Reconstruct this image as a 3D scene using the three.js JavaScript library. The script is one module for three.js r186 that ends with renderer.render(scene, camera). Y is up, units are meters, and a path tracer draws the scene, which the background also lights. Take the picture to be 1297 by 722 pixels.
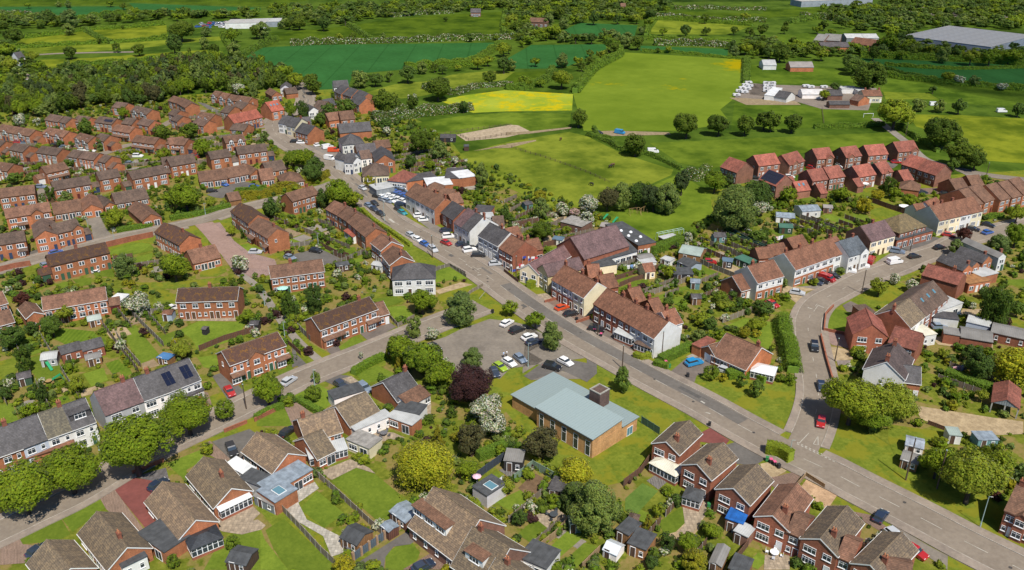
import*as THREE from 'three';
import {Sky} from 'three/addons/objects/Sky.js';
import {mergeGeometries} from 'three/addons/utils/BufferGeometryUtils.js';
import {MarchingCubes} from 'three/addons/objects/MarchingCubes.js';
// --- camera, sky, sun, exposure
const scene=new THREE.Scene();
const camera=new THREE.PerspectiveCamera(36.96,1297/722,1,6000);
camera.position.set(0,106,0);
camera.rotation.set(-25.2*Math.PI/180,0,0);
const renderer=new THREE.WebGLRenderer({antialias:true});
renderer.toneMapping=THREE.LinearToneMapping;
renderer.toneMappingExposure=1.12;
renderer.shadowMap.enabled=true;
const SUN=new THREE.Vector3(0.23,0.819,0.526).normalize();
const sky=new Sky();
sky.name='sky';sky.userData.kind='structure';sky.scale.setScalar(5000);
sky.material.uniforms.sunPosition.value.copy(SUN);
sky.material.uniforms.turbidity.value=5;
sky.material.uniforms.rayleigh.value=0.7;
sky.material.uniforms.mieCoefficient.value=0.004;
scene.add(sky);
scene.environmentIntensity=0.13;
const sun=new THREE.DirectionalLight(new THREE.Color(1,0.92,0.785),5.0);
sun.name='sun_light';
sun.position.copy(SUN).multiplyScalar(600).add(new THREE.Vector3(0,0,-250));
sun.target.position.set(0,0,-250);scene.add(sun,sun.target);
sun.castShadow=true;sun.shadow.mapSize.set(4096,4096);sun.shadow.bias=-0.0004;
Object.assign(sun.shadow.camera,{left:-420,right:420,top:420,bottom:-420,near:10,far:1600});
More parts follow.
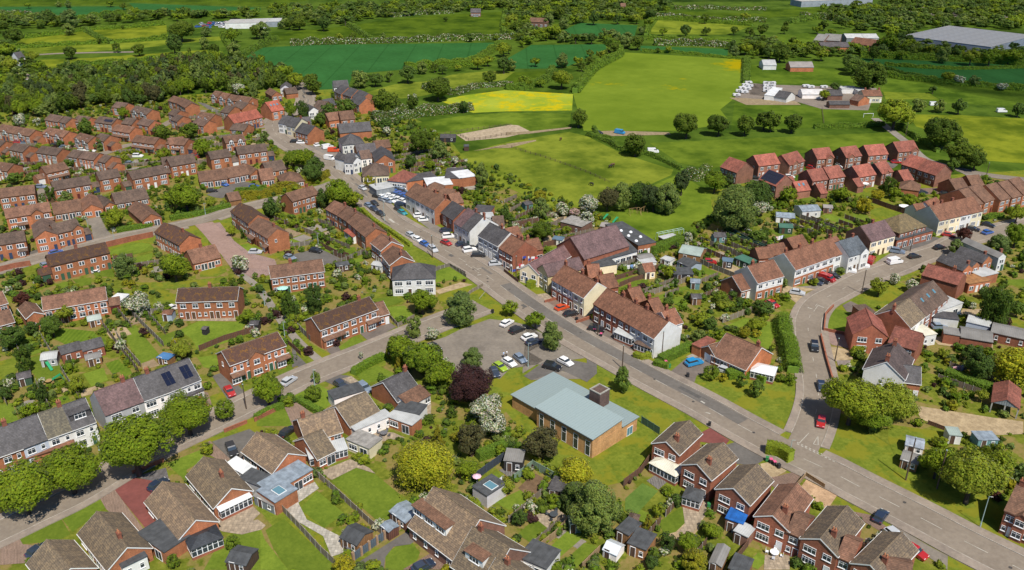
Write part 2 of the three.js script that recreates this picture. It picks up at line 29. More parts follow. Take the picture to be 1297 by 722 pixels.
// --- surveyed positions in metres (x east, z south; the camera stands at the origin)
const DATA = {landmarks:[[13,-160,"the village hall"],[-3,-186,"the car park"],[-58,-307,"the car lot"],[13,-243,"the flagged pub"],[32,-263,"the social club hall"],[32,-201,"the white gabled terrace"],[55,-182,"the orange bungalow"],[93,-180,"the white gabled house above the junction"],[114,-206,"the skylight house"],[116,-188,"the stables"],[108,-163,"the open garage"],[85,-137,"the telegraph poles"],[34,-142,"the cream roofed conservatory"],[45,-128,"the blue tarpaulin"],[55,-119,"the roadside brick gables"],[-7,-128,"the big dormer house"],[-17,-142,"the weeping willow"],[-27,-166,"the slate bungalow"],[-41,-148,"the sandy bungalow"],[-55,-137,"the skylit flat roof"],[-67,-128,"the red drive bungalow"],[-100,-154,"the slate terrace"],[-82,-170,"the solar panel terrace"],[-113,-197,"the slate outbuildings"],[-119,-188,"the play garden"],[-84,-210,"the orange brick terrace"],[-121,-213,"the striped lawn"],[-61,-180,"the footpath semi"],[-45,-206,"the porched semi"],[-66,-231,"the clipped conifers"],[-135,-249,"the golden lichened terrace"],[-107,-249,"the pink lane"],[-85,-270,"the pink lane terrace"],[-139,-277,"the turning circle"],[-108,-311,"the parking court"],[-81,-311,"the golden hedge"],[-44,-263,"the lay-by terrace"],[-30,-226,"the white house at the junction"],[-126,-421,"the red tiled houses"],[-204,-365,"the upper estate close"],[-151,-353,"the middle estate close"],[-84,-391,"the high street cottages"],[-33,-391,"the riding arena"],[54,-243,"the scout hut"],[56,-215,"the brick annexe"],[78,-249,"the strip gardens"],[103,-263,"the upper gardens"],[139,-353,"the new red houses"],[161,-311,"the lane oaks"],[134,-270,"the olive roofed shop"],[176,-294,"the narrow brick row"],[135,-231,"the slate houses"],[-17,-302,"the pasture sheds"],[3,-285,"the yellow blossom tree"],[17,-132,"the timber cabins"],[5,-135,"the play yard"]],
zones:[[[-255.6,-420.6],[-240,-437],[-153.9,-477.4],[-93.2,-437],[-70.3,-352.8],[-75.2,-311.2],[-100.7,-285.3],[-155.9,-237.1]],[[-152.8,-231.3],[-130,-249.4],[-93.4,-269.9],[-61.5,-302.1],[-32.2,-249.4],[-11.2,-225.8],[-18.9,-205.7],[-34.8,-196.6],[-51,-176.7],[-68.5,-166.2],[-96.5,-127.7]],[[-44.6,-364.8],[-9.3,-341.6],[31.2,-283.7],[45.7,-250.7],[96.7,-320.8],[133.2,-302.1],[109.8,-234.2],[78.8,-210.4],[66.5,-169.6],[45.4,-184.3],[42.9,-192.4],[12.4,-237.1],[-19.7,-293.5]],[[140.2,-320.8],[214.5,-325.8],[98.9,-123.3],[83.3,-137.3],[72.3,-159.7],[81.5,-192.4],[103.5,-217.9],[137.7,-248.1]],[[-57.2,-164.5],[-34.4,-180.4],[-18.1,-194.5],[-9.1,-173.1],[-1.5,-159.7],[8.1,-137.3],[27.3,-139.8],[34,-125.5],[38.9,-104.3],[-21.8,-104.3],[-52.8,-147.8]],[[-102.5,-127.7],[-64.4,-147.8],[-29.5,-104.3],[-88.9,-104.3]],[[-100.2,-473.4],[-32.7,-390.9],[-15.1,-320.8],[-39.9,-320.8],[-80.7,-390.9]],[[29.2,-153.6],[55.1,-137.3],[74.3,-111],[70.4,-102.6],[36,-102.6]]],
woods:[[[-293,-490],[-279,-516],[-242,-530],[-205,-566],[-166,-555],[-111,-485],[-116,-473],[-135,-490],[-141,-462],[-160,-481],[-182,-470],[-191,-447],[-221,-440],[-232,-421],[-256,-421]],[[284,-817],[368,-863],[542,-900],[431,-705],[351,-709],[298,-689],[264,-697]],[[-7,-881],[88,-887],[152,-851],[129,-776],[101,-748],[75,-748],[43,-730],[35,-757],[7,-678],[-5,-697]],[[-477,-776],[-412,-772],[-365,-744],[-307,-796],[-272,-786],[-223,-786],[-214,-753],[-266,-767],[-297,-757],[-355,-722],[-391,-705],[-426,-689]],[[-227,-828],[-126,-840],[-7,-887],[-6,-828],[-63,-802],[-115,-767],[-138,-739],[-189,-705]],[[166,-652],[201,-632],[258,-632],[238,-594],[162,-571],[149,-594]],[[292,-674],[363,-618],[331,-560],[281,-582],[247,-588],[255,-625]],[[-389,-625],[-365,-632],[-326,-579],[-292,-527],[-286,-502],[-326,-516]],[[-5,-666],[32,-689],[40,-659],[67,-666],[99,-659],[92,-632],[70,-638],[30,-642],[12,-632]]],
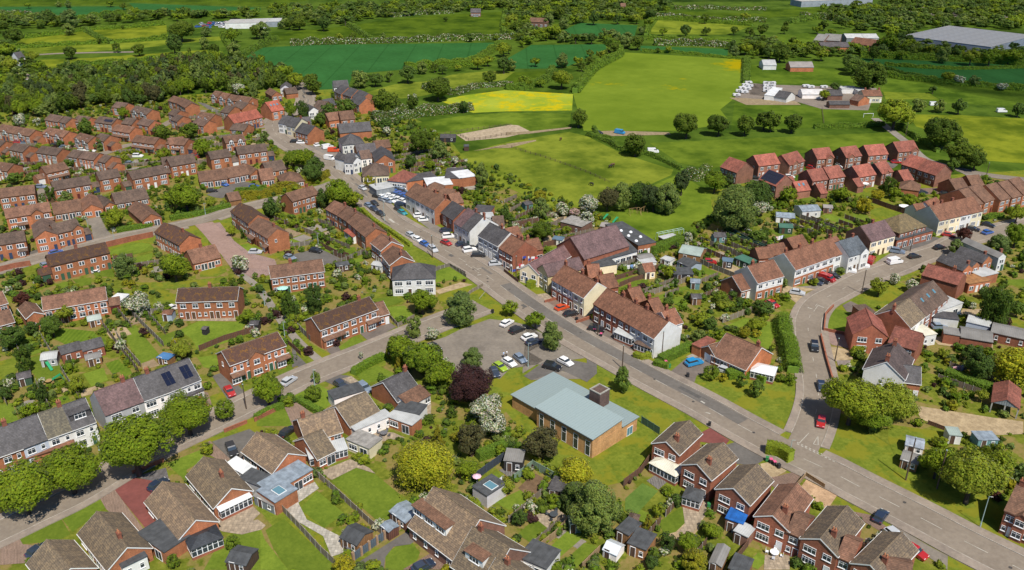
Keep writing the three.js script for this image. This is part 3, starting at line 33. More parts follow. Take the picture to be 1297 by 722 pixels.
polys:[["crop",[[-531,-845],[-370,-851],[-346,-796],[-372,-757],[-422,-791],[-509,-807]]],["crop",[[-376,-875],[-237,-840],[-230,-812],[-280,-807],[-336,-802]]],["olive",[[-576,-920],[-389,-900],[-374,-863],[-535,-851]]],["olive",[[-397,-920],[-186,-920],[-240,-851],[-377,-881]]],["crop",[[-490,-776],[-416,-767],[-397,-748],[-471,-744]]],["meadow",[[-359,-625],[-372,-666],[-342,-705],[-286,-730],[-263,-670],[-274,-652],[-293,-642],[-325,-628]]],["meadow2",[[-355,-618],[-293,-640],[-260,-656],[-222,-674],[-216,-656],[-243,-642],[-265,-622],[-300,-606],[-326,-600]]],["meadow",[[-314,-577],[-289,-582],[-261,-594],[-215,-615],[-207,-594],[-233,-577],[-261,-563],[-294,-547]]],["meadow2",[[-287,-525],[-261,-547],[-243,-560],[-230,-545],[-249,-520],[-275,-511]]],["meadow",[[-242,-563],[-205,-588],[-202,-563],[-229,-545]]],["butter",[[-324,-511],[-302,-514],[-289,-498],[-286,-490],[-309,-485]]],["olive",[[-189,-689],[-134,-726],[-108,-762],[-62,-791],[-9,-812],[-5,-697],[1,-678],[-53,-670],[-106,-659],[-176,-652]]],["crop",[[-185,-585],[-185,-622],[-145,-635],[-12,-645],[-10,-625],[-30,-568],[-68,-545],[-98,-530],[-94,-490],[-111,-485],[-146,-550],[-177,-555]]],["pasture",[[-83,-477],[-69,-500],[-47,-511],[-36,-530],[-13,-540],[6,-535],[25,-540],[20,-516],[-4,-514],[-31,-494],[-47,-472],[-60,-464]]],["butter",[[-40,-460],[-26,-472],[-4,-485],[34,-475],[31,-437],[-4,-435],[-20,-432]]],["pasture2",[[-57,-405],[-23,-427],[-3,-432],[30,-430],[28,-404],[9,-395],[2,-407],[-3,-410],[-26,-390],[-36,-385],[-51,-388]]],["sandpit",[[-26,-390],[-1,-408],[3,-407],[9,-395],[-3,-385],[-21,-379]]],["crop",[[-3,-582],[14,-635],[68,-638],[67,-618],[36,-555],[21,-547],[1,-547]]],["crop",[[42,-705],[57,-744],[104,-730],[94,-674],[41,-674]]],["meadow2",[[106,-685],[126,-762],[198,-726],[166,-681]]],["pasture3",[[103,-674],[170,-674],[163,-652],[106,-648]]],["crop",[[93,-632],[153,-618],[146,-588],[90,-609]]],["olive",[[1,-535],[26,-542],[19,-507],[5,-488],[-4,-488],[-4,-516]]],["butter2",[[75,-606],[156,-577],[136,-500],[119,-460],[108,-439],[107,-411],[79,-397],[34,-397],[34,-475],[51,-542]]],["olive",[[139,-818],[239,-796],[213,-748],[140,-776]]],["olive",[[234,-828],[307,-840],[288,-786],[220,-776]]],["pasture",[[-23,-359],[0,-379],[27,-395],[35,-387],[48,-359],[66,-336],[64,-329],[45,-307],[33,-290],[15,-292],[0,-311],[-16,-331]]],["pasture2",[[30,-282],[45,-305],[68,-331],[75,-307],[70,-277],[60,-261],[51,-251],[44,-263],[38,-274]]],["rough",[[62,-376],[113,-384],[183,-395],[177,-371],[151,-367],[102,-353],[82,-337],[70,-346]]],["pasture3",[[119,-454],[186,-437],[178,-405],[104,-398]]],["pasture3",[[152,-560],[225,-545],[227,-525],[210,-498],[138,-504]]],["crop",[[234,-582],[287,-571],[344,-552],[310,-494],[252,-516],[229,-555]]],["pasture3",[[223,-516],[293,-490],[312,-473],[280,-440],[233,-454],[208,-481]]],["meadow2",[[209,-481],[233,-477],[232,-462],[203,-462]]],["meadow",[[201,-429],[228,-427],[267,-417],[224,-342],[200,-349],[202,-388],[195,-405]]],["pasture3",[[208,-678],[245,-697],[236,-652],[203,-638],[197,-659]]],["quarry",[[346,-828],[401,-851],[401,-818],[449,-776],[434,-757],[396,-776],[363,-796]]],["dirt",[[119,-466],[153,-462],[153,-449],[124,-449]]],["yard",[[135,-502],[209,-490],[184,-437],[161,-440],[152,-458],[122,-466]]],["pasture3",[[176,-427],[182,-421],[184,-397],[169,-397]]],["verge",[[15.9,-192.8],[26.4,-177.3],[40.2,-160.2],[43.4,-153.6],[30,-153.6],[28.4,-161.9],[21.4,-167.1],[22.1,-174.4],[18.8,-182.2],[13.6,-189.5]]],["verge",[[6.6,-151.3],[30,-153.6],[30.6,-149.1],[23.2,-135.2],[16.4,-132.7],[12.7,-137.8],[16.4,-141.9],[9,-146.8]]],["verge",[[42.4,-170.2],[53.6,-169.6],[61,-167.5],[66.8,-165.4],[65.7,-162.7],[62.3,-158.1],[58.5,-154.9],[55.9,-154.3],[48.7,-161.7]]],["lawn",[[88.3,-210],[95.4,-206.9],[92.7,-200.2],[87.8,-194.5],[82.2,-197.1],[84.6,-204.4]]],["verge",[[100,-218.6],[111.7,-228.4],[119,-222.7],[112.5,-217.2],[105.7,-210.7],[98.2,-210.7],[94.3,-213.2]]],["verge",[[96.7,-217.1],[106.7,-229.5],[110.3,-225.8],[113.8,-220.5],[108.7,-215.3],[96.1,-215.3]]],["verge",[[68,-144.7],[77.9,-141.2],[81.4,-128.4],[88.2,-122.6],[86.4,-119.8],[81.3,-124.8],[72.2,-135.2],[68.7,-138.8]]],["verge",[[81.5,-154.4],[92.7,-151.3],[85.1,-146.1],[81.8,-145.4],[78.2,-141.9],[79.1,-148.3]]],["lawn",[[-44,-187.9],[-40.8,-194.2],[-37,-190.6],[-42,-186]]],["verge",[[-55.3,-191.7],[-54,-192.8],[-44.6,-184.3],[-45.9,-181.9]]],["verge",[[-56.5,-190.1],[-54.8,-187.4],[-47.8,-181.2],[-48.3,-178.7]]],["verge",[[-40.4,-176.8],[-31.4,-184.3],[-30.7,-179.2],[-38.1,-175.3]]],["lawn",[[-37.2,-175.3],[-32.7,-179.2],[-27.7,-175.3],[-30.8,-172.5],[-34.9,-170.7]]],["lawn",[[-56.5,-177.3],[-54,-179.2],[-51.5,-176.3],[-55.1,-173.4]]],["lawn",[[-49.9,-166.2],[-46.3,-171.6],[-40.4,-166.2],[-39.9,-163.6],[-42.7,-158.5],[-48.4,-163.6]]],["lawn",[[-55.8,-156.1],[-50.9,-160.2],[-47.8,-156.1],[-47.5,-153.6],[-55.1,-153.6]]],["verge",[[-21.1,-217.2],[-12.7,-227],[-8.4,-224.1],[-14.3,-210.7],[-20.3,-214.6]]],["lawn",[[-39.2,-215.9],[-33.5,-217.9],[-30.2,-214.6],[-34.9,-210.7]]],["lawn",[[-34.4,-210.7],[-29.9,-211.9],[-26.4,-205.7],[-31,-202]]],["lawn",[[-35.4,-134.9],[-32.4,-138.8],[-31.2,-139.1],[-27.1,-137],[-19.2,-128.4],[-22.9,-123.7],[-24.8,-123.4]]],["lawn",[[-39.8,-126.6],[-37.6,-132],[-31.2,-125.4],[-34.1,-121.5]]],["lawn",[[-44.7,-120.9],[-42.1,-124],[-30.9,-112.6],[-30.8,-111],[-38.2,-111],[-42,-116.1]]],["lawn",[[-47.2,-121.7],[-46,-122],[-44,-118.2],[-38.2,-111],[-44.3,-111]]],["lawn",[[-22.1,-114.6],[-20.2,-117.2],[-17.7,-117.7],[-16.1,-115.1],[-16.5,-113.1],[-18.7,-111],[-21.6,-111]]],["lawn",[[-84.4,-125.7],[-79.7,-131.4],[-76.3,-127.2],[-79.4,-120.4],[-82.8,-123.7]]],["lawn",[[-89.7,-120.1],[-84.9,-126],[-79.5,-119.8],[-81.2,-118],[-87.1,-117.2]]],["lawn",[[-69.9,-140.5],[-64.6,-145],[-62.4,-142.2],[-65,-138.5],[-64.2,-135.2]]],["lawn",[[-52.1,-117.2],[-50.7,-119.8],[-45.9,-122],[-42.9,-111],[-52.6,-111]]],["lawn",[[-101.6,-197.3],[-100,-200.2],[-87.5,-184.3],[-90.5,-180.2],[-97.4,-189.5]]],["lawn",[[-92.3,-192.8],[-88,-197.3],[-86.7,-190.6],[-89,-188.5]]],["lawn",[[-87.4,-197.3],[-83.7,-202.6],[-71.3,-202],[-70.3,-192.8],[-78.3,-186.3],[-82.6,-192.8]]],["stripe",[[-119.6,-193.9],[-118.5,-198.5],[-109.5,-196.8],[-106.2,-192.8],[-113.2,-189.5]]],["lawn",[[-96.2,-179.2],[-94.3,-180.7],[-90.6,-175.3],[-92.5,-173.9]]],["lawn",[[-120,-183.2],[-112.8,-184.3],[-107,-174.4],[-108.7,-169.7],[-115.4,-176.3]]],["lawn",[[-102.5,-175.3],[-98.8,-178.2],[-95.3,-172.5],[-98,-169.7]]],["verge",[[-125.6,-181.2],[-123.1,-183.2],[-118.9,-178.2],[-118.9,-174.4],[-120.8,-172.5]]],["lawn",[[-115,-161.9],[-112.7,-162.7],[-106.1,-153.6],[-110.6,-153.6]]],["verge",[[-115.9,-223.4],[-109.1,-221.3],[-108,-218.6],[-112.7,-218.6]]],["verge",[[-111.3,-227],[-99.7,-227],[-84.6,-231.3],[-84.5,-227],[-96.4,-222.7],[-104.8,-222.7]]],["verge",[[-102.4,-222.7],[-95.5,-218.6],[-93.6,-213.2],[-99.2,-208.1]]],["lawn",[[-133.8,-225.5],[-130.3,-228.4],[-128,-224.8],[-130.7,-222.7]]],["lawn",[[-130.1,-229.1],[-125.2,-230.6],[-122.9,-225.5],[-125.9,-224.1]]],["lawn",[[-77.8,-183.2],[-73.5,-184.3],[-70.6,-178.2],[-74.6,-178.2]]],["lawn",[[-129,-252],[-124,-258],[-118,-257],[-114,-252],[-123,-245]]],["lawn",[[-122,-243],[-114,-249],[-112,-243],[-119,-237]]],["lawn",[[-126,-234],[-122,-237],[-118,-231],[-124,-231]]],["lawn",[[-128,-250],[-121,-258],[-117,-256],[-118,-249],[-126,-245]]],["verge",[[-107,-265],[-102,-267],[-98,-254],[-104,-258]]],["verge",[[-94,-234],[-90,-241],[-86,-235],[-88,-231],[-93,-231]]],["verge",[[-90,-256],[-85,-258],[-81,-254],[-80,-249],[-84,-249]]],["lawn",[[-90,-254],[-86,-257],[-80,-250],[-81,-246],[-87,-250]]],["lawn",[[-77,-269],[-72,-271],[-70,-270],[-75,-265]]],["lawn",[[-74,-260],[-70,-265],[-67,-262],[-71,-257]]],["lawn",[[-70,-256],[-66,-259],[-64,-258],[-68,-254]]],["verge",[[-78,-245],[-72,-250],[-70,-250],[-75,-243],[-78,-243]]],["verge",[[-110,-269],[-106,-269],[-105,-266],[-109,-266]]],["verge",[[-46,-278],[-40,-265],[-32,-254],[-21,-238],[-24,-235],[-34,-248],[-38,-261],[-48,-276],[-54,-288],[-53,-290]]],["lawn",[[-25,-234],[-20,-238],[-15,-232],[-15,-230],[-23,-230]]],["lawn",[[-25,-233],[-19,-238],[-13,-230],[-23,-227]]],["lawn",[[-26,-240],[-24,-239],[-23,-236],[-26,-235]]],["lawn",[[-55,-252],[-51,-254],[-49,-248],[-52,-246]]],["lawn",[[-55,-251],[-52,-254],[-49,-248],[-52,-246]]],["lawn",[[-52,-241],[-47,-246],[-46,-243],[-50,-239]]],["lawn",[[55,-241],[56,-242],[63,-233],[61,-230],[58,-233]]],["lawn",[[37.7,-215.4],[51.8,-225.4],[52.6,-223.2],[45.3,-218.8],[41.4,-215.4],[38.1,-212.9]]],["lawn",[[30.8,-223.2],[36.4,-227.7],[40.5,-229.5],[39.7,-226.8],[34.2,-222.3],[30.6,-221.4]]],["lawn",[[109,-283],[113,-284],[119,-276],[116,-272],[111,-277]]],["lawn",[[121,-283],[125,-284],[126,-277],[122,-277]]],["lawn",[[121,-285],[125,-281],[126,-279],[121,-275],[119,-279]]],["lawn",[[86,-271],[90,-268],[94,-262],[91,-259],[88,-264]]],["lawn",[[55,-198.8],[62.9,-204.1],[70,-201.8],[68,-194.5],[64.6,-186.9],[62.1,-190.3],[61.2,-193.1],[59.3,-198.1]]],["lawn",[[-6.2,-134.4],[-3,-138],[-1.7,-136],[-5,-132.8]]],["lawn",[[-3.2,-128.6],[1.6,-132.2],[3.6,-129.6],[1.2,-127.1],[-0.5,-126.3]]],["lawn",[[1,-119.8],[2.8,-122.2],[5.4,-123.6],[6.6,-121.7],[4.6,-118],[3.3,-117.6]]],["lawn",[[6.1,-115.8],[10.1,-120.8],[12.5,-118.7],[8.8,-114.5],[7.2,-113.2]]],["lawn",[[8.4,-112.3],[12.8,-117.6],[15.2,-116.7],[11.1,-111.5]]],["astro",[[21.6,-129.7],[25.5,-134.3],[28.2,-131.9],[22.8,-124.7],[21.1,-126.3]]],["lawn",[[26.9,-123.1],[31.3,-126.8],[34.4,-125.9],[29.6,-120.4],[27.4,-119.6]]],["lawn",[[40.3,-112.3],[43.1,-115.2],[44.7,-113.8],[42,-111.1]]],["lawn",[[31,-228.6],[37.3,-231.9],[39.6,-231.4],[36.7,-227.7],[31.5,-225.9]]],["lawn",[[12,-254],[16,-255],[16,-252],[12,-251]]],["lawn",[[10,-258],[14,-260],[14,-258],[11,-256]]],["verge",[[131.5,-205.7],[135.8,-206.4],[136.8,-201.8],[135.1,-198.9],[131.2,-201.1]]],["lawn",[[146,-228.6],[151.8,-229.5],[148.8,-224],[144.9,-225.8]]],["verge",[[168,-285],[176,-288],[172,-280],[167,-280]]],["lawn",[[108,-302],[114,-302],[111,-295],[107,-296]]],["verge",[[106,-328],[110,-330],[109,-327],[106,-325]]],["verge",[[89,-318],[96,-320],[94,-317],[89,-315]]],["verge",[[157,-316],[171,-318],[170,-314],[156,-312]]],["lawn",[[-214,-373],[-208,-376],[-206,-372],[-210,-368]]],["lawn",[[-166,-357],[-154,-355],[-154,-351],[-163,-352]]],["verge",[[-15,-198.5],[-5.4,-206.4],[3.9,-208.8],[3.2,-206.4],[-3.3,-204.9],[-12.1,-197.4]]],["verge",[[0.3,-203.3],[1.7,-204.5],[3.1,-203.3],[2.4,-201.5],[1,-201.1]]],["verge",[[1.2,-176.7],[5.4,-180.7],[6.4,-179.5],[2.5,-176.1]]],["verge",[[6.8,-183],[12.6,-189.6],[13.8,-191.7],[18.6,-184.3],[17.9,-180.4],[14.6,-183],[10,-182.3],[7.3,-180.4]]],["tarmac",[[-21.8,-190.3],[-17.1,-193.8],[-13.9,-197.4],[-6.1,-203.7],[-0.1,-202.2],[3.8,-200.3],[7.1,-195.2],[6.9,-188.9],[4.2,-185.9],[7.7,-181.7],[6.7,-180.4],[2.5,-175.5],[4.6,-172.5],[12,-176.7],[17.4,-173.1],[18.8,-183],[-0.4,-177.9],[-2.8,-173.1],[-13.3,-175.5],[-17.2,-181.7]]],["tarmac2",[[2.8,-174.3],[7.3,-180.4],[11.6,-183],[18.3,-180.4],[18.5,-183.6],[20.7,-180.4],[20.3,-175.5],[17.6,-171.6],[12.3,-176.7],[5.6,-173.1],[4.6,-172.4]]],["drive",[[36.5,-174.4],[43,-182.7],[47.8,-183.7],[49.2,-178.2],[43.9,-174.4],[42.9,-171.6],[37.8,-173.4]]],["concrete",[[43.1,-183.6],[45.4,-185.3],[46.4,-183.6],[43.9,-182.3]]],["pinkdrive",[[82.2,-197.1],[88.2,-193.9],[85.3,-187.4],[81.3,-189.5],[80.8,-192.8]]],["gravel",[[79.5,-189],[85.1,-186.9],[83.9,-182.2],[79.5,-181.2],[79,-184.3]]],["bluedrive",[[79.7,-181.7],[83.2,-181.7],[81.5,-178.2],[79.3,-179.2]]],["drive",[[91.8,-211.9],[95,-214.6],[97.1,-210.7],[95.6,-206.9],[91.6,-208.1]]],["gravel",[[90.1,-161.9],[97.4,-159.4],[105.3,-156.9],[111.3,-155.3],[108.8,-150.7],[97.4,-149.9],[89.5,-156.1]]],["gravel",[[92.3,-155.2],[109.4,-156],[108.2,-151.3],[97.7,-150.6],[93.4,-152.8]]],["gravel",[[108.4,-193.1],[112.4,-194.5],[122.9,-191],[120.8,-186.9],[114.5,-187.6],[108.2,-189.6]]],["gravel",[[124.1,-209.6],[129.5,-209.6],[123.9,-204.1],[121.5,-206.4]]],["gravel",[[79.1,-224.5],[84.1,-224],[87.7,-222.3],[84.1,-220.5],[80.7,-212.9],[79.7,-212.1],[77.3,-220.5]]],["drive2",[[83,-224],[89,-225],[99,-232],[111,-240],[111,-237],[98,-230],[89,-222]]],["drive2",[[112,-241],[123,-252],[125,-249],[136,-255],[143,-260],[137,-255],[120,-246],[113,-241]]],["tarmac2",[[124,-255],[140,-263],[143,-259],[135,-253],[126,-249]]],["tarmac2",[[155,-271],[166,-275],[169,-270],[165,-264],[160,-268]]],["redtar",[[40.1,-151],[42.5,-152.9],[45.8,-148.5],[44.5,-146.6],[39.6,-147.9]]],["tarmac2",[[41.4,-147.5],[44.9,-146.9],[47.8,-148.2],[51.7,-142.1],[48.9,-139.8],[45.2,-140.4],[43.1,-143.9]]],["gravel",[[50.1,-140.4],[52.4,-141],[54.8,-138.1],[51.3,-135.6],[50,-138.7]]],["blockp",[[50.7,-135.9],[56.7,-137.6],[55.8,-134.3],[51.5,-131.6],[50.4,-133.8]]],["blockp",[[50.9,-135.8],[56.2,-137.8],[57,-136.3],[54,-132.4],[50.7,-134.8]]],["peach",[[55,-131.6],[57.8,-135.3],[62.2,-130.5],[59.1,-126.6],[57.7,-126.8]]],["blockp",[[62,-126.4],[66.5,-125],[68.5,-121.2],[71.5,-115.5],[69.1,-116.3],[67.1,-119.9],[63.8,-124.2]]],["tarmac",[[67.1,-121.2],[69.7,-122],[74.1,-116.3],[75.9,-114.3],[74.3,-111],[72,-114.7]]],["redtar",[[-77.7,-133.3],[-74.8,-136],[-68.5,-134.6],[-69.6,-129],[-65,-123.1],[-66.7,-121.5],[-73.3,-128.4]]],["blockp2",[[-79.9,-131.4],[-77.7,-133.3],[-66.2,-120.4],[-67.3,-119.3],[-76,-126.6]]],["slab",[[-74.8,-136.2],[-69.4,-139.1],[-67.3,-135.2],[-69.3,-134.6]]],["blockp2",[[-91.9,-119.3],[-90.2,-120.9],[-86.7,-117.2],[-82.4,-116.6],[-83.6,-112.6],[-88,-112.1]]],["blockp2",[[-64.8,-145.4],[-63.5,-148.3],[-57.3,-141.9],[-58.1,-140.5]]],["tarmac2",[[-63,-147.9],[-56.4,-152.5],[-54.1,-150.6],[-54.9,-141.2],[-57.3,-141.9]]],["patio",[[-54.5,-123.7],[-49.7,-128.4],[-46.8,-125.4],[-49.2,-119.8],[-52,-120.4]]],["blockp2",[[-50.8,-160.8],[-48.7,-163.2],[-43.2,-157.4],[-43.9,-155.6],[-47.1,-153.1]]],["tarmac2",[[-55,-183],[-53.3,-184.3],[-49.6,-179.2],[-50.8,-177.3]]],["tarmac2",[[-44,-171.9],[-41.2,-174.9],[-38.2,-174.3],[-35.3,-169.6],[-38.6,-167.3],[-41.5,-170.1]]],["patio",[[-40.2,-173.1],[-38.2,-174.3],[-34.1,-169.6],[-35.5,-169]]],["patio",[[-21.4,-159.2],[-18.2,-162.4],[-17.8,-157.1],[-19.7,-156.6]]],["patio",[[-32,-149.3],[-28.5,-151.7],[-25.3,-151.2],[-22.6,-149.3],[-27.9,-147.8],[-31.5,-147.8]]],["patio",[[-38.4,-137.8],[-32.9,-141.9],[-28.7,-139.1],[-27.1,-137.2],[-31.2,-139.1],[-35.4,-135.2]]],["patio2",[[-43.9,-128.4],[-41,-132.7],[-38.6,-134.6],[-37.4,-132.7],[-40.4,-128.4],[-37.8,-123.7],[-30.9,-119.3],[-29.4,-115.1],[-31.4,-114.1],[-33.9,-119.3],[-40.1,-123.7]]],["tarmac2",[[-27.1,-112.1],[-19.1,-120.4],[-16.7,-118.7],[-18,-117.2],[-20.9,-116.6],[-22,-114.1],[-21.9,-111],[-27.2,-111]]],["blockp",[[-18.7,-111],[-14.1,-115.1],[-9.5,-111]]],["tarmac2",[[-58,-198.5],[-51.9,-179.2],[-53.2,-178.2]]],["drive",[[-40.1,-196.2],[-33.3,-202.6],[-30.6,-199.1],[-36.6,-191.2]]],["drive",[[-47.1,-187.9],[-44.1,-189],[-42.4,-185.3],[-44.5,-183.7]]],["gravel",[[-22.3,-221.3],[-15.2,-227],[-11.4,-225.5],[-20.7,-219.2]]],["tarmac2",[[-71.4,-174.4],[-69,-176.3],[-61.4,-167.1],[-64.2,-163.6]]],["blockp2",[[-77.7,-169.7],[-70,-167.1],[-67.4,-161.9],[-70.5,-162.7]]],["path",[[-92.4,-160.2],[-91.5,-163.6],[-85.4,-153.6],[-89,-153.6]]],["dirt2",[[-90.5,-180.2],[-88.2,-182.2],[-85.6,-179.2],[-88.9,-177.3]]],["patio",[[-90.5,-204.4],[-74.3,-204.4],[-73.7,-202.6],[-89.9,-202.6]]],["tarmac",[[-149,-279],[-145,-282],[-139,-272],[-134,-265],[-129,-265],[-132,-258],[-135,-255],[-140,-263],[-142,-269]]],["gravel",[[-147,-256],[-144,-260],[-143,-266],[-139,-260],[-138,-255],[-143,-252]]],["tarmac2",[[-156,-246],[-152,-252],[-146,-250],[-144,-247],[-151,-243]]],["tarmac2",[[-115,-305],[-111,-316],[-108,-322],[-100,-318],[-99,-313],[-105,-308],[-108,-301],[-111,-302]]],["tarmac2",[[-72,-246],[-62,-253],[-53,-244],[-56,-240],[-64,-238]]],["tarmac2",[[-169,-456],[-164,-453],[-149,-434],[-151,-432],[-158,-440]]],["drive",[[-159,-452],[-154,-453],[-153,-449],[-156,-447]]],["drive2",[[-66,-314],[-63,-321],[-56,-313],[-51,-310],[-42,-295],[-38,-289],[-34,-280],[-27,-268],[-23,-260],[-17,-252],[-14,-245],[-9,-243],[-13,-252],[-19,-263],[-27,-275],[-33,-285],[-39,-294],[-50,-310],[-59,-319]]],["concrete",[[-52,-308],[-45,-313],[-40,-308],[-40,-295],[-43,-295],[-50,-307]]],["tarmac2",[[-55,-294],[-53,-295],[-46,-284],[-46,-281]]],["tarmac2",[[-36,-266],[-25,-252],[-23,-246],[-25,-247],[-35,-263]]],["patio",[[-23,-259],[-18,-263],[-15,-258],[-11,-252],[-8,-243],[-12,-243],[-18,-252]]],["patio",[[-16,-246],[-12,-250],[-10,-245]]],["patio",[[6.6,-218.8],[9.7,-219.6],[12.9,-216.2],[10.2,-212.9]]],["blockp",[[9.2,-212.9],[12.5,-216.2],[18,-209.6],[21.2,-204.9],[18,-200.3],[13.5,-207.2]]],["drive",[[17.4,-201.1],[21.5,-204.1],[24.1,-198.1],[26.6,-195.2],[29.5,-191],[31,-186.9],[28.2,-186.3],[23.5,-191.7],[20.4,-195.2]]],["drive2",[[-14,-255],[-11,-255],[-2,-241],[-1,-235],[-4,-233],[-9,-242]]],["concrete",[[-36,-316],[-24,-324],[-14,-322],[-13,-311],[-23,-311]]],["drive2",[[-94,-373],[-83,-369],[-74,-361],[-71,-342],[-77,-342],[-88,-361]]],["patio",[[-111,-393],[-99,-382],[-92,-369],[-98,-371]]],["tarmac2",[[109,-334],[119,-335],[128,-338],[136,-340],[146,-343],[154,-343],[152,-340],[135,-336],[127,-334],[114,-329],[110,-330]]],["tarmac2",[[95,-328],[99,-328],[97,-321],[94,-324]]],["tarmac2",[[142,-342],[158,-347],[161,-343],[157,-338],[147,-340]]],["blockp",[[155,-312],[169,-314],[166,-307],[154,-305]]],["gravel",[[62,-245],[65,-245],[64,-240],[60,-241]]],["gravel",[[62,-239],[67,-241],[70,-236],[66,-232]]],["dirt2",[[46,-245],[51,-246],[51,-243],[47,-239]]],["patio",[[32.2,-128.8],[34.8,-130.6],[37.8,-127.6],[32.8,-120.4],[29.5,-119.6],[31.6,-122.3]]],["deck",[[26.4,-135],[28.4,-136.8],[30.7,-135],[28.3,-132.3]]],["deck2",[[1.2,-132.8],[4.4,-137.4],[7.6,-134.7],[3.6,-129.4]]],["patio",[[3.8,-124.6],[8.2,-127.1],[10.6,-124.1],[6.6,-121.2]]],["deck",[[-2.6,-138.3],[1.3,-141.2],[3.7,-138.9],[0.5,-134.9]]],["yard",[[141,-503],[148,-500],[140,-469],[132,-474]]],["dirt",[[-3,-394],[9,-396],[29,-404],[28,-401],[9,-392],[-3,-388]]],["dirt",[[42,-396],[48,-397],[74,-394],[74,-390],[43,-387]]],["dirt",[[-17,-363],[-4,-373],[0,-371],[0,-368],[-12,-367]]],["dirt",[[-3,-374],[11,-381],[11,-379],[0,-369]]],["patio",[[44.1,-114.5],[48.4,-114.5],[47.4,-111],[43,-111]]],["patio",[[-53.9,-121.5],[-46.8,-123.7],[-44.9,-122.1],[-45.4,-121],[-48.6,-119.7],[-52.4,-120.5]]],["tarmac2",[[-307,-515],[-299,-519],[-283,-503],[-284,-495],[-292,-500]]],["pinkdrive",[[-106,-274],[-101,-276],[-91,-259],[-83,-249],[-74,-244],[-70,-234],[-76,-230],[-83,-233],[-92,-248]]]],
roads:[["road",7.2,2.2,[[-131,-515.8],[-119.1,-483.4],[-110.9,-458.2],[-111.1,-437],[-116.9,-420.6],[-116.5,-408.3],[-110.2,-390.9],[-100.2,-373.6],[-87.3,-356.4],[-74.5,-339.4],[-62.9,-318.9],[-52,-297.8],[-41.5,-277.4],[-29.7,-262.1],[-18.6,-247.5],[-8.7,-233.6],[0.3,-218.4],[8.9,-204.7],[16.1,-194.5],[26.8,-181.2],[33.7,-172.7],[42.7,-162.2],[49.6,-153.3],[57.9,-143.5],[63.1,-138.3],[67.3,-133.3],[71.8,-128.2],[76.3,-123.1],[80.6,-117.9],[87.2,-110.6],[93.4,-102.6]]],["road",6.4,1.8,[[59.3,-144.3],[63.9,-152.1],[67.7,-159.7],[70.6,-167.2],[73.5,-179.3],[76.5,-192.8],[79.7,-203.3],[85.5,-213.3],[94.5,-221.5],[105.7,-230.8],[116,-237.1],[127.6,-245.6],[138,-252],[146.2,-258.7],[157.8,-264.9],[170.3,-271.4],[191.9,-281.3]]],["road",6.2,1.8,[[-8,-211.4],[-15.7,-204.7],[-22,-199.3],[-29.3,-192.4],[-36.2,-185.8],[-43,-179.6],[-49.2,-173.8],[-54.5,-167.9],[-59.9,-161.3],[-66.1,-154.2],[-72.4,-147.3],[-78.6,-138.3],[-83.6,-130.5],[-88.5,-125.1],[-96.1,-116.7]]],["road",5.5,1.6,[[-161.6,-230.2],[-155.6,-236.5],[-149.2,-243.8],[-143.2,-250.7],[-135.4,-256],[-131,-260.7],[-123.3,-266.3],[-112.9,-273.6],[-105.6,-279.7],[-98.8,-288.5],[-91.2,-295.2],[-82.1,-302.1],[-72.3,-312.2],[-65.1,-322.8]]],["pink",6,0,[[-106.3,-275.1],[-100.3,-266.3],[-93.4,-255.3],[-86.7,-246.2],[-80.5,-240.7],[-73.4,-238.9]]],["path",2.2,0,[[-82.9,-234.2],[-76.2,-226.9],[-70,-217.4],[-64.1,-206.6],[-57.1,-194.9],[-50.7,-185.8],[-46.9,-181.2]]],["road",5,0,[[-182.4,-347.1],[-177,-359.9],[-171.7,-372.3],[-160.6,-377.5]]],["road",4.5,0,[[-216.2,-336.2],[-202.4,-347.1],[-185.1,-352.8]]],["road",5,0,[[-175.9,-295.2],[-177.6,-306.6],[-179.9,-315]]],["road",4,0,[[-228.7,-371],[-210.7,-377.5],[-188.2,-367.3]]],["road",4.5,0,[[-169.1,-405.3],[-166.9,-420.6],[-158.5,-437]]],["road",5,0,[[-150.9,-390.9],[-132.9,-405.3],[-120.7,-403.8],[-116.5,-408.3]]],["path",4,0,[[181.1,-420.6],[179.9,-398],[178.5,-374.9],[176.1,-349.4],[183.2,-336.2],[184.4,-316]]],["yard",6,0,[[183.2,-336.2],[190.9,-328.8],[203.4,-322.8]]],["road",5,0,[[-322.1,-552.3],[-304.9,-534.7],[-281.9,-506.7]]],["road",5,0,[[-328.2,-593.9],[-312.2,-599.9],[-294.5,-602.9],[-262.9,-606]]]],
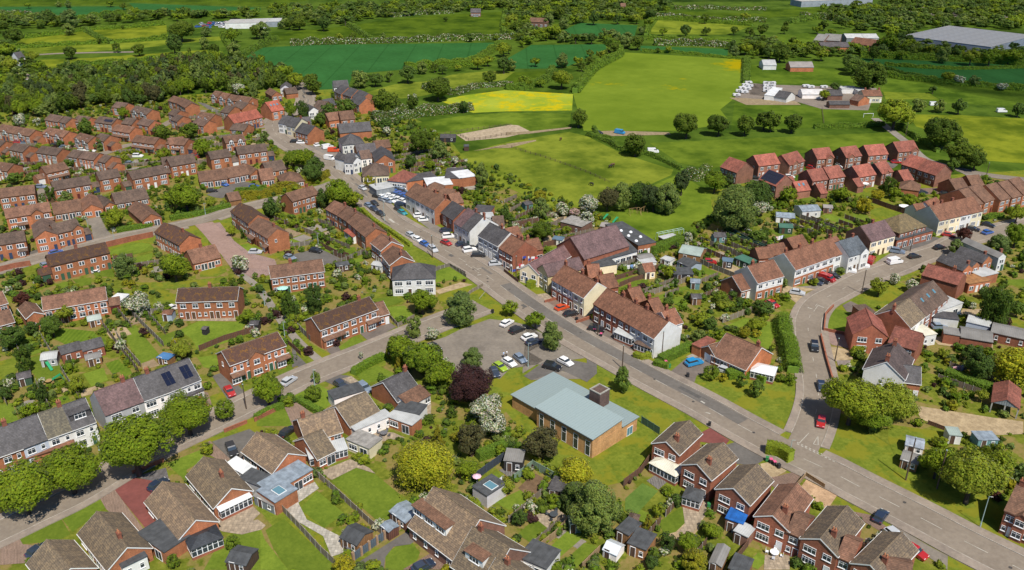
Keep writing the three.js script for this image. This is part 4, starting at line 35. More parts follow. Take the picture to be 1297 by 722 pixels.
stripes:[[59.56,-147.11,59.92,-146.73,0.28],[60.18,-146.45,60.54,-146.07,0.28],[60.8,-145.79,61.16,-145.42,0.28],[61.41,-145.14,61.77,-144.77,0.28],[62.02,-144.49,62.37,-144.12,0.28],[62.62,-143.85,62.97,-143.48,0.28],[63.22,-143.21,63.57,-142.84,0.28],[63.82,-142.57,64.17,-142.21,0.28],[64.41,-141.94,64.76,-141.58,0.28],[65,-141.32,65.34,-140.96,0.28],[59.72,-147.63,60.08,-147.25,0.28],[60.34,-146.97,60.7,-146.59,0.28],[60.96,-146.31,61.32,-145.93,0.28],[61.57,-145.65,61.93,-145.28,0.28],[62.18,-145,62.53,-144.63,0.28],[62.78,-144.35,63.14,-143.98,0.28],[63.39,-143.71,63.74,-143.34,0.28],[63.98,-143.07,64.33,-142.71,0.28],[64.58,-142.44,64.92,-142.07,0.28],[65.17,-141.81,65.51,-141.45,0.28],[60.16,-147.4,63.23,-150.93,0.15],[62.99,-147.11,64.77,-149.74,0.15],[64.77,-149.74,63.84,-146.65,0.2],[62.95,-146.99,63.84,-146.65,0.2],[42.67,-163.34,43.13,-163,0.4],[43.01,-162.8,43.46,-162.47,0.4],[42.86,-158.84,43.31,-158.52,0.4],[43.32,-158.58,43.76,-158.26,0.4],[81.68,-210.42,82.72,-209.45,0.35],[85.09,-211.63,86.15,-210.42,0.35],[82.55,-208.02,85.11,-212.04,0.15],[74.85,-118.32,75.33,-117.74,0.3],[75.67,-117.34,76.14,-116.77,0.3],[76.47,-116.38,76.94,-115.81,0.3],[77.27,-115.42,77.74,-114.86,0.3],[78.06,-114.47,78.52,-113.92,0.3],[78.84,-113.54,79.3,-112.99,0.3],[79.62,-112.61,80.06,-112.07,0.3],[80.38,-111.7,80.82,-111.16,0.3],[-10.64,-236.19,-9.27,-237.17,0.3],[-10.36,-231.87,-9.12,-232.53,0.3],[-42.96,-279.4,-40.64,-275.57,0.9],[-14.22,-240.14,-13.7,-239.34,0.2],[-13.44,-238.94,-12.92,-238.15,0.2],[-12.66,-237.76,-12.15,-236.97,0.2],[-11.89,-236.58,-11.38,-235.8,0.2],[-11.13,-235.41,-10.62,-234.64,0.2],[-10.37,-234.25,-9.86,-233.48,0.2],[-11.68,-231.35,-6.54,-224.1,0.12],[-6.54,-224.1,-9.28,-215.88,0.12]],
houses:[[-223.3,-379.7,-0.458,22.8,7.2,4.4,"x",28,4,5,0,"long brown roofed brick estate house with white dormers beside white flowering tree",{dorm:2,g:0}],[-203.3,-375.8,-0.482,14.2,7.2,4.4,"x",28,4,5,0,"brown roofed brick estate house with two white dormers over a green front lawn",{dorm:2,g:0}],[-186.4,-366.9,-0.607,11.1,7.2,4.4,"x",28,4,5,0,"brown roofed brick estate house with two white dormers facing a parked white car",{dorm:2,g:0}],[-178.9,-367.6,-0.52,6.4,7.2,4.4,"x",28,4,11,0,"estate house with pinkish brick gable end at the bend of the close",{g:0}],[-216.5,-401.6,-0.487,9.5,7.2,4.4,"x",28,4,11,0,27,{g:0}],[-209.4,-398.1,-0.618,6.3,7.2,4.4,"x",28,4,11,0,27,{g:0}],[-202.4,-399.4,-0.409,8,7.2,4.4,"x",28,4,11,0,27,{g:0}],[-178.8,-395.9,-0.395,6.3,7.2,4.4,"x",28,4,11,0,27,{g:0}],[-170,-393.7,-0.52,8.2,7.2,4.4,"x",28,4,11,0,27,{g:0}],[-190.3,-397.3,-0.411,10.9,7.2,4.4,"x",28,4,11,0,"brown roofed brick estate house with solar panels below the woodland",{solar:[0.45,0.95,0.25,0.8],
g:0}],[-196.2,-427.7,-0.379,7.5,7.2,4.4,"x",28,4,11,0,"brown roofed brick estate house tucked against the woodland edge",{g:0}],[-181,-416.9,-0.587,12.9,7.2,4.4,"x",28,4,11,0,"estate house with two white dormers behind a round green tree",{dorm:2,g:0}],[-175.8,-382.3,-0.453,11.4,7.2,4.4,"x",28,4,5,0,"brown roofed estate house with long red porch canopy",{porch:[[0.5,0.9]],
g:0}],[-158.7,-364,-0.375,12.5,7.2,4.4,"x",28,4,5,0,"brown roofed estate house with full width lean-to porch beside the close",{porch:[[0.5,0.95]],
g:0}],[-144.1,-361.5,-0.295,9.2,7.2,4.4,"x",28,4,5,0,"brown roofed estate house behind a bright green tree on the close",{porch:[[0.5,0.5]],
g:0}],[-218.7,-357.6,-0.501,5,7.2,4.4,"x",28,4,11,0,"sixth brown roofed house of the stepped estate row,counting from its single storey annexe",{g:0}],[-207.1,-351.7,-0.483,9.2,7.2,4.4,"x",28,4,11,0,"fifth brown roofed house of the stepped estate row,counting from its single storey annexe",{g:0}],[-192.2,-347.1,-0.378,11.3,7.2,4.4,"x",28,4,11,0,"fourth brown roofed house of the stepped estate row,counting from its single storey annexe",{g:0}],[-179.3,-342.7,-0.421,5.5,7.2,4.4,"x",28,4,11,0,"third brown roofed house of the stepped estate row,counting from its single storey annexe",{g:0}],[-172.5,-340,-0.386,8.3,7.2,4.4,"x",28,4,11,0,"second brown roofed house of the stepped estate row,counting from its single storey annexe",{g:0}],[-163.8,-335.6,-0.536,4.6,7.2,4.4,"x",28,4,11,0,"first brown roofed house of the stepped estate row,counting from its single storey annexe",{g:0}],[-161.3,-334,-0.536,4.1,6,2.29,"x",28,4,11,0,"single storey brick annexe of the stepped estate row",{u:0,g:0}],[-199.9,-325.1,-0.345,8.5,7.2,4.4,"x",28,4,5,0,"brown roofed estate house with white dormer by the lower close",{dorm:1,g:0}],[-180.3,-322.9,0.839,8.6,7.2,4.4,"x",28,4,5,0,"brown roofed estate house with white banded front and garage drive",{porch:[[0.5,0.9]],
g:0}],[-140.5,-315.3,0.709,13.3,7.2,5,"x",31,4,11,0,"dark roofed brick semi behind the great chestnut tree",{g:0}],[-154.5,-312.7,0.622,7.5,7.2,5,"x",31,4,11,0,"dark roofed brick semi beside the blue garden parasol",{g:0}],[-163.7,-302.4,0.602,12.6,7.2,5,"x",31,4,11,0,"dark roofed brick semi behind the dark conifer and grey green bushes",{g:0}],[-133,-330.6,0.641,9.9,7.2,5,"x",31,4,11,0,"dark roofed brick semi behind the parking court bungalows",{g:0}],[-120.4,-339.4,0.55,8.1,7.2,5,"x",31,4,11,0,"dark roofed brick semi beside the pale flowering hedge",{g:0}],[-178.6,-293.2,0.416,11.3,7.2,5,"x",31,4,5,0,"brown roofed brick house beside a row of pale flowering bushes",{g:0}],[-109.3,-347.2,0.459,11.9,7.2,5,"x",31,4,11,0,"long brown roofed brick house behind golden conifers",{g:0}],[-155.6,-453.3,-0.547,5.3,7.2,4.4,"x",28,4,5,0,28,{dorm:1,g:0}],[-150,-448.6,-0.564,5.7,7.2,4.4,"x",28,4,5,0,28,{dorm:1,g:0}],[-144.3,-444.2,-0.585,5.9,7.2,4.4,"x",28,4,5,0,28,{dorm:1,g:0}],[-137.9,-441,-0.466,9.1,7.2,4.4,"x",28,4,5,0,28,{dorm:1,g:0}],[-172.8,-440.2,-0.723,8,7.2,4.4,"x",28,4,5,0,29,{g:0}],[-165.2,-432.2,-0.919,14.3,7.2,4.4,"x",28,4,5,0,29,{g:0}],[-163.3,-413,-0.704,6,7.2,4.4,"x",28,4,11,0,29,{g:0}],[-158,-401.6,-0.696,5.8,7.2,4.4,"x",28,4,11,0,29,{g:0}],[-146,-405.8,-0.532,9.9,7.2,4.4,"x",28,4,5,0,"estate house with white dormers above the tarmac close",{dorm:2,g:0}],[-144.4,-393.9,-0.593,8.6,7.2,4.4,"x",28,4,11,0,"dark roofed estate house beside a spreading dark tree",{g:0}],[-140.9,-424.9,-0.57,6,9,2.82,"x",28,4,11,0,"low brick house with gable toward the red tiled court",{g:0}],[-136.2,-430.8,-0.616,8.2,9,3.52,"x",28,4,11,0,"brick house between the dormered row and the red tiled court",{g:0}],[-128.3,-401.9,0.87,15.6,9,4.6,"x",34,4,34,1,"long red tiled brick house at the corner of the high street",{u:4}],[-119.4,-421.7,0.774,6.9,11,4.6,"x",34,4,34,1,"red tiled brick house with tall gable window at the street bend",{sky:3}],[-122.1,-365.5,0.535,8.6,7.2,4.4,"x",28,4,5,0,"brown roofed house with white dormers behind the long clipped hedge",{dorm:2,g:0}],[-111,-348.8,0.412,9.6,7.2,4.4,"x",28,4,11,0,"dark roofed brick house behind two golden conifers",{g:0}],[-121.6,-342,0.691,7.6,7.2,4.4,"x",28,4,11,0,"dark roofed brick house beside a red parked car",{g:0}],[-146.2,-362.1,0.495,6.5,7.2,4.4,"x",28,4,5,0,"brown roofed brick house with porch near the round dark tree",{porch:[[0.4,0.3]],
g:0}],[-135.5,-334.8,0.442,12.5,7.2,4.4,"x",28,4,11,0,"dark roofed brick house below the bright green tree of the close",{g:0}],[-126.5,-392.6,-0.306,7.8,8,2.46,"x",28,4,11,0,"small low brick house hidden behind the clipped yellow hedge",{g:0}],[-127.9,-457.8,0.574,5.7,11,4.2,"z",34,4,5,1,"orange gabled brick house at the far head of the street"],[-124.8,-472.7,0.178,5.6,9,4.5,"z",34,22,41,1,"pale grey gabled house at the far head of the street"],[-121.3,-467.2,0.515,6.5,7,2.8,"x",34,4,11,2,"low dark roofed garage beside the pale grey gable",{c:"garage",u:0}],[-105.1,-395.3,-0.485,5.2,8,4.8,"x",34,46,41,3,"white rendered cottage beside the cream cottage on the street bend"],[-99.6,-390.5,-0.553,5.8,9,4.8,"x",34,9,41,3,"cream cottage with slate roof on the street bend",{ch:[0.9]}],[-98,-397.8,0.335,5.2,7,4,"x",34,9,41,3,"cream rear wing with slate roof behind the cream cottage",{u:1}],[-91.6,-378.6,-0.718,9.2,9,4.8,"x",34,4,41,3,"brick gabled cottage with slate roof below the cream cottage",{ch:[0.5]}],[-100,-421.8,0.527,5.4,8,4.2,"z",34,46,41,3,"small white gabled house beside a dark conifer"],[-96,-431.3,-0.443,6.5,8,3.6,"x",34,4,11,3,"orange gabled brick house between street trees"],[-86.6,-405.3,0.563,6.1,8,4,"x",34,4,5,3,"brown roofed brick house behind the parked lorry yard"],[-89.83,-459.86,-0.958,8.89,9,4.6,"x",34,4,41,4,30,{g:1,ov:0}],[-84.27,-454.28,-0.839,8.91,9,4.6,"x",34,4,41,4,30,{g:1,ov:0}],[-77.43,-446.82,-0.975,11.12,9,4.6,"x",34,4,41,4,30,{g:1,ov:0}],[-76.98,-435.74,-0.927,10.99,9,4.6,"x",34,4,41,4,30,{g:1,ov:0}],[-95.29,-476.03,0.317,8.26,8,4.6,"x",34,46,41,4,"white rendered end house of the far brick terrace",{ov:0}],[-92.8,-422.6,-0.822,8.5,9,4,"x",34,4,11,3,"brick gabled house behind the far street trees"],[-94.7,-435.7,0.793,6.1,8,3.6,"x",34,4,41,3,"slate roofed brick house below the far brick terrace"],[-164.5,-272.9,0.538,13.5,7.2,5.2,"x",31,4,5,0,"wide brown roofed brick semi with front gables beside a red car",{gab:[0.68],
porch:[[0.32,0.25],[0.93,0.2]],
g:0}],[-158.9,-246.9,0.493,12.3,7.2,5.2,"x",31,4,11,0,"dark roofed brick semi at the tarmac close entrance",{porch:[[0.9,0.2]],
g:0}],[-144.9,-257.7,0.78,7.8,7.2,5.2,"x",31,4,11,0,"dark roofed L-shaped brick house with sandy front drive",{u:2,gab:[0.85],
g:0}],[-150.4,-255.9,0.525,6.6,13,5.2,"z",31,4,11,5,"gabled front wing of the L-shaped brick house",{u:1,g:0}],[-130.2,-235.1,0.66,16.3,7.2,5.2,"x",31,4,27,0,"long brick terrace with golden lichened roof beside the garden lawns",{u:5,ch:[0.5],
g:0}],[-156.5,-282.8,0.515,8.8,9,2.7,"x",31,4,5,0,31,{g:0}],[-149.7,-286.9,0.471,6.7,13,2.7,"z",31,4,5,0,"gable fronted brick bungalow with red door by the turning circle",{g:0}],[-146.5,-290,0.742,3.6,11,2.7,"z",31,4,11,0,"gable fronted brick bungalow with wide white window by the turning circle",{g:0}],[-139.1,-294.3,0.594,11.3,9,2.7,"x",31,4,11,0,31,{g:0}],[-127.6,-278.4,0.678,6.4,16,2.7,"z",31,4,5,0,"brown gabled bungalow behind the long roadside hedge",{g:0}],[-106,-251.2,-0.748,16,7.2,5.2,"x",31,4,27,0,"brick semi with golden lichened roof and white windows at the pink lane",{ch:[0.75],
u:4,g:0}],[-88.08,-269.05,-0.901,15.01,7.2,5.4,"x",31,4,27,4,"upper half of the brick terrace beside the pink lane",{u:3,g:0,ov:0}],[-78.27,-255.59,-0.855,13.52,7.2,5.4,"x",31,4,5,4,"lower half of the brick terrace beside the pink lane with white porch",{u:3,ch:[0.8],
porch:[[0.15,0.3],[0.9,0.2]],
g:0,ov:0}],[-75.9,-289.5,0.837,11.3,7.2,5.2,"x",31,4,5,0,"brown roofed brick semi with green back door behind garden trees",{u:3,ch:[0.8],
g:0}],[-94.9,-240.2,0.638,8.4,9,2.9,"x",31,4,5,0,"brown roofed brick bungalow beside the white blossom tree",{ch:[0.5],
u:2,g:0}],[-116.7,-318.5,0.406,10.2,9,2.7,"x",31,4,5,0,"brown roofed bungalow with blue car outside at the parking court",{g:0}],[-109.3,-323.4,0.653,8.7,9,2.7,"x",31,4,5,0,"brown roofed bungalow with white bay at the parking court",{g:0}],[-104.5,-327.1,0.699,5.2,12,2.7,"z",31,4,5,0,"gabled brick bungalow end at the parking court",{g:0}],[-96.1,-319.5,0.401,5,10,2.7,"x",31,4,5,0,"brown gabled bungalow with round bush beside the hedge",{g:0}],[-85.8,-316.6,0.448,8.4,10,2.7,"h",31,4,5,0,"hip roofed orange brick bungalow inside the clipped golden hedge",{g:0}],[-96.1,-330.1,0.583,7.8,9,2.7,"x",31,4,11,0,"dark roofed bungalow beyond the parking court hedge",{g:0}],[-101.9,-295.3,0.579,4.2,6,2.3,"x",34,49,5,6,"small brown garage at the end of the golden hedge",{c:"garage",u:0}],[-58.6,-274.8,-0.864,7.7,7.2,5.2,"x",31,4,5,0,"brick terrace house at the estate road end of the hedged row",{g:2,u:2,ch:[0.9]}],[-53.7,-268.6,-0.922,6.4,7.2,5.2,"x",31,4,5,0,"brick terrace house second from the estate road in the hedged row",{g:2,u:2,ch:[0.9]}],[-47.2,-258.4,-1.028,15.9,7.2,5.2,"x",31,4,5,0,"long brick terrace house with orange tiled lean-to in the hedged row",{g:2,u:2,ch:[0.9]}],[-38.7,-243.8,-1.012,7.6,7.2,5.2,"x",31,4,5,0,"brick terrace house below the orange lean-to in the hedged row",{g:2,u:2,ch:[0.9]}],[-34.1,-233.2,-1.143,8.5,7.2,5.2,"x",31,4,5,0,"brick terrace end house beside the white house at the junction",{g:2,u:2,ch:[0.9]}],[-51.8,-260.6,-0.963,6.9,4,2.4,"x",18,46,34,7,"lean-to back extension with orange tiled roof and white door",{u:1,g:0}],[-62.2,-224.5,0.337,14.9,7.2,5.2,"x",31,4,5,0,"brown roofed brick semi behind two clipped dark conifers",{u:4,ch:[0.4],
g:0}],[-62.3,-177.8,0.722,14.1,7.2,5.3,"x",31,4,27,0,"brown roofed brick semi beside the footpath with red car on its drive",{porch:[[0.1,0.24],[0.92,0.26]],
u:4,gab:[0.45]}],[-44,-196.1,0.744,17.2,7.2,5.3,"x",31,4,27,0,"brown roofed brick semi with white porch facing the side road",{porch:[[0.2,0.38],[0.9,0.25]],
u:4,ch:[0.82]}],[-35.8,-203.3,0.565,3.1,7,3,"x",31,4,5,7,"single storey side extension of the semi with white porch",{u:1,g:0}],[-81.7,-207.6,0.071,15.9,7.2,5.3,"x",31,4,27,0,"orange brick terrace with tall chimney above long back lawns",{u:5,ch:[0.52],
g:0}],[-117.7,-206.4,0.433,15.3,7.2,4.6,"x",31,4,5,0,"brown roofed brick house with blue sheds behind a striped lawn",{u:4,g:0}],[-127,-200.7,0.723,4,8,4,"z",31,4,5,5,"plain brick gabled wing at the end of the house behind the striped lawn",{u:1,g:0}],[-131.6,-194.6,0.684,5.1,7.2,4.6,"x",31,4,5,0,"brown roofed house with white gable trim at the garden footpath",{u:2,g:0}],[-138.9,-205.4,0.736,4.4,7.2,4.6,"x",31,4,5,0,"brown roofed house beside the dark red maple",{u:2,g:0}],[-28.1,-222.6,0.089,12,8.5,5.2,"h",34,46,41,8,"white rendered house with hipped slate roof by the junction",{u:2}],[-104.43,-137.6,0.772,4.58,9,5.2,"x",38,4,41,4,"brick fronted terrace house at the far end under the street trees",{u:1,ov:0}],[-101.03,-140.72,0.71,4.1,9,5.2,"x",38,4,41,4,"brick fronted terrace house with brown lean-to under the street trees",{u:1,ch:[0.65],
ov:0}],[-98.03,-143.46,0.769,4.56,9,5.2,"x",38,25,41,4,"pale blue fronted terrace house with brown lean-to roof",{u:1,ov:0}],[-94.4,-146.74,0.699,4.61,9,5.2,"x",38,46,24,4,"white fronted terrace house with lichened grey roof",{u:1,ch:[0.9],
ov:0}],[-90.95,-149.7,0.719,4.65,9,5.2,"x",38,46,41,4,"white end of terrace house with long box dormer",{u:1,bigdorm:1,ov:0}],[-85.42,-156.19,0.742,8.2,9,5.2,"x",38,22,26,4,"grey rendered terrace house with mauve roof beside the alley",{u:1,ch:[0.75],
ov:0}],[-80.38,-160.69,0.711,5.03,9,5.2,"x",38,46,41,4,"white terrace house with slate roof between mauve roof and solar panels",{u:1,ch:[0.6],
ov:0}],[-75.93,-164.88,0.783,7.85,9,5.2,"x",38,46,41,4,"white terrace house with two sets of solar panels",{u:2,solar:[0.08,0.92,0.2,0.95],
ov:0}],[-95.8,-140.7,0.635,14.1,2.2,2.6,"m",20,4,37,9,"brown tiled lean-to along the fronts of the slate terrace",{c:"lean-to",u:0}],[-72.5,-163.4,0.778,5.2,3,2.7,"m",20,46,41,9,"slate lean-to porch below the solar panel house",{c:"lean-to",u:1}],[-60.2,-122.8,-0.825,14.2,7.4,2.7,"x",34,4,7,10,"grey tiled bungalow with dark octagonal conservatory and red drive",{c:"bungalow",u:2,bb:1}],[-69.1,-115.2,-0.783,12.6,7.4,2.7,"x",34,4,7,10,"grey tiled bungalow beside a row of wooden posts",{c:"bungalow",ch:[0.75],
u:2,bb:1}],[-75.4,-109.2,-0.746,9.6,7.4,2.7,"x",34,4,7,10,"grey tiled bungalow beside the pale brick drive",{c:"bungalow",u:2,bb:1}],[-55.8,-130.9,-0.854,12.4,7.4,2.7,"x",34,4,7,10,"grey tiled bungalow with white roofed conservatory and black car",{c:"bungalow",ch:[0.65],
u:2,bb:1}],[-47.8,-140.3,-0.727,10.6,7.6,2.7,"x",34,4,7,10,"grey tiled bungalow with blue-grey flat roof extension and skylight",{c:"bungalow",u:2,bb:1}],[-40.1,-142.7,0.778,4.2,8.5,2.8,"x",34,4,7,10,"grey tiled bungalow with brick gable beside the black car",{c:"bungalow",u:1}],[-34.6,-155.4,0.818,7.9,9,2.7,"x",34,4,7,10,"sandy tiled bungalow with long white glazed lean-to",{c:"bungalow",u:2,bb:1}],[-26.3,-164.7,0.825,6.8,9,2.7,"x",34,4,41,10,"slate tiled bungalow with patched roof and brown tiled annexe",{c:"bungalow",u:2,ch:[0.95],
bb:1}],[-41,-149.7,0.532,7.7,9,2.7,"x",34,4,7,10,"sandy tiled bungalow with orange brick chimney and rear conservatory",{c:"bungalow",u:2,ch:[0.15],
bb:1}],[-44.1,-128.5,-0.679,5.4,5,2.88,"f",34,4,23,11,"blue-grey flat roof extension with glass skylight above a patio",{c:"extension",u:1,light:1}],[-43.6,-132.7,0.866,9.4,4.5,2.7,"f",34,4,23,11,"long blue-grey flat roof extension with white patio doors",{c:"extension",u:2}],[-49.1,-132.6,-0.484,5.8,3.5,2.52,"f",34,22,16,11,"small dark flat roof link between two bungalows",{c:"extension",u:0}],[-30.2,-152.1,0.675,8.9,3,2.54,"f",34,46,32,11,"pale ribbed lean-to roof over a row of white glazed doors",{c:"extension",u:4}],[-23.1,-153.2,-0.54,6.7,3.5,2.57,"f",34,4,32,11,"pale stained flat roof extension beside the dark flat roof",{c:"extension",u:1}],[-22,-156.7,-0.354,5.8,4,2.69,"f",34,46,16,11,"dark felted flat roof extension with white walls",{c:"extension",u:1}],[-21.7,-161,0.851,6.4,3.4,2.5,"m",20,46,5,7,"brown tiled low annexe with white patio doors",{c:"extension",u:2}],[-37.3,-163.3,0.555,7.2,4,2.73,"f",34,46,16,6,"dark felted flat roof garage between two bungalows",{c:"garage",u:0}],[-61.1,-116.6,-0.627,8,5,2.65,"f",34,4,16,6,"dark flat roof garage with white window beside the grey bungalow",{c:"garage",u:1}],[-64.5,-111.1,0.737,4.1,3,2.58,"f",34,46,16,11,"dark lean-to conservatory with white glazing at the bungalow rear",{c:"extension",u:2}],[-30.4,-145.1,-0.554,6.1,4,2.6,"f",34,9,17,11,"pale flat roof extension with cream wall and pergola",{c:"extension",u:1}],[-9.8,-118.8,-0.784,12,12,2.9,"x",40,13,7,12,"large dormer house with sandy tiled roof and long white dormer",{u:4,bb:1,ldorm:[[0.3,0.75]]}],[-3.5,-110.6,-0.707,8,11,2.9,"x",40,13,7,12,"dormer house with brown hood dormer and brick gable window",{u:2,bb:1,ldorm:[[0.45,0.5]],
ch:[0.2]}],[0.3,-104.1,-0.737,7.5,10,2.9,"x",38,13,7,12,"dormer house with orange chimney pot at the foot of the lane",{u:2,bb:1,ch:[0.3]}],[4.7,-111.8,-0.534,5.3,5,2.69,"f",34,46,16,11,"flat roof extension with striped white glass veranda",{c:"extension",u:1}],[-4.3,-130,-0.772,3.9,5,2.81,"f",34,22,16,11,"flat felted roof extension with blue skylight",{c:"extension",u:0,light:1}],[33.2,-141.9,-0.686,5.9,9.2,5.2,"z",30,33,8,8,"brick gabled house with cream roofed conservatory below a red drive",{u:1,bb:1,ch:[0.25]}],[38.1,-134.3,-0.773,6.5,9.2,5.2,"z",30,33,8,8,"brick gabled house with dark glazed lean-to and purple window blind",{u:1,bb:1,ch:[0.25]}],[43.1,-127.3,-0.717,6.7,9.2,5.2,"z",30,33,8,8,"brick gabled house with blue tarpaulin over its annexe",{u:1,bb:1}],[48.6,-121,-0.666,6.1,11,5.2,"z",30,33,5,8,"brick gabled house with brown cross roof and white patio door",{u:1,bb:1,ch:[0.25]}],[55.2,-114.9,-0.735,6.3,11,5.2,"z",30,33,8,8,"brick gabled house with ivy along its lower wall",{u:1,bb:1,ch:[0.25]}],[61.7,-108.6,-0.833,5.9,11,5.2,"z",30,33,8,8,"brick gabled house with red chimney pot at the roadside corner",{u:1,bb:1,ch:[0.25]}],[50.4,-116.8,-0.643,2.5,6.5,5,"x",30,33,5,5,"brown cross gable wing of the house with white patio door",{u:1}],[56.9,-110.9,-0.639,2.3,6.5,5,"x",30,33,5,5,"brown cross gable wing of the ivy covered house",{u:1}],[62.8,-105.9,-0.385,3.6,6.5,5,"x",30,33,5,5,"brown cross gable wing of the roadside corner house",{u:1}],[92.5,-121.9,-0.763,4.6,9,5.2,"x",34,33,5,8,"brick house with bow window at the end of the tree lined verge",{ch:[0.15],
u:2,gab:[0.6]}],[-32.5,-289.57,-0.945,6.93,9,5.6,"x",36,46,5,4,"white fronted end house of the terrace beside the car lot",{u:1,ch:[0.9],
ov:0}],[-28.51,-284.05,-0.945,6.7,9,5.6,"x",36,46,5,4,"white fronted middle house of the terrace beside the car lot",{u:1,ch:[0.95],
ov:0}],[-24.65,-278.7,-0.945,6.49,9,5.6,"x",36,46,5,4,"brick gabled end of the terrace beside the car lot with tall chimney",{u:1,ch:[0.95],
gw:"brick",ov:0}],[-28.5,-301.4,-0.121,6.1,6,4,"h",36,4,5,5,"brown hipped rear wing behind the car lot terrace",{u:1}],[-23.2,-293.7,-0.251,5.7,6,4,"x",36,4,5,5,"brown roofed rear wing with chimney behind the car lot terrace",{u:1}],[-20.8,-289.3,0.508,4.2,7,3.5,"x",36,4,5,5,"brick rear wing at the end of the car lot terrace",{u:1}],[-18.1,-272.4,-1.012,8.4,9,4.6,"x",36,33,41,3,"dark slate roofed red brick cottage with satellite dish on the main road",{u:1}],[-13.08,-262.37,-0.978,4.98,11,5.6,"x",36,22,26,4,"grey shop with mauve roof on the main road",{u:1,ch:[0.98],
ov:0}],[-10.33,-258.29,-0.978,4.85,11,5.6,"x",36,46,41,4,"white gabled shop with strings of bunting on the main road",{u:1,ch:[0.98],
ov:0}],[-9.9,-280.7,-0.215,6.1,7,3.15,"f",34,4,41,11,"long slate roofed workshop behind the white gabled shop",{c:"extension",u:0}],[-8.4,-273,0.156,4,5,3.68,"f",34,46,32,11,"pale roofed rear extension of the white gabled shop",{c:"extension",u:0}],[-4.8,-267,0.167,3.6,6,3.6,"x",36,46,11,5,"white rear cottage wing behind the white gabled shop",{u:1}],[-3.82,-248.31,-0.936,10.98,9,5.6,"x",36,46,41,4,"white slate roofed house with brown bay canopy on the main road",{u:2,ch:[0.6],
ov:0}],[0.82,-241.16,-0.972,3.73,9,5.6,"x",36,33,37,4,"red brick end house with rust tiled roof on the main road",{u:1,ch:[0.95],
ov:0}],[2.9,-238.11,-0.972,3.65,9,5.6,"x",36,33,37,4,"red brick gabled house beside the pub on the main road",{u:1,ch:[0.5],
ov:0}],[-0.2,-254.8,0.509,4.6,7,4,"x",36,33,37,5,"rust tiled rear wing of the red brick house",{u:1}],[6.1,-245,0.478,4.5,6.5,4,"x",36,33,37,5,"rust tiled end rear wing with brick gable beside the garden fence",{u:1,ch:[0.2]}],[12.8,-236,-0.648,6.6,26,4.2,"z",34,9,26,13,"long mauve roofed pub hung with flags and bunting",{c:"pub",u:2}],[14.1,-225.1,-1.094,6.2,12,5.4,"z",36,50,26,3,"yellow painted gabled house beside the pub",{u:1}],[16.19,-217.7,-0.964,4.99,9,5.6,"x",36,44,37,4,"half timbered brick terrace house next to the yellow house",{u:1,ch:[0.1],
ov:0}],[18.99,-213.67,-0.964,4.84,9,5.6,"x",36,44,37,4,"half timbered brick terrace house with orange car outside",{u:1,ch:[0.6],
ov:0}],[21.7,-209.76,-0.964,4.69,9,5.6,"x",36,9,37,4,"cream gabled end of the half timbered terrace",{u:1,ch:[0.9],
ov:0}],[26.64,-202.43,-0.969,4.99,9,5.6,"x",36,33,37,4,"red brick terrace end with white bay beside the cream gable",{u:1,ov:0}],[29.42,-198.38,-0.969,4.83,9,5.6,"x",36,33,37,4,"red brick terrace house with grey porch and black car",{u:1,ch:[0.3],
ov:0}],[32.11,-194.46,-0.969,4.68,9,5.6,"x",36,33,37,4,"red brick terrace house with glazed white porch",{u:1,ch:[0.3],
ov:0}],[34.72,-190.67,-0.969,4.53,9,5.6,"x",36,22,37,4,"grey fronted terrace house with brown porch roof",{u:1,ch:[0.2],
ov:0}],[37.24,-186.99,-0.969,4.39,9,5.6,"x",36,46,37,4,"white gabled end of terrace house with hedge and telegraph pole",{u:1,ch:[0.85],
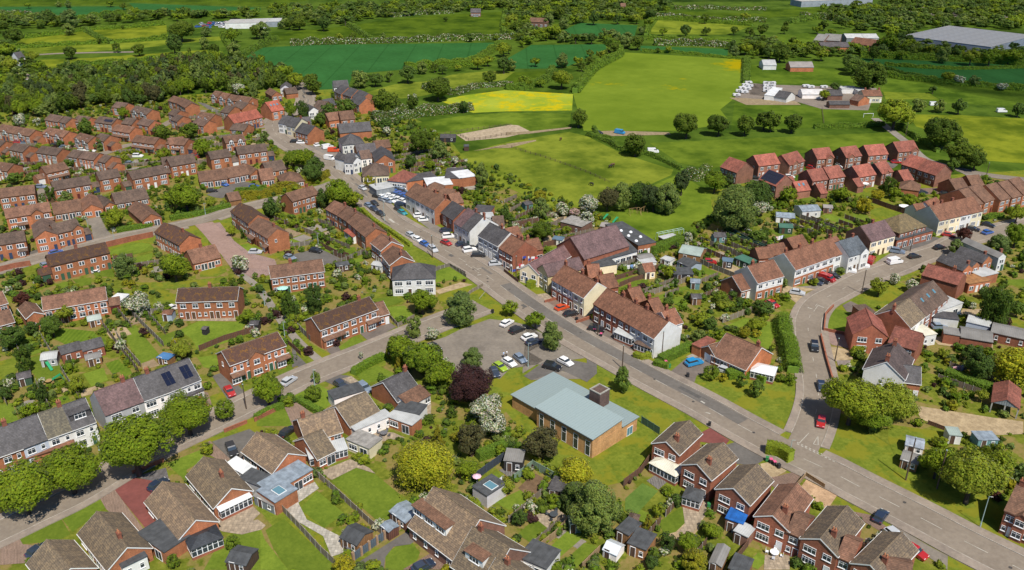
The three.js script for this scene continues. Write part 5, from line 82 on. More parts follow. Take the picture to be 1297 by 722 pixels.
ov:0}],[23.4,-226.3,0.131,3.5,7,3.6,"x",36,33,37,5,"rust tiled rear wing with chimney behind the half timbered terrace",{u:1,ch:[0.15]}],[26.5,-219.2,0.371,4.7,7,3.6,"x",36,33,37,5,"rust tiled rear wing with cream end behind the half timbered terrace",{u:1,ch:[0.15]}],[33.2,-210.4,0.439,3.8,7,3.6,"x",36,33,37,5,"rust tiled rear wing with solar roof behind the red brick terrace",{u:1,ch:[0.15]}],[37.5,-203.7,0.478,3.3,7,3.6,"x",36,33,37,5,"rust tiled rear wing with brick end behind the red brick terrace",{u:1,ch:[0.15]}],[40.2,-196.2,0.524,4.3,7,4,"x",36,46,37,5,"white rear wing with rust tiled roof behind the white gable",{u:1,ch:[0.4]}],[29.4,-241.4,0.568,17.8,7,3.2,"m",17,46,16,14,"long white walled lean-to of the social club hall with ribbed roof",{c:"hall",u:4}],[24.9,-242.8,0.629,18.1,13,5.2,"x",36,33,26,15,"great mauve slate roof of the social club hall",{c:"hall",u:0}],[38.2,-256.9,0.441,6.6,20,3.51,"f",34,4,16,11,"flat dark roofed brick extension of the social club with roof domes",{c:"extension",u:2,domes:1}],[27.5,-234,0.355,6.9,4,2.93,"f",34,9,16,11,"small flat roof store behind the social club",{c:"extension",u:0}],[-79.5,-404.7,0.343,6.7,9,4.6,"x",34,4,5,1,"brown roofed brick house with ochre dormer behind the depot"],[-72.8,-386.8,0.32,14.5,9,3.4,"x",34,4,41,16,"long dark slate roofed workshop at the paddock edge",{c:"workshop",u:0}],[-70.1,-362.9,0.355,9.4,10,4.6,"h",34,46,41,8,"white building with hipped slate roof behind the lorry yard"],[-62.5,-353.1,0.364,8.2,8,3.4,"x",34,4,41,16,"slate roofed store with green striped wall",{c:"workshop",u:0}],[-56.9,-362.1,0.365,6.8,7,2.8,"x",34,4,5,17,"low brown roofed outbuilding by the paddock gardens",{c:"outbuilding",u:0}],[-66.6,-335.1,0.901,4.6,11,5,"z",34,46,41,18,"white gabled shop with bunting on the high street",{c:"shop"}],[-64.8,-333.6,-0.151,3.6,8,5,"x",34,46,41,3,"white fronted cottage joined to the white gabled shop"],[-61,-341.6,0.431,4.4,7,4.2,"x",34,46,11,5,"dark roofed rear wing behind the white gabled shop"],[-52.6,-337.6,0.252,7.9,13,5,"z",34,4,41,1,"orange brick gabled house behind the high street shops",{u:1}],[-53.9,-323.9,0.164,10.1,11,3.2,"h",34,9,11,10,"cream bungalow with hipped dark roof beside the car lot"],[-42.2,-316.1,-0.352,8.3,10,3.2,"h",34,46,35,10,"white bungalow with hipped red roof beside the car lot"],[-36.3,-316.4,0.463,12.9,8,3.2,"f",34,4,41,11,"long dark garage roof behind the red roofed bungalow",{c:"extension",u:0}],[-28.1,-309.8,0.246,9.5,10,3.62,"f",34,4,46,6,"white flat roofed garage behind the car lot terrace",{c:"garage",u:0}],[-22.5,-319.7,-0.0,6.5,13,3.64,"f",34,4,41,16,"brick workshop with open front beside the pasture",{c:"workshop",u:0}],[-18.9,-318.7,0.432,7,9,3.67,"f",34,4,46,6,"white roofed open bay garage beside the pasture",{c:"garage",u:0}],[-49,-305.8,0.554,7.2,7,3.09,"f",34,23,32,19,"flat pale green roofed showroom of the car lot",{c:"showroom",u:0}],[70.33,-220.95,0.505,9.98,9,5.6,"x",36,47,37,4,"white and brick gabled end house beside the gravel drive",{u:2,ch:[0.2],
gw:"pale",ov:0}],[63.6,-219.3,0.518,3.5,8,3,"x",36,4,37,7,"small brick annexe beside the white and brick end house",{u:1}],[81.14,-229.07,0.598,5.8,9.5,5.6,"x",36,47,37,4,"white and brick terrace house with pale green gable and brown door",{u:1,ch:[0.15],
gw:"pale",ov:0}],[86,-232.38,0.598,5.94,9.5,5.6,"x",36,47,37,4,"white and brick terrace house with dark blue car outside",{u:1,ch:[0.2],
ov:0}],[90.97,-235.76,0.598,6.09,9.5,5.6,"x",36,47,37,4,"white and brick terrace house with red van outside",{u:1,ch:[0.15],
ov:0}],[96.07,-239.23,0.598,6.24,9.5,5.6,"x",36,46,37,4,"white terrace house beside the slate roofed white gable",{u:1,ch:[0.5],
ov:0}],[101.59,-239.35,0.552,8.63,9,5.6,"x",36,46,42,4,"white gabled house with blue slate roof and dark shop front",{u:2,ch:[0.75],
gab:[0.8],
ov:0}],[113.87,-251.89,0.509,11.23,9.5,5.6,"x",36,9,26,4,"cream fronted house with mauve roof and brick gable",{u:2,ch:[0.5],
gw:"dbrick",ov:0}],[127.01,-261.08,0.517,12.88,10,5,"h",36,33,31,4,"brick shop with hipped olive roof on the curving road",{u:3,ov:0}],[129.3,-257.8,0.506,17.6,4,3.11,"f",34,33,16,11,"flat roofed shop front with red shutter on the curving road",{c:"extension",u:3}],[141.01,-268.69,0.459,5.24,9.5,5.6,"x",36,9,37,4,"cream terrace house with grey gable and red car",{u:1,ch:[0.45],
gw:"pale",ov:0}],[145.74,-271.02,0.459,5.32,9.5,5.6,"x",36,9,37,4,"cream terrace house with wooden balcony window",{u:1,ch:[0.1],
ov:0}],[150.54,-273.4,0.459,5.4,9.5,5.6,"x",36,46,37,4,"white bayed terrace house beside the cream terrace",{u:1,ch:[0.1],
ov:0}],[155.42,-275.81,0.459,5.48,9.5,5.6,"x",36,9,37,4,"cream end of terrace house with brown porch",{u:1,ov:0}],[140.4,-279.1,0.335,4,6,3.6,"x",36,46,37,5,"rust tiled rear wing with chimney behind the grey gable",{u:1}],[146.7,-283.2,0.72,8.1,6,3.6,"x",36,46,37,5,"small rust tiled rear wing behind the cream terrace",{u:1}],[81.3,-243.7,0.362,5.8,6,3.2,"x",36,33,37,5,"rust tiled rear wing behind the pale green gable",{u:1}],[89,-249.8,0.512,6.6,6,3.2,"x",36,33,37,5,"rust tiled rear wing with chimney behind the red van terrace",{u:1}],[76.6,-240.8,0.212,4.8,6,3.2,"x",36,33,37,5,"low rust tiled outhouse behind the pale green gable",{u:1}],[158.99,-286.03,0.522,5.39,13,5,"x",30,4,5,4,32,{g:3,u:1,ov:0}],[164.62,-289.82,0.608,7.24,13,5,"x",30,4,5,4,32,{g:3,u:1,ov:0}],[171.38,-291.64,0.521,6.14,13,5,"x",30,4,5,4,32,{g:3,u:1,ov:0}],[177.02,-294.36,0.504,5.85,13,5,"x",30,4,5,4,32,{g:3,u:1,ov:0}],[183.01,-298.04,0.514,6.46,13,5,"x",30,4,5,4,32,{g:3,u:1,ov:0}],[166.2,-306.2,0.304,6,9,3,"x",34,4,5,6,33,{c:"garage",g:4,u:0}],[174.5,-310.2,0.203,5.3,9,3,"x",34,4,5,6,33,{c:"garage",g:4,u:0}],[88.4,-322.8,-1.021,8.9,9,5,"x",36,28,29,20,"red roofed new house with plain brick gable at the field corner",{u:2}],[100.8,-330.9,0.36,10,8.5,5,"x",36,28,29,20,"red roofed new house with three upper windows beside the field corner",{u:3}],[111.4,-332.6,0.651,10,8.5,5,"x",36,28,29,20,"red roofed new house with broad front gable at the drive of a white car",{u:2,gab:[0.35]}],[126.3,-339.7,0.303,8,8.5,5,"x",36,28,29,20,"red roofed new house with front gable and red car",{u:2,gab:[0.72]}],[138.4,-342,0.362,7.9,8.5,5,"x",36,28,29,20,"red roofed new house with front gable and white car beside it",{u:2,gab:[0.3]}],[149.9,-344.8,0.249,9.2,8.5,5,"x",36,28,29,20,"red roofed new house with square front and central door",{u:3}],[164.4,-350,0.274,10,8.5,5,"x",36,28,29,20,"red roofed new house with right hand gable at the lane end",{u:2,gab:[0.8]}],[99.4,-306.4,-1.094,9.4,9,5,"x",36,28,29,20,"red roofed new house with a full black solar roof",{u:2,solar:[0.04,0.96,0.06,0.95]}],[105.9,-312.3,0.279,2.8,6,2.6,"x",36,28,29,6,"low red roofed garage beside the solar roofed new house",{c:"garage",u:0}],[107.2,-304.5,0.341,5.8,7,3,"x",36,28,29,6,"red roofed coach house with skylights beside the solar roofed house",{c:"garage",u:0,sky:2}],[114.7,-311.4,0.343,7,8.5,5,"x",36,28,29,20,"red roofed new house behind the small red garage",{u:2}],[122.1,-314.7,0.384,7.3,8.5,5,"x",36,28,29,20,"red roofed new house behind the leafy garden tree",{u:2}],[114.1,-302.7,0.346,3,7,2.6,"x",36,28,29,6,"small red roofed brick garage by the leafy garden tree",{c:"garage",u:0}],[134.2,-316.7,0.444,8.7,8.5,5,"x",36,28,29,20,"red roofed new house with white garden parasol behind",{u:3}],[130.4,-310.1,0.489,3.3,6,2.6,"x",36,28,29,6,"small red roofed garage beside the white garden parasol",{c:"garage",u:0}],[143,-320.3,0.531,6.5,8.5,5,"x",36,28,29,20,"red roofed new house with gable beside the tall green conifer",{u:2,gab:[0.4]}],[151.3,-317.7,0.353,4.7,8,2.8,"x",36,28,29,6,"stepped red roofed garage pair beside the tall green conifer",{c:"garage",u:0}],[160.8,-327,-1.051,7,9,5,"x",36,28,29,20,"red roofed new house turning the corner of the lane",{u:2}],[164.4,-319.2,-1.092,8.4,9,5,"x",36,28,29,20,"red roofed new house with long brick gable by the lane hedge",{u:3}],[150.3,-307.3,-0.461,6.8,8,2.6,"h",34,4,5,6,"brown hipped garage below the new red houses",{c:"garage",u:0}],[122.99,-220.72,-0.767,9.92,7,5,"x",32,33,35,4,"long red tiled brick house with blank side wall",{u:0,ch:[0.72],
ov:0}],[130.3,-229.92,0.481,4.03,9,4.6,"z",36,4,41,4,"slate roofed orange brick house with paired gables",{u:1,ch:[0.1],
ov:0}],[134.01,-232.54,0.468,3.16,9,4.6,"z",36,4,41,4,"slate roofed orange brick middle gable house",{u:1,ov:0}],[138.76,-235.72,0.551,4.65,9,4.6,"z",36,4,41,4,"slate roofed orange brick house with timber window",{u:1,ch:[0.2],
ov:0}],[144.73,-241.65,0.355,2.87,14,4.6,"z",36,46,22,4,"white gabled house with ribbed grey roof behind the slate houses",{u:1,ch:[0.1],
ov:0}],[132.9,-223.1,0.34,8,5,2.84,"f",34,4,38,11,"flat rust coloured roof extension with rooflight below the slate houses",{c:"extension",u:2}],[138.1,-228,0.42,6.8,5,2.87,"f",34,4,32,11,"ribbed translucent canopy beside the rust coloured flat roof",{c:"extension",u:0}],[100.04,-195.97,0.773,9.28,9.5,5,"x",36,46,7,4,"grey roofed house with white front and brick gable on the bend",{u:1,gw:"rbrick",ch:[0.02],
ov:0}],[108.93,-204.69,0.775,15.25,9.5,5,"x",36,33,11,4,"long dark roofed house with three skylights on the bend",{u:2,sky:3,ov:0}],[94,-203.1,0.209,3.7,5,3.13,"f",34,33,11,11,"low dark roofed porch wing beside the grassy bend",{c:"extension",u:0}],[103.6,-191.7,0.289,6,6,2.95,"f",34,46,10,11,"cream flat roof garden room with white glazing",{c:"extension",u:3}],[116.1,-206.9,0.512,10.4,6,3.18,"f",34,46,32,11,"white barn with striped pale roof behind the skylight house",{c:"extension",u:1}],[114.5,-200.7,-0.249,6.1,4,2.6,"f",34,46,41,11,"long grey roofed white outbuilding at the yard",{c:"extension",u:0}],[121.9,-197.3,-0.572,5.4,4.5,2.62,"f",34,25,32,11,"corrugated pale roofed shed with blue wall at the yard",{c:"extension",u:0}],[117.7,-190.4,-0.397,7.1,6,2.6,"x",16,33,22,6,"long grey roofed brick garage row above the rubble yard",{c:"garage",u:0}],[112.1,-191.6,-0.377,3.8,4,2.67,"f",34,33,22,11,"small grey roofed brick store beside the parked cars",{c:"extension",u:0}],[127.2,-191.9,-0.553,8.3,6,2.7,"x",18,33,22,21,"grey roofed brick stable with white doors behind the willow",{c:"stable",u:3}],[89.3,-189.5,-0.186,8.1,9,5.2,"z",36,33,35,8,"red tiled brick house with dormer beside the curving road",{u:1}],[97,-183.9,-0.67,6.3,8,4.6,"x",34,33,35,5,"red tiled rear wing of the house beside the curving road",{u:1}],[87.3,-171,-0.566,8.7,11,5.4,"z",36,46,12,8,"white gabled house with tall brick chimneys above the junction tree",{u:0,ch:[0.15,0.85],
gwin:1}],[91.4,-168.2,-0.268,3.4,7,4,"x",34,4,41,5,"dark slate rear wing of the white gabled house",{u:1}],[55.8,-180.1,-0.828,9.7,11.2,2.7,"x",34,30,5,10,"orange brick bungalow with white conservatory behind clipped shrubs",{c:"bungalow",u:2,ch:[0.9],
bb:1}],[50.5,-182.6,-1.078,5.1,6,2.7,"z",34,30,5,6,"gabled garage wing with white door of the orange bungalow",{c:"garage",u:0,gd:1}],[47.8,-186.1,-0.856,2.6,6,2.54,"f",34,30,35,6,"red flat roofed side garage of the orange bungalow",{c:"garage",u:0}],[192.4,-458.4,-0.0,9.8,9,3.68,"x",26,9,37,22,"cream farmhouse with rust tiled roof and two chimneys",{c:"building",u:3,ch:[0.2,0.95]}],[184.1,-450.4,-0.98,5.5,9,2.72,"x",26,4,11,23,"dark brick barn beside the cream farmhouse",{c:"building",u:0}],[170.6,-444,-0.0,10.5,5,2.08,"x",26,13,41,23,"long low black stable block at the farm paddock",{c:"building",u:0}],[188.1,-479.5,-0.0,8.9,7,2.53,"f",26,46,32,23,"pale roofed shed behind the farm yard",{c:"building",u:0}],[193.2,-474.4,-0.0,5,7,2.55,"f",26,46,32,23,"small pale shed beside the cream farmhouse",{c:"building",u:0}],[163.7,-467.5,-0.0,11.5,8,2.4,"x",26,46,32,23,"white sided barn in the farm yard",{c:"building",u:0}],[174.3,-463.6,-0.0,8.1,8,2.72,"x",26,13,41,23,"black timber barn in the farm yard",{c:"building",u:0}],[143.9,-469.7,-0.468,5.3,22,2.42,"f",26,46,46,23,"white polytunnel roofed caravan shed at the farm yard",{c:"building",u:0}],[147.3,-459.9,-0.749,7,10,2.4,"x",26,46,41,23,"white shed with grey roof at the farm yard",{c:"building",u:0}],[180.3,-542.1,-0.0,14.4,10,2.8,"x",26,4,22,23,"long grey roofed barn beside the lane field",{c:"building",u:0}],[162.1,-548.6,-0.0,8.2,10,2.8,"x",26,46,32,23,"pale blue roofed barn at the lane field",{c:"building",u:0}],[225.7,-636.3,-0.641,7.2,18,4,"x",20,13,22,23,"dark curved roof barn in the distant farm",{c:"building",u:0}],[233.3,-637.3,-0.406,11,18,4,"x",20,13,22,23,"long grey roof barn in the distant farm",{c:"building",u:0}],[225.1,-613.7,-0.0,19.6,14,3.2,"x",18,4,41,23,"low grey barn at the front of the distant farm",{c:"building",u:0}],[249.8,-617,-0.817,17,14,4,"x",26,4,37,23,"rust tiled brick farmhouse in the distant farm",{c:"building",u:0}],[250.7,-647.1,-0.0,12.5,14,4,"x",16,23,32,23,"pale blue clad shed in the distant farm",{c:"building",u:0}],[262.4,-647.1,-0.0,11,14,4,"x",16,46,32,23,"white clad shed in the distant farm",{c:"building",u:0}],[333.1,-640.5,-0.859,62.4,75,5.54,"f",34,6,48,24,"vast pale roofed warehouse clad in grey panels",{c:"warehouse",u:0}],[309.5,-864,0.297,79.9,18,5.07,"f",34,6,48,24,"long white distribution shed on the far ridge",{c:"warehouse",u:0}],[101.3,-813.6,-0.0,4.6,7,5,"x",34,13,5,22,"lone brick house among the far trees",{u:1}],[23,-723.9,-0.282,16.1,8,4,"x",34,13,5,22,"brick farmstead among trees across the crop field",{u:2}],[-32,-784.6,-0.0,8.8,8,3.6,"x",34,13,41,22,"lone brick barn on the far olive meadow"],[-318.2,-559.8,0.913,4.4,9,5,"x",34,46,41,3,"white cottage by the far left lane"],[-216.1,-723.2,0.069,31.9,22,4.18,"f",34,46,48,24,"white market canopy beside the distant rows of parked cars",{c:"warehouse",u:0}],[-202.6,-729.8,0.188,23.8,20,4,"f",34,6,32,24,"pale roofed depot beyond the hedged fields",{c:"warehouse",u:0}],[-281.6,-492.6,0.598,7.7,10,3.02,"f",34,46,32,17,"low pale shed beside the left lane",{c:"outbuilding",u:0}],[-27.4,-117.3,-0.567,3.9,4.2,2.2,"x",24,49,16,25,"dark roofed timber summerhouse on a paved terrace",{c:"shed",u:0,shed:1}],[-19.4,-123.5,-0.755,4.5,4,2,"x",14,36,23,25,"red brown shed with grey felt roof behind the lawn",{c:"shed",u:0,shed:1}],[-21.9,-119.7,-0.784,2.3,2.2,2,"x",14,36,23,25,"smaller red brown shed with grey felt roof",{c:"shed",u:0,shed:1}],[22.7,-115.8,-0.551,3.4,4.5,2.41,"f",18,49,16,25,"orange timber garden cabin with flat dark roof",{c:"shed",u:0,shed:1}],[20.8,-119,-0.701,2.6,4,2.43,"f",18,49,16,25,"orange timber garden cabin set higher up the garden",{c:"shed",u:0,shed:1}],[35.5,-112.3,-0.499,2.1,5,2,"z",24,49,22,25,"large grey roofed shed beside the dark fence",{c:"shed",u:0,shed:1}],[38.6,-110,-0.529,3,4,2.18,"f",18,49,16,25,"dark roofed shed below the little lawn",{c:"shed",u:0,shed:1}],[41.2,-118.2,-0.688,2.6,3,2.4,"f",18,13,32,25,"small annexe with stained pale roof beside the blue tarpaulin",{c:"shed",u:0,shed:1}],[40.6,-121.5,-0.529,3.1,3.2,2.62,"f",18,13,2,25,"brick annexe covered with a bright blue tarpaulin",{c:"shed",u:0,shed:1}],[22,-121.7,-0.342,1.7,2.6,2,"h",35,49,11,25,"small octagonal timber gazebo with pointed roof",{c:"shed",u:0,shed:1}],[-112.6,-180.7,0.286,3.5,4,2,"x",18,22,32,25,"pale grey metal shed in the play garden",{c:"shed",u:0,shed:1}],[-114.1,-171.4,0.517,2.8,3.4,2,"x",18,21,41,25,"dark green shed with dark roof",{c:"shed",u:0,shed:1}],[-108.8,-183.2,0.653,4.7,4.5,2.6,"x",28,33,41,25,"slate roofed brick outbuilding,left of a pair",{c:"shed",u:0,shed:1}],[-104.3,-185,0.626,4.8,5,2.6,"x",28,33,41,25,"slate roofed brick outbuilding,right of a pair",{c:"shed",u:0,shed:1}],[-102,-180.4,0.527,3.4,3,2,"x",18,49,22,25,"weathered timber lean-to below the slate outbuildings",{c:"shed",u:0,shed:1}],[-110.7,-200.7,0.49,3.2,3.4,2,"x",18,49,19,25,"little timber chalet with double doors",{c:"shed",u:0,shed:1}],[-92.1,-203.8,-0.0,2.5,2.8,2,"x",18,25,37,25,"pale blue shed with rust roof",{c:"shed",u:0,shed:1}],[-109.1,-212.8,-0.187,3.5,4,2.02,"f",18,25,46,25,"white roofed blue garden room",{c:"shed",u:0,shed:1}],[-84.4,-180.7,-0.308,3.3,2.5,1.64,"f",18,49,1,25,"blue roofed log store",{c:"shed",u:0,shed:1}],[-79.6,-195.5,-0.28,1.2,1.6,1.6,"x",18,0,41,25,"tiny black playhouse on the lawn",{c:"shed",u:0,shed:1}],[-67.3,-197.7,-0.0,2.2,2.5,2,"x",18,0,41,25,"dark shed beside the fence of the terrace",{c:"shed",u:0,shed:1}],[56.3,-244.9,-0.482,6.7,7,2.6,"x",20,49,19,25,"grey green roofed wooden scout hut with side windows",{c:"shed",u:0,shed:1}],[53.8,-236.8,-0.949,5.4,5,2,"x",18,25,16,25,"dark roofed blue sided shed below the scout hut",{c:"shed",u:0,shed:1}],[68.1,-260.2,-0.172,3.4,3,2,"x",18,43,41,25,"turquoise summerhouse at the playing field gardens",{c:"shed",u:0,shed:1}],[53,-223.7,-0.173,2.6,3,2,"x",18,43,23,25,"turquoise garden shed beside the long fence",{c:"shed",u:0,shed:1}],[51.2,-213.6,-0.0,2.6,3,2,"x",18,49,41,25,"dark little shed in the terrace garden",{c:"shed",u:0,shed:1}],[40.6,-240.9,0.419,4.9,5,2,"x",18,13,22,25,"grey roofed outhouse behind the white lean-to",{c:"shed",u:0,shed:1}],[40.1,-231.8,0.3,3.2,5,2.4,"x",34,9,37,25,"rust tiled cream outbuilding with skylight",{c:"shed",u:0,shed:1}],[50.4,-230.4,-0.0,5.8,5,2.07,"f",18,0,16,25,"low dark flat roofed store in the middle gardens",{c:"shed",u:0,shed:1}],[51.1,-257,0.517,5.7,4,2.09,"f",18,13,32,25,"concrete roofed store by the metal climbing frame",{c:"shed",u:0,shed:1}],[65.7,-238.5,-0.323,3.1,3,2.11,"f",18,0,3,25,"blue black covered seat in the gravel garden",{c:"shed",u:0,shed:1}],[71.4,-239,-0.936,5.6,4,2.13,"f",18,21,20,25,"dark green roofed aviary in the gravel garden",{c:"shed",u:0,shed:1}],[47.8,-240.4,-0.679,3.2,3,1.65,"f",18,46,32,25,"white curved poly cover in the back yard",{c:"shed",u:0,shed:1}],[94.7,-277.9,-0.211,6.1,5,2,"x",18,46,23,25,"blue grey roofed summerhouse by the upper gardens",{c:"shed",u:0,shed:1}],[104.1,-283.3,0.191,7,6,2.6,"x",18,46,23,25,"white walled workshop in the upper gardens",{c:"shed",u:0,shed:1}],[112.4,-286.7,-0.219,3.1,3.5,2,"x",18,13,22,25,"dark shed beside the white workshop",{c:"shed",u:0,shed:1}],[91.7,-267.2,-0.142,4.3,4,2.2,"x",18,21,20,25,"green roofed garden gazebo",{c:"shed",u:0,shed:1}],[67.6,-259,0.142,4,3,2,"x",18,43,41,25,"turquoise shed at the strip garden end",{c:"shed",u:0,shed:1}],[21.8,-269.8,-0.625,8.3,7,2.69,"f",18,13,17,25,"long ruined outbuilding with stained pale roof",{c:"shed",u:0,shed:1}],[31.7,-268.5,-0.415,3,4,2,"x",18,49,22,25,"weathered shed at the playing field edge",{c:"shed",u:0,shed:1}],[15,-256.9,-0.344,3.3,3,1.73,"f",18,46,3,25,"small corrugated blue roofed lean-to",{c:"shed",u:0,shed:1}],[41,-238.1,0.206,4.8,4,2.15,"f",18,46,32,25,"glass sided store beside the vegetable garden",{c:"shed",u:0,shed:1}],[110.3,-161.6,-0.525,5.4,9,2.6,"z",30,49,35,26,"open fronted double garage with red tiled roof",{c:"shed",u:0,shed:1,open:1}],[79.9,-139.9,-0.575,3.1,3.6,2,"x",20,49,22,25,"weathered shed beside the telegraph pole",{c:"shed",u:0,shed:1}],[82.9,-145,-0.442,3.3,3.6,2,"x",18,46,23,25,"pale blue roofed shed at the grassy yard",{c:"shed",u:0,shed:1}],[92.5,-148.6,-0.151,2.4,3,2.04,"f",18,46,19,25,"pale green sided container at the gravel yard",{c:"shed",u:0,shed:1}],[98.3,-147,-0.0,4.1,3,2.07,"f",18,43,23,25,"blue grey container at the gravel yard",{c:"shed",u:0,shed:1}],[-46.2,-112.3,-0.251,3.8,4,2,"x",18,15,16,25,"black roofed shed below the round shrub",{c:"shed",u:0,shed:1}],[0.5,-139.8,-0.161,3.6,4,2.41,"f",18,0,22,25,"dark pergola shelter on the grey deck",{c:"shed",u:0,shed:1}],[8.9,-131.1,-0.376,2.8,4,2.13,"f",18,15,41,25,"dark roofed shed at the play yard",{c:"shed",u:0,shed:1}],[-45.4,-127.9,-0.566,5.3,3.2,2,"x",18,23,22,25,"grey glazed greenhouse lean-to beside the patio",{c:"shed",u:0,shed:1}],[11.3,-121.1,0.112,2.1,2,2.3,"x",18,40,39,25,"sage green sentry shed at the garden end",{c:"shed",u:0,shed:1}],[17.7,-114.7,-0.59,2.6,3,1.6,"x",28,46,18,25,"pale glass greenhouse at the garden end",{c:"shed",u:0,shed:1}],[-40.2,-236,-0.432,3.6,3,2,"x",18,46,32,25,"white metal shed behind the terrace",{c:"shed",u:0,shed:1}],[-51.4,-236,0.418,3.7,3,2,"x",18,15,16,25,"dark shed beside the red fence",{c:"shed",u:0,shed:1}],[5.5,-290,0.486,3,3,2,"x",18,43,41,25,"blue shed at the pasture garden",{c:"shed",u:0,shed:1}],[-23.9,-330.9,0.358,2.5,3,2,"x",18,23,22,25,"grey green shed at the pasture",{c:"shed",u:0,shed:1}],[-29,-379.9,-0.0,6.8,6,2,"x",18,0,41,25,"low dark shelter by the riding arena",{c:"shed",u:0,shed:1}],[-20,-364.6,-0.0,2,3,2,"x",18,15,16,25,"dark hut at the garden corner",{c:"shed",u:0,shed:1}],[30.8,-136.9,-0.782,6.2,4,2.3,"h",22,46,10,27,"cream roofed white conservatory behind the first brick gabled house",{c:"conservatory",u:0,cons:1}],[34.1,-128.1,-0.466,3.3,3.5,2.3,"h",22,46,16,27,"dark roofed glazed lean-to with star shaped rooflight",{c:"conservatory",u:0,cons:1}],[59.5,-173.7,-0.462,5.3,4.5,2.3,"h",22,46,45,27,"white glass roofed conservatory of the orange bungalow",{c:"conservatory",u:0,cons:1}],[-54.1,-116.4,0.62,5.5,4,2.3,"h",22,46,14,27,"dark slate octagonal conservatory behind the red drive bungalow",{c:"conservatory",u:0,cons:1}],[-51.7,-126.1,0.74,6.2,2.2,2.3,"m",10,46,45,27,"white lean-to conservatory with ribbed white roof",{c:"conservatory",u:0,cons:1}],[-37.4,-141.7,0.467,7.7,2.6,2.3,"m",22,46,32,27,"white glazed lean-to along the sandy bungalow",{c:"conservatory",u:0,cons:1}],[33.3,-186,-0.707,4.8,3,2.3,"h",22,46,11,27,"white porch with brown roof at the end terrace",{c:"conservatory",u:0,cons:1}],[-53.2,-136.5,-0.645,6.2,2.6,2.3,"m",6,46,45,27,"ribbed white carport roof between the bungalows",{c:"conservatory",u:0,cons:1}],[28.8,-190.9,-0.777,5.5,2,2.3,"m",22,46,32,27,"white glazed porch on the red brick terrace",{c:"conservatory",u:0,cons:1}]],
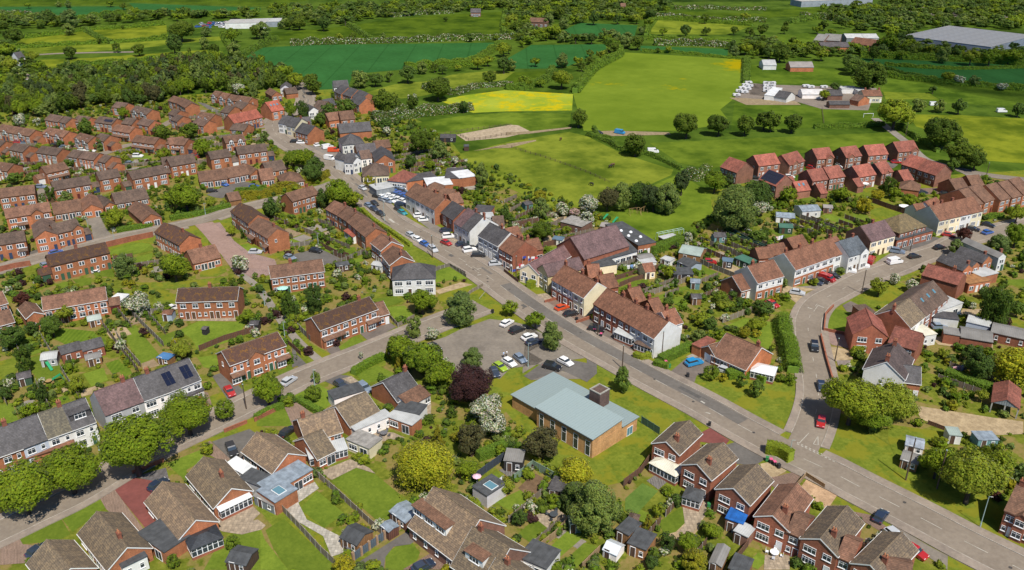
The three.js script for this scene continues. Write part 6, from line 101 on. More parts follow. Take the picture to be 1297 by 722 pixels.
hedges:[[[[-100,-298.5],[-92.4,-302.9],[-85.3,-310.5],[-77.3,-320],[-73.7,-328.3]],3.2,2.4,"gold","long clipped golden hedge along the estate road"],[[[-104.1,-305.9],[-99.6,-307.4],[-94.1,-311.3]],2.2,2,"green","dark clipped hedge inside the parking court"],[[[-118.8,-278.1],[-115.2,-280.7],[-109.3,-284],[-105.9,-288],[-102,-291.4]],1.6,1.8,"green","green roadside hedge under the estate chestnut trees"],[[[-132.8,-267],[-128.7,-268.8],[-124.1,-271.8],[-121.2,-276.2]],1.6,2,"green","green hedge curving along the estate road bungalow"],[[[36.2,-180.7],[40.1,-183.7],[45.2,-187.9]],1.8,2.2,"green","clipped green hedge beside the white end of terrace"],[[[34.6,-179.7],[37.8,-177.7]],1.4,1.6,"green","low clipped hedge at the blue car drive"],[[[30.3,-183.7],[32.1,-182.2],[35,-184.3]],1.4,1.4,"lime","low hedge in front of the white porch"],[[[72.1,-201.8],[70.4,-194.5],[69.6,-188.3],[68.3,-181.7],[67.1,-175.5]],3,4.4,"wild","tall leafy hedge along the bend of the side road"],[[[51,-173.7],[54.5,-174.3],[57.8,-173.7],[59.7,-171.3]],1.8,2.5,"green","rounded green hedge below the white conservatory"],[[[52.2,-144.3],[54.6,-143.4],[56.4,-141]],2.6,2,"lime","square clipped hedge with wheelie bins behind"],[[[-37.8,-174.9],[-34.8,-179.2],[-31.5,-182.7]],1.6,1.8,"green","green roadside hedge in front of the slate bungalow"],[[[-48.4,-163.6],[-45.5,-161],[-42.1,-158.1]],1.3,1.4,"green","low hedge around the sandy bungalow lawn"],[[[-56,-156.1],[-53.8,-159],[-51.1,-161]],1.3,1.2,"green","low hedge behind a brick wall by the pink drive"],[[[102.9,-174.4],[104.9,-172.5],[107.5,-169.7],[110.5,-167.1]],2,2.4,"green","dark garden hedge behind the pink washing"],[[[85,-185.8],[89.1,-186.3]],2,2,"lime","clipped square hedge beside the red tiled house"],[[[4.8,-223.1],[7.2,-225.8]],2,1.8,"lime","clipped hedge in front of the yellow house"],[[[43.7,-248.4],[49.4,-252.7],[55.3,-257.7]],2.6,3,"green","thick hedge between the social club and the sheds"],[[[71.8,-249.4],[73.9,-246.3],[76.3,-242.7]],1.6,1.4,"lime","bright clipped hedge between the terrace gardens"],[[[51.5,-236.2],[54.3,-234.2],[56.1,-231.4]],1.4,1.2,"green","low hedge beside the long garden lawn"],[[[166.1,-280.1],[172.7,-281.4]],1.6,1.6,"green","clipped hedge before the narrow brick row"],[[[35.2,-389.2],[44.1,-375.6],[48.3,-364.3],[58,-358.2],[64.8,-346.4],[69.5,-335.3]],1.8,2.6,"green","trimmed field hedge along the horse pasture"],[[[188,-416.4],[186.1,-397.4],[185.2,-379.9]],2,2.4,"green","dark hedge along the farm lane"],[[[186.1,-402.8],[185.5,-386.4],[186.7,-375.3],[185.5,-360.8]],2,2.5,"green","dark green hedge beside the new estate lane"],[[[144.4,-401.1],[159.4,-403],[180.2,-406.7]],2,2.5,"green","field hedge above the rough meadow"],[[[-53.7,-288],[-48.3,-277.9],[-40.5,-266.6],[-32.5,-254.3]],1.2,1.2,"lime","low front garden hedge along the main road lay-by"],[[[39.1,-401.1],[41.2,-383.3],[46.4,-379.9]],1.8,2,"green","short hedge by the field gate"],[[[-7,-141.8],[-4.2,-143.5],[-1.3,-145.4]],2,2,"green","garden hedge behind the dark blue fence"],[[[-160.5,-634],[-131,-640],[-96.5,-645.3],[-58.5,-651.5],[-13.8,-660.5],[0.9,-663.3]],4,6,"may","white flowering hedgerow across the far crop field"],[[[-67.3,-406.7],[-58.5,-414.4],[-44.8,-426.5],[-29.9,-432.8],[-21,-439.2]],4.5,5,"may","white flowering hedgerow above the riding arena"],[[[-68.4,-412.9],[-60.1,-418],[-53.1,-426]],5,5,"may","white flowering hedgerow beside the paddock houses"],[[[103,-634],[126.3,-634],[140.4,-631.5],[157.9,-625.6]],4,6,"may","white flowering hedgerow above the long meadow"],[[[-67.4,-545.1],[-49.9,-548.4],[-29.8,-555],[-12.1,-575.6]],4,5,"green","tree dotted hedgerow below the dark crop field"],[[[-357.6,-621.5],[-326.6,-631.5],[-294.7,-645.3],[-273.8,-652.4],[-262,-665.2]],2.6,4,"green","thin hedge between the far left meadows"],[[[-286.5,-545.1],[-272.1,-558.3],[-244.2,-563.1],[-233.2,-548.4]],2.8,4,"green","dark hedge between the near left meadows"],[[[-251.1,-567.2],[-238,-574.2],[-222.4,-582.8],[-208.4,-593.9]],2.6,4,"green","hedge under the woodland meadow"],[[[-369.2,-663.3],[-351,-682.3],[-337.5,-704.4],[-311.2,-714.9],[-288.7,-733.4]],3,4,"green","hedge along the top of the left meadow"],[[[90.9,-609.4],[119.6,-597.7],[137.9,-586.5],[155.2,-577.1]],1.8,2.5,"green","hedge at the top of the buttercup meadow"],[[[240.1,-558.3],[261.7,-548.4],[285.6,-545.1],[325.8,-549.7]],2,3,"green","hedge along the right crop field"],[[[234.9,-558.3],[237.4,-538.8],[247,-520.4],[254.1,-514.6]],1.8,2.5,"green","hedge below the right crop field"],[[[234.9,-586.5],[263.2,-582.8],[298.6,-572.1],[330.5,-558.3]],4,5,"green","tree lined hedge below the warehouse"],[[[69.5,-326.1],[73,-323.5],[78.3,-330]],4,5,"may","white flowering bushes at the playing field corner"],[[[115.9,-766],[142.4,-778.3],[166.9,-760],[215,-748.2]],3,5,"may","white flowering hedge across the far pale meadow"],[[[151.5,-831.4],[181.6,-831.4],[208.1,-824.4],[235.5,-824.4]],3,5,"may","white flowering hedge on the far ridge field"],[[[252.8,-778.3],[269.9,-766],[279.7,-754.1]],4,6,"may","white flowering thicket near the distant farm"],[[[-456.9,-791],[-435.6,-784.6],[-420,-778.3]],4,6,"may","white flowering hedge by the far left crop strip"],[[[-107.9,-778.3],[-79.4,-794.9],[-53,-804]],3,5,"may","white flowering hedge before the far olive meadow"],[[[-50.7,-489.7],[-32.5,-474.2],[-22,-489.7],[0.7,-497.7]],3,4,"may","white flowering hedgerow above the yellow field"],[[[-183.9,-288.7],[-180.1,-292.1],[-175.2,-295.6],[-171.4,-297.8]],2.5,3,"may","pale flowering bushes behind the brick semi"],[[[-124.3,-343.1],[-115.6,-345.4],[-109.5,-347.2]],2.5,3,"may","pale flowering hedge below the golden conifers"],[[[-454.3,-786.4],[-377.7,-757.4],[-346.4,-796.5],[-279.2,-786.4],[-227.2,-801.7]],4,5,"green","tree lined hedge below the far left crop strips"],[[[-6.1,-812.2],[-4,-677.6],[6.8,-659.2]],4,5,"green","hedge at the end of the far olive meadow"],[[[103.3,-677.6],[124.8,-762.1],[155.7,-752.8],[197.9,-726]],3,5,"green","hedge around the far pale meadow"],[[[70,-638.2],[74.8,-599.9],[51.8,-542.1],[35.1,-477.4]],4.5,5,"green","bushy hedge down the side of the buttercup meadow"],[[[-3.8,-487.5],[7.5,-489.6],[21.9,-511.2]],3,5,"green","hedge between yellow field and olive strip"],[[[-67.5,-544.6],[-30.2,-565.5],[-9.3,-624.9]],4,5,"green","hedge along the foot of the large crop field"],[[[155.6,-576.6],[136.7,-502.3]],2.5,5,"green","hedge between buttercup meadow and farm"],[[[224.9,-544.6],[230,-520.4],[255.2,-502.3],[289.7,-483.4]],3,5,"green","hedge across the right hand slope"],[[[-342.5,-705.1],[-314.2,-666.4],[-293.4,-641.6]],2.5,5,"green","short hedge between left meadows"],[[[-221.6,-673.8],[-204.7,-631.5],[-186.2,-588]],4,5,"green","bushy hedge at the woodland meadow end"],[[[232.4,-739.2],[284.9,-776.5],[318.3,-739.2]],4,5,"green","hedge below the far ridge sheds"],[[[-134.2,-726],[-106,-659.2]],3,5,"green","hedge dividing the far olive meadow"],[[[-175.5,-652],[-180.1,-624.9],[-183.5,-582.2]],4,5,"green","hedge at the corner of the large crop field"],[[[25.4,-539.6],[19.4,-506.7],[5.2,-485.4]],3.5,5,"green","hedge beside the small olive field"],[[[101.9,-659.2],[130.3,-652],[162.4,-648.5]],2.5,5,"green","low hedge under the pale meadow oaks"]],
fences:[[[[-39,-136.8],[-32.9,-130.2],[-26.2,-122.6],[-23.3,-119.6]],1.6,"conc","concrete post fence between two striped back lawns"],[[[-42.8,-126],[-38.3,-120.9],[-33.4,-115.1],[-30.2,-111.8]],1.6,"conc","concrete post fence beside the dark roofed summerhouse"],[[[-27.4,-113.1],[-23.9,-117.2],[-19.3,-122.3]],1.8,"bluep","brick piered wall with blue panels along the lane"],[[[-7.8,-134.4],[-5.1,-137.7],[-1.6,-141.8]],1.9,"navy","dark blue garden fence behind the sunken patio"],[[[0.5,-134.7],[4.1,-139.1],[8.4,-135.2]],1.9,"sage","sage green fence around the brown play yard"],[[[-4.4,-128.8],[-1.4,-132]],1.8,"sage","sage green fence panel beside the washing line"],[[[4.4,-115.3],[7.8,-118.9],[10.6,-123.1]],1.7,"wood","pale wooden trellis fence beside stepping stones"],[[[12,-111.1],[15.4,-115.3]],1.6,"wood","wooden fence by the glass cold frame"],[[[21.7,-133.3],[25.5,-137.2],[28.2,-141.9]],1.8,"dwood","dark wooden fence below the village hall lawn"],[[[28.1,-154.8],[31.3,-150.6]],1.8,"green","green mesh fence beside the brick village hall"],[[[41.6,-116.6],[37.6,-111.7],[37,-111.1]],1.7,"dwood","dark wooden fence beside the ivy hedge"],[[[54.4,-132.1],[58,-136.3],[60.5,-132.6]],1.1,"wood","low pale timber fence around the peach gravel drive"],[[[-102.1,-193.9],[-96.6,-186.3],[-89.7,-178.2]],1.6,"conc","concrete post fence beside the long narrow lawn"],[[[-102.8,-205.7],[-96.6,-198.5],[-88,-188.5]],1.6,"grey","weathered grey fence along the vegetable garden"],[[[-78.3,-186.3],[-73.7,-191.7],[-66.2,-197.3]],1.6,"dwood","red brown fence behind the long terrace lawns"],[[[-101.1,-205.7],[-96.7,-207.5],[-92.3,-209.4]],1.5,"grey","grey boundary wall beside the white blossom tree"],[[[-56.2,-198],[-54,-194.9],[-51.6,-191.5]],1.7,"grey","grey fence beside the footpath conifers"],[[[-33,-204.4],[-30.1,-199.1],[-26.3,-204.4]],1.2,"conc","picket fence by the white porched semi"],[[[-57.6,-190.7],[-55.3,-187.8],[-52.3,-183.9]],1.3,"dwood","red brown fence along the footpath"],[[[-14.5,-214.6],[-11.2,-220.6],[-8.4,-224.1]],1.1,"conc","white post rail at the road junction"],[[[-24.3,-233.9],[-19.2,-239.1],[-13.9,-232.4]],1,"grey","grey picket fence around the corner lawn"],[[[-25.4,-234.3],[-19,-238.6],[-13.6,-230.5]],1.1,"grey","grey rail fence around the junction lawn"],[[[-53.8,-239.9],[-46.6,-249.3],[-42.2,-254.3]],1.5,"grey","grey slatted fence behind the main road terrace"],[[[-61.7,-254.3],[-55.3,-247.7],[-51,-245.3]],1.6,"dwood","red fence panel beside the parking court lawn"],[[[-76.7,-251],[-71.8,-253.5],[-67,-255.1],[-63,-257.7]],1.5,"grey","grey garden fence behind the pink lane terrace"],[[[10.1,-253.8],[15.8,-257.1],[21.6,-260.5]],1.8,"dwood","dark panel fence beside the mauve hall roof"],[[[1.3,-271.8],[4.9,-273.7],[9.1,-276.2]],1.8,"dwood","red brown panel fence behind the rust tiled wings"],[[[31.9,-236.2],[38.5,-241.1],[41.3,-243.2]],2,"grey","tall grey fence behind the white lean-to"],[[[30.7,-228.6],[37.5,-233.3],[40.8,-237.2]],1.5,"dwood","dark fence along the vegetable border"],[[[37.6,-217.1],[45.2,-222.3],[52.4,-228.6]],1.7,"conc","concrete post panel fence beside the terrace garden path"],[[[56.4,-243.2],[59.9,-238.1],[66.1,-230.4]],1.6,"grey","grey panel fence beside the red car garden"],[[[31.3,-224],[35.6,-227.7],[40.3,-230.4]],1.5,"dwood","red panel fence behind the half timbered terrace"],[[[63.6,-256],[68.7,-250.5],[71.3,-247.3]],1.5,"grey","long grey fence between narrow back gardens"],[[[71.7,-263.4],[76.6,-257.1],[81.4,-249.4]],1.7,"green","green mesh fence along the narrow back garden"],[[[74.2,-264.6],[77.5,-257.1],[82.6,-250.5]],1.7,"green","green mesh fence beside the allotment strip"],[[[100.8,-280],[104.7,-274.9],[109.4,-267.5]],1.6,"grey","grey concrete fence along the upper back garden"],[[[132.2,-296.4],[135.3,-290.8],[139.6,-284]],1.8,"dwood","tall dark fence beneath the golden round tree"],[[[164.4,-317.6],[172.6,-320.9]],1.6,"dwood","dark fence below the long brick gable"],[[[56.2,-201.5],[60.8,-204.5],[65.6,-208]],1.7,"conc","grey panel fence behind the orange bungalow lawn"],[[[-154.4,-234.3],[-151.2,-237.2],[-147.4,-239.1]],1.7,"brickw","brick garden wall along the estate road"],[[[-130.5,-253.8],[-124.6,-258.8],[-118.9,-262.8]],1.8,"brickw","long brick garden wall behind the turning circle"],[[[-75.2,-137],[-73.3,-138.5],[-70.5,-141.2]],0.8,"brickw","low brick front wall by the red drive"],[[[-61.4,-151.3],[-57.5,-154.8]],0.8,"brickw","low brick wall at the black car drive"],[[[-56,-155.3],[-51.1,-161.2]],0.9,"brickw","low brick wall by the pink block drive"],[[[81.6,-196.8],[85,-205.7],[88.8,-210.7]],0.9,"brickw","dark low wall around the corner lawn"],[[[79.8,-193.9],[77.3,-182.2],[75.5,-172.5]],0.9,"brickw","low brick wall along the side road pavement"],[[[81.7,-197.1],[86.8,-194.5]],0.8,"brickw","brick edging below the corner lawn"],[[[-25.2,-389.8],[-19.8,-379.7],[-12.1,-383],[-0.2,-391]],1.2,"rail","post and rail fence along the riding arena"],[[[-33.7,-388.7],[-18.7,-398],[-0.2,-406.6]],1.2,"rail","post and rail fence behind the riding arena"],[[[-0.3,-367.5],[14.3,-352.2],[29.9,-332.6],[38.2,-318.5]],1.1,"rail","wire and post fence crossing the horse pasture"],[[[160.8,-439.2],[151.7,-408.6]],1.2,"rail","white rail fence in the farm paddock"],[[[9.1,-213.3],[13.3,-216.2]],0.8,"brickw","low brick wall at the orange car"],[[[17.1,-201.1],[21.2,-204.1]],0.8,"brickw","low brick wall beside the black bin"],[[[-2.4,-234.3],[1.9,-226.3]],1.2,"dwood","dark fence in front of the flagged pub"],[[[90.1,-154.4],[92.6,-152.1]],1,"dwood","rusty rail at the gravel yard"]],
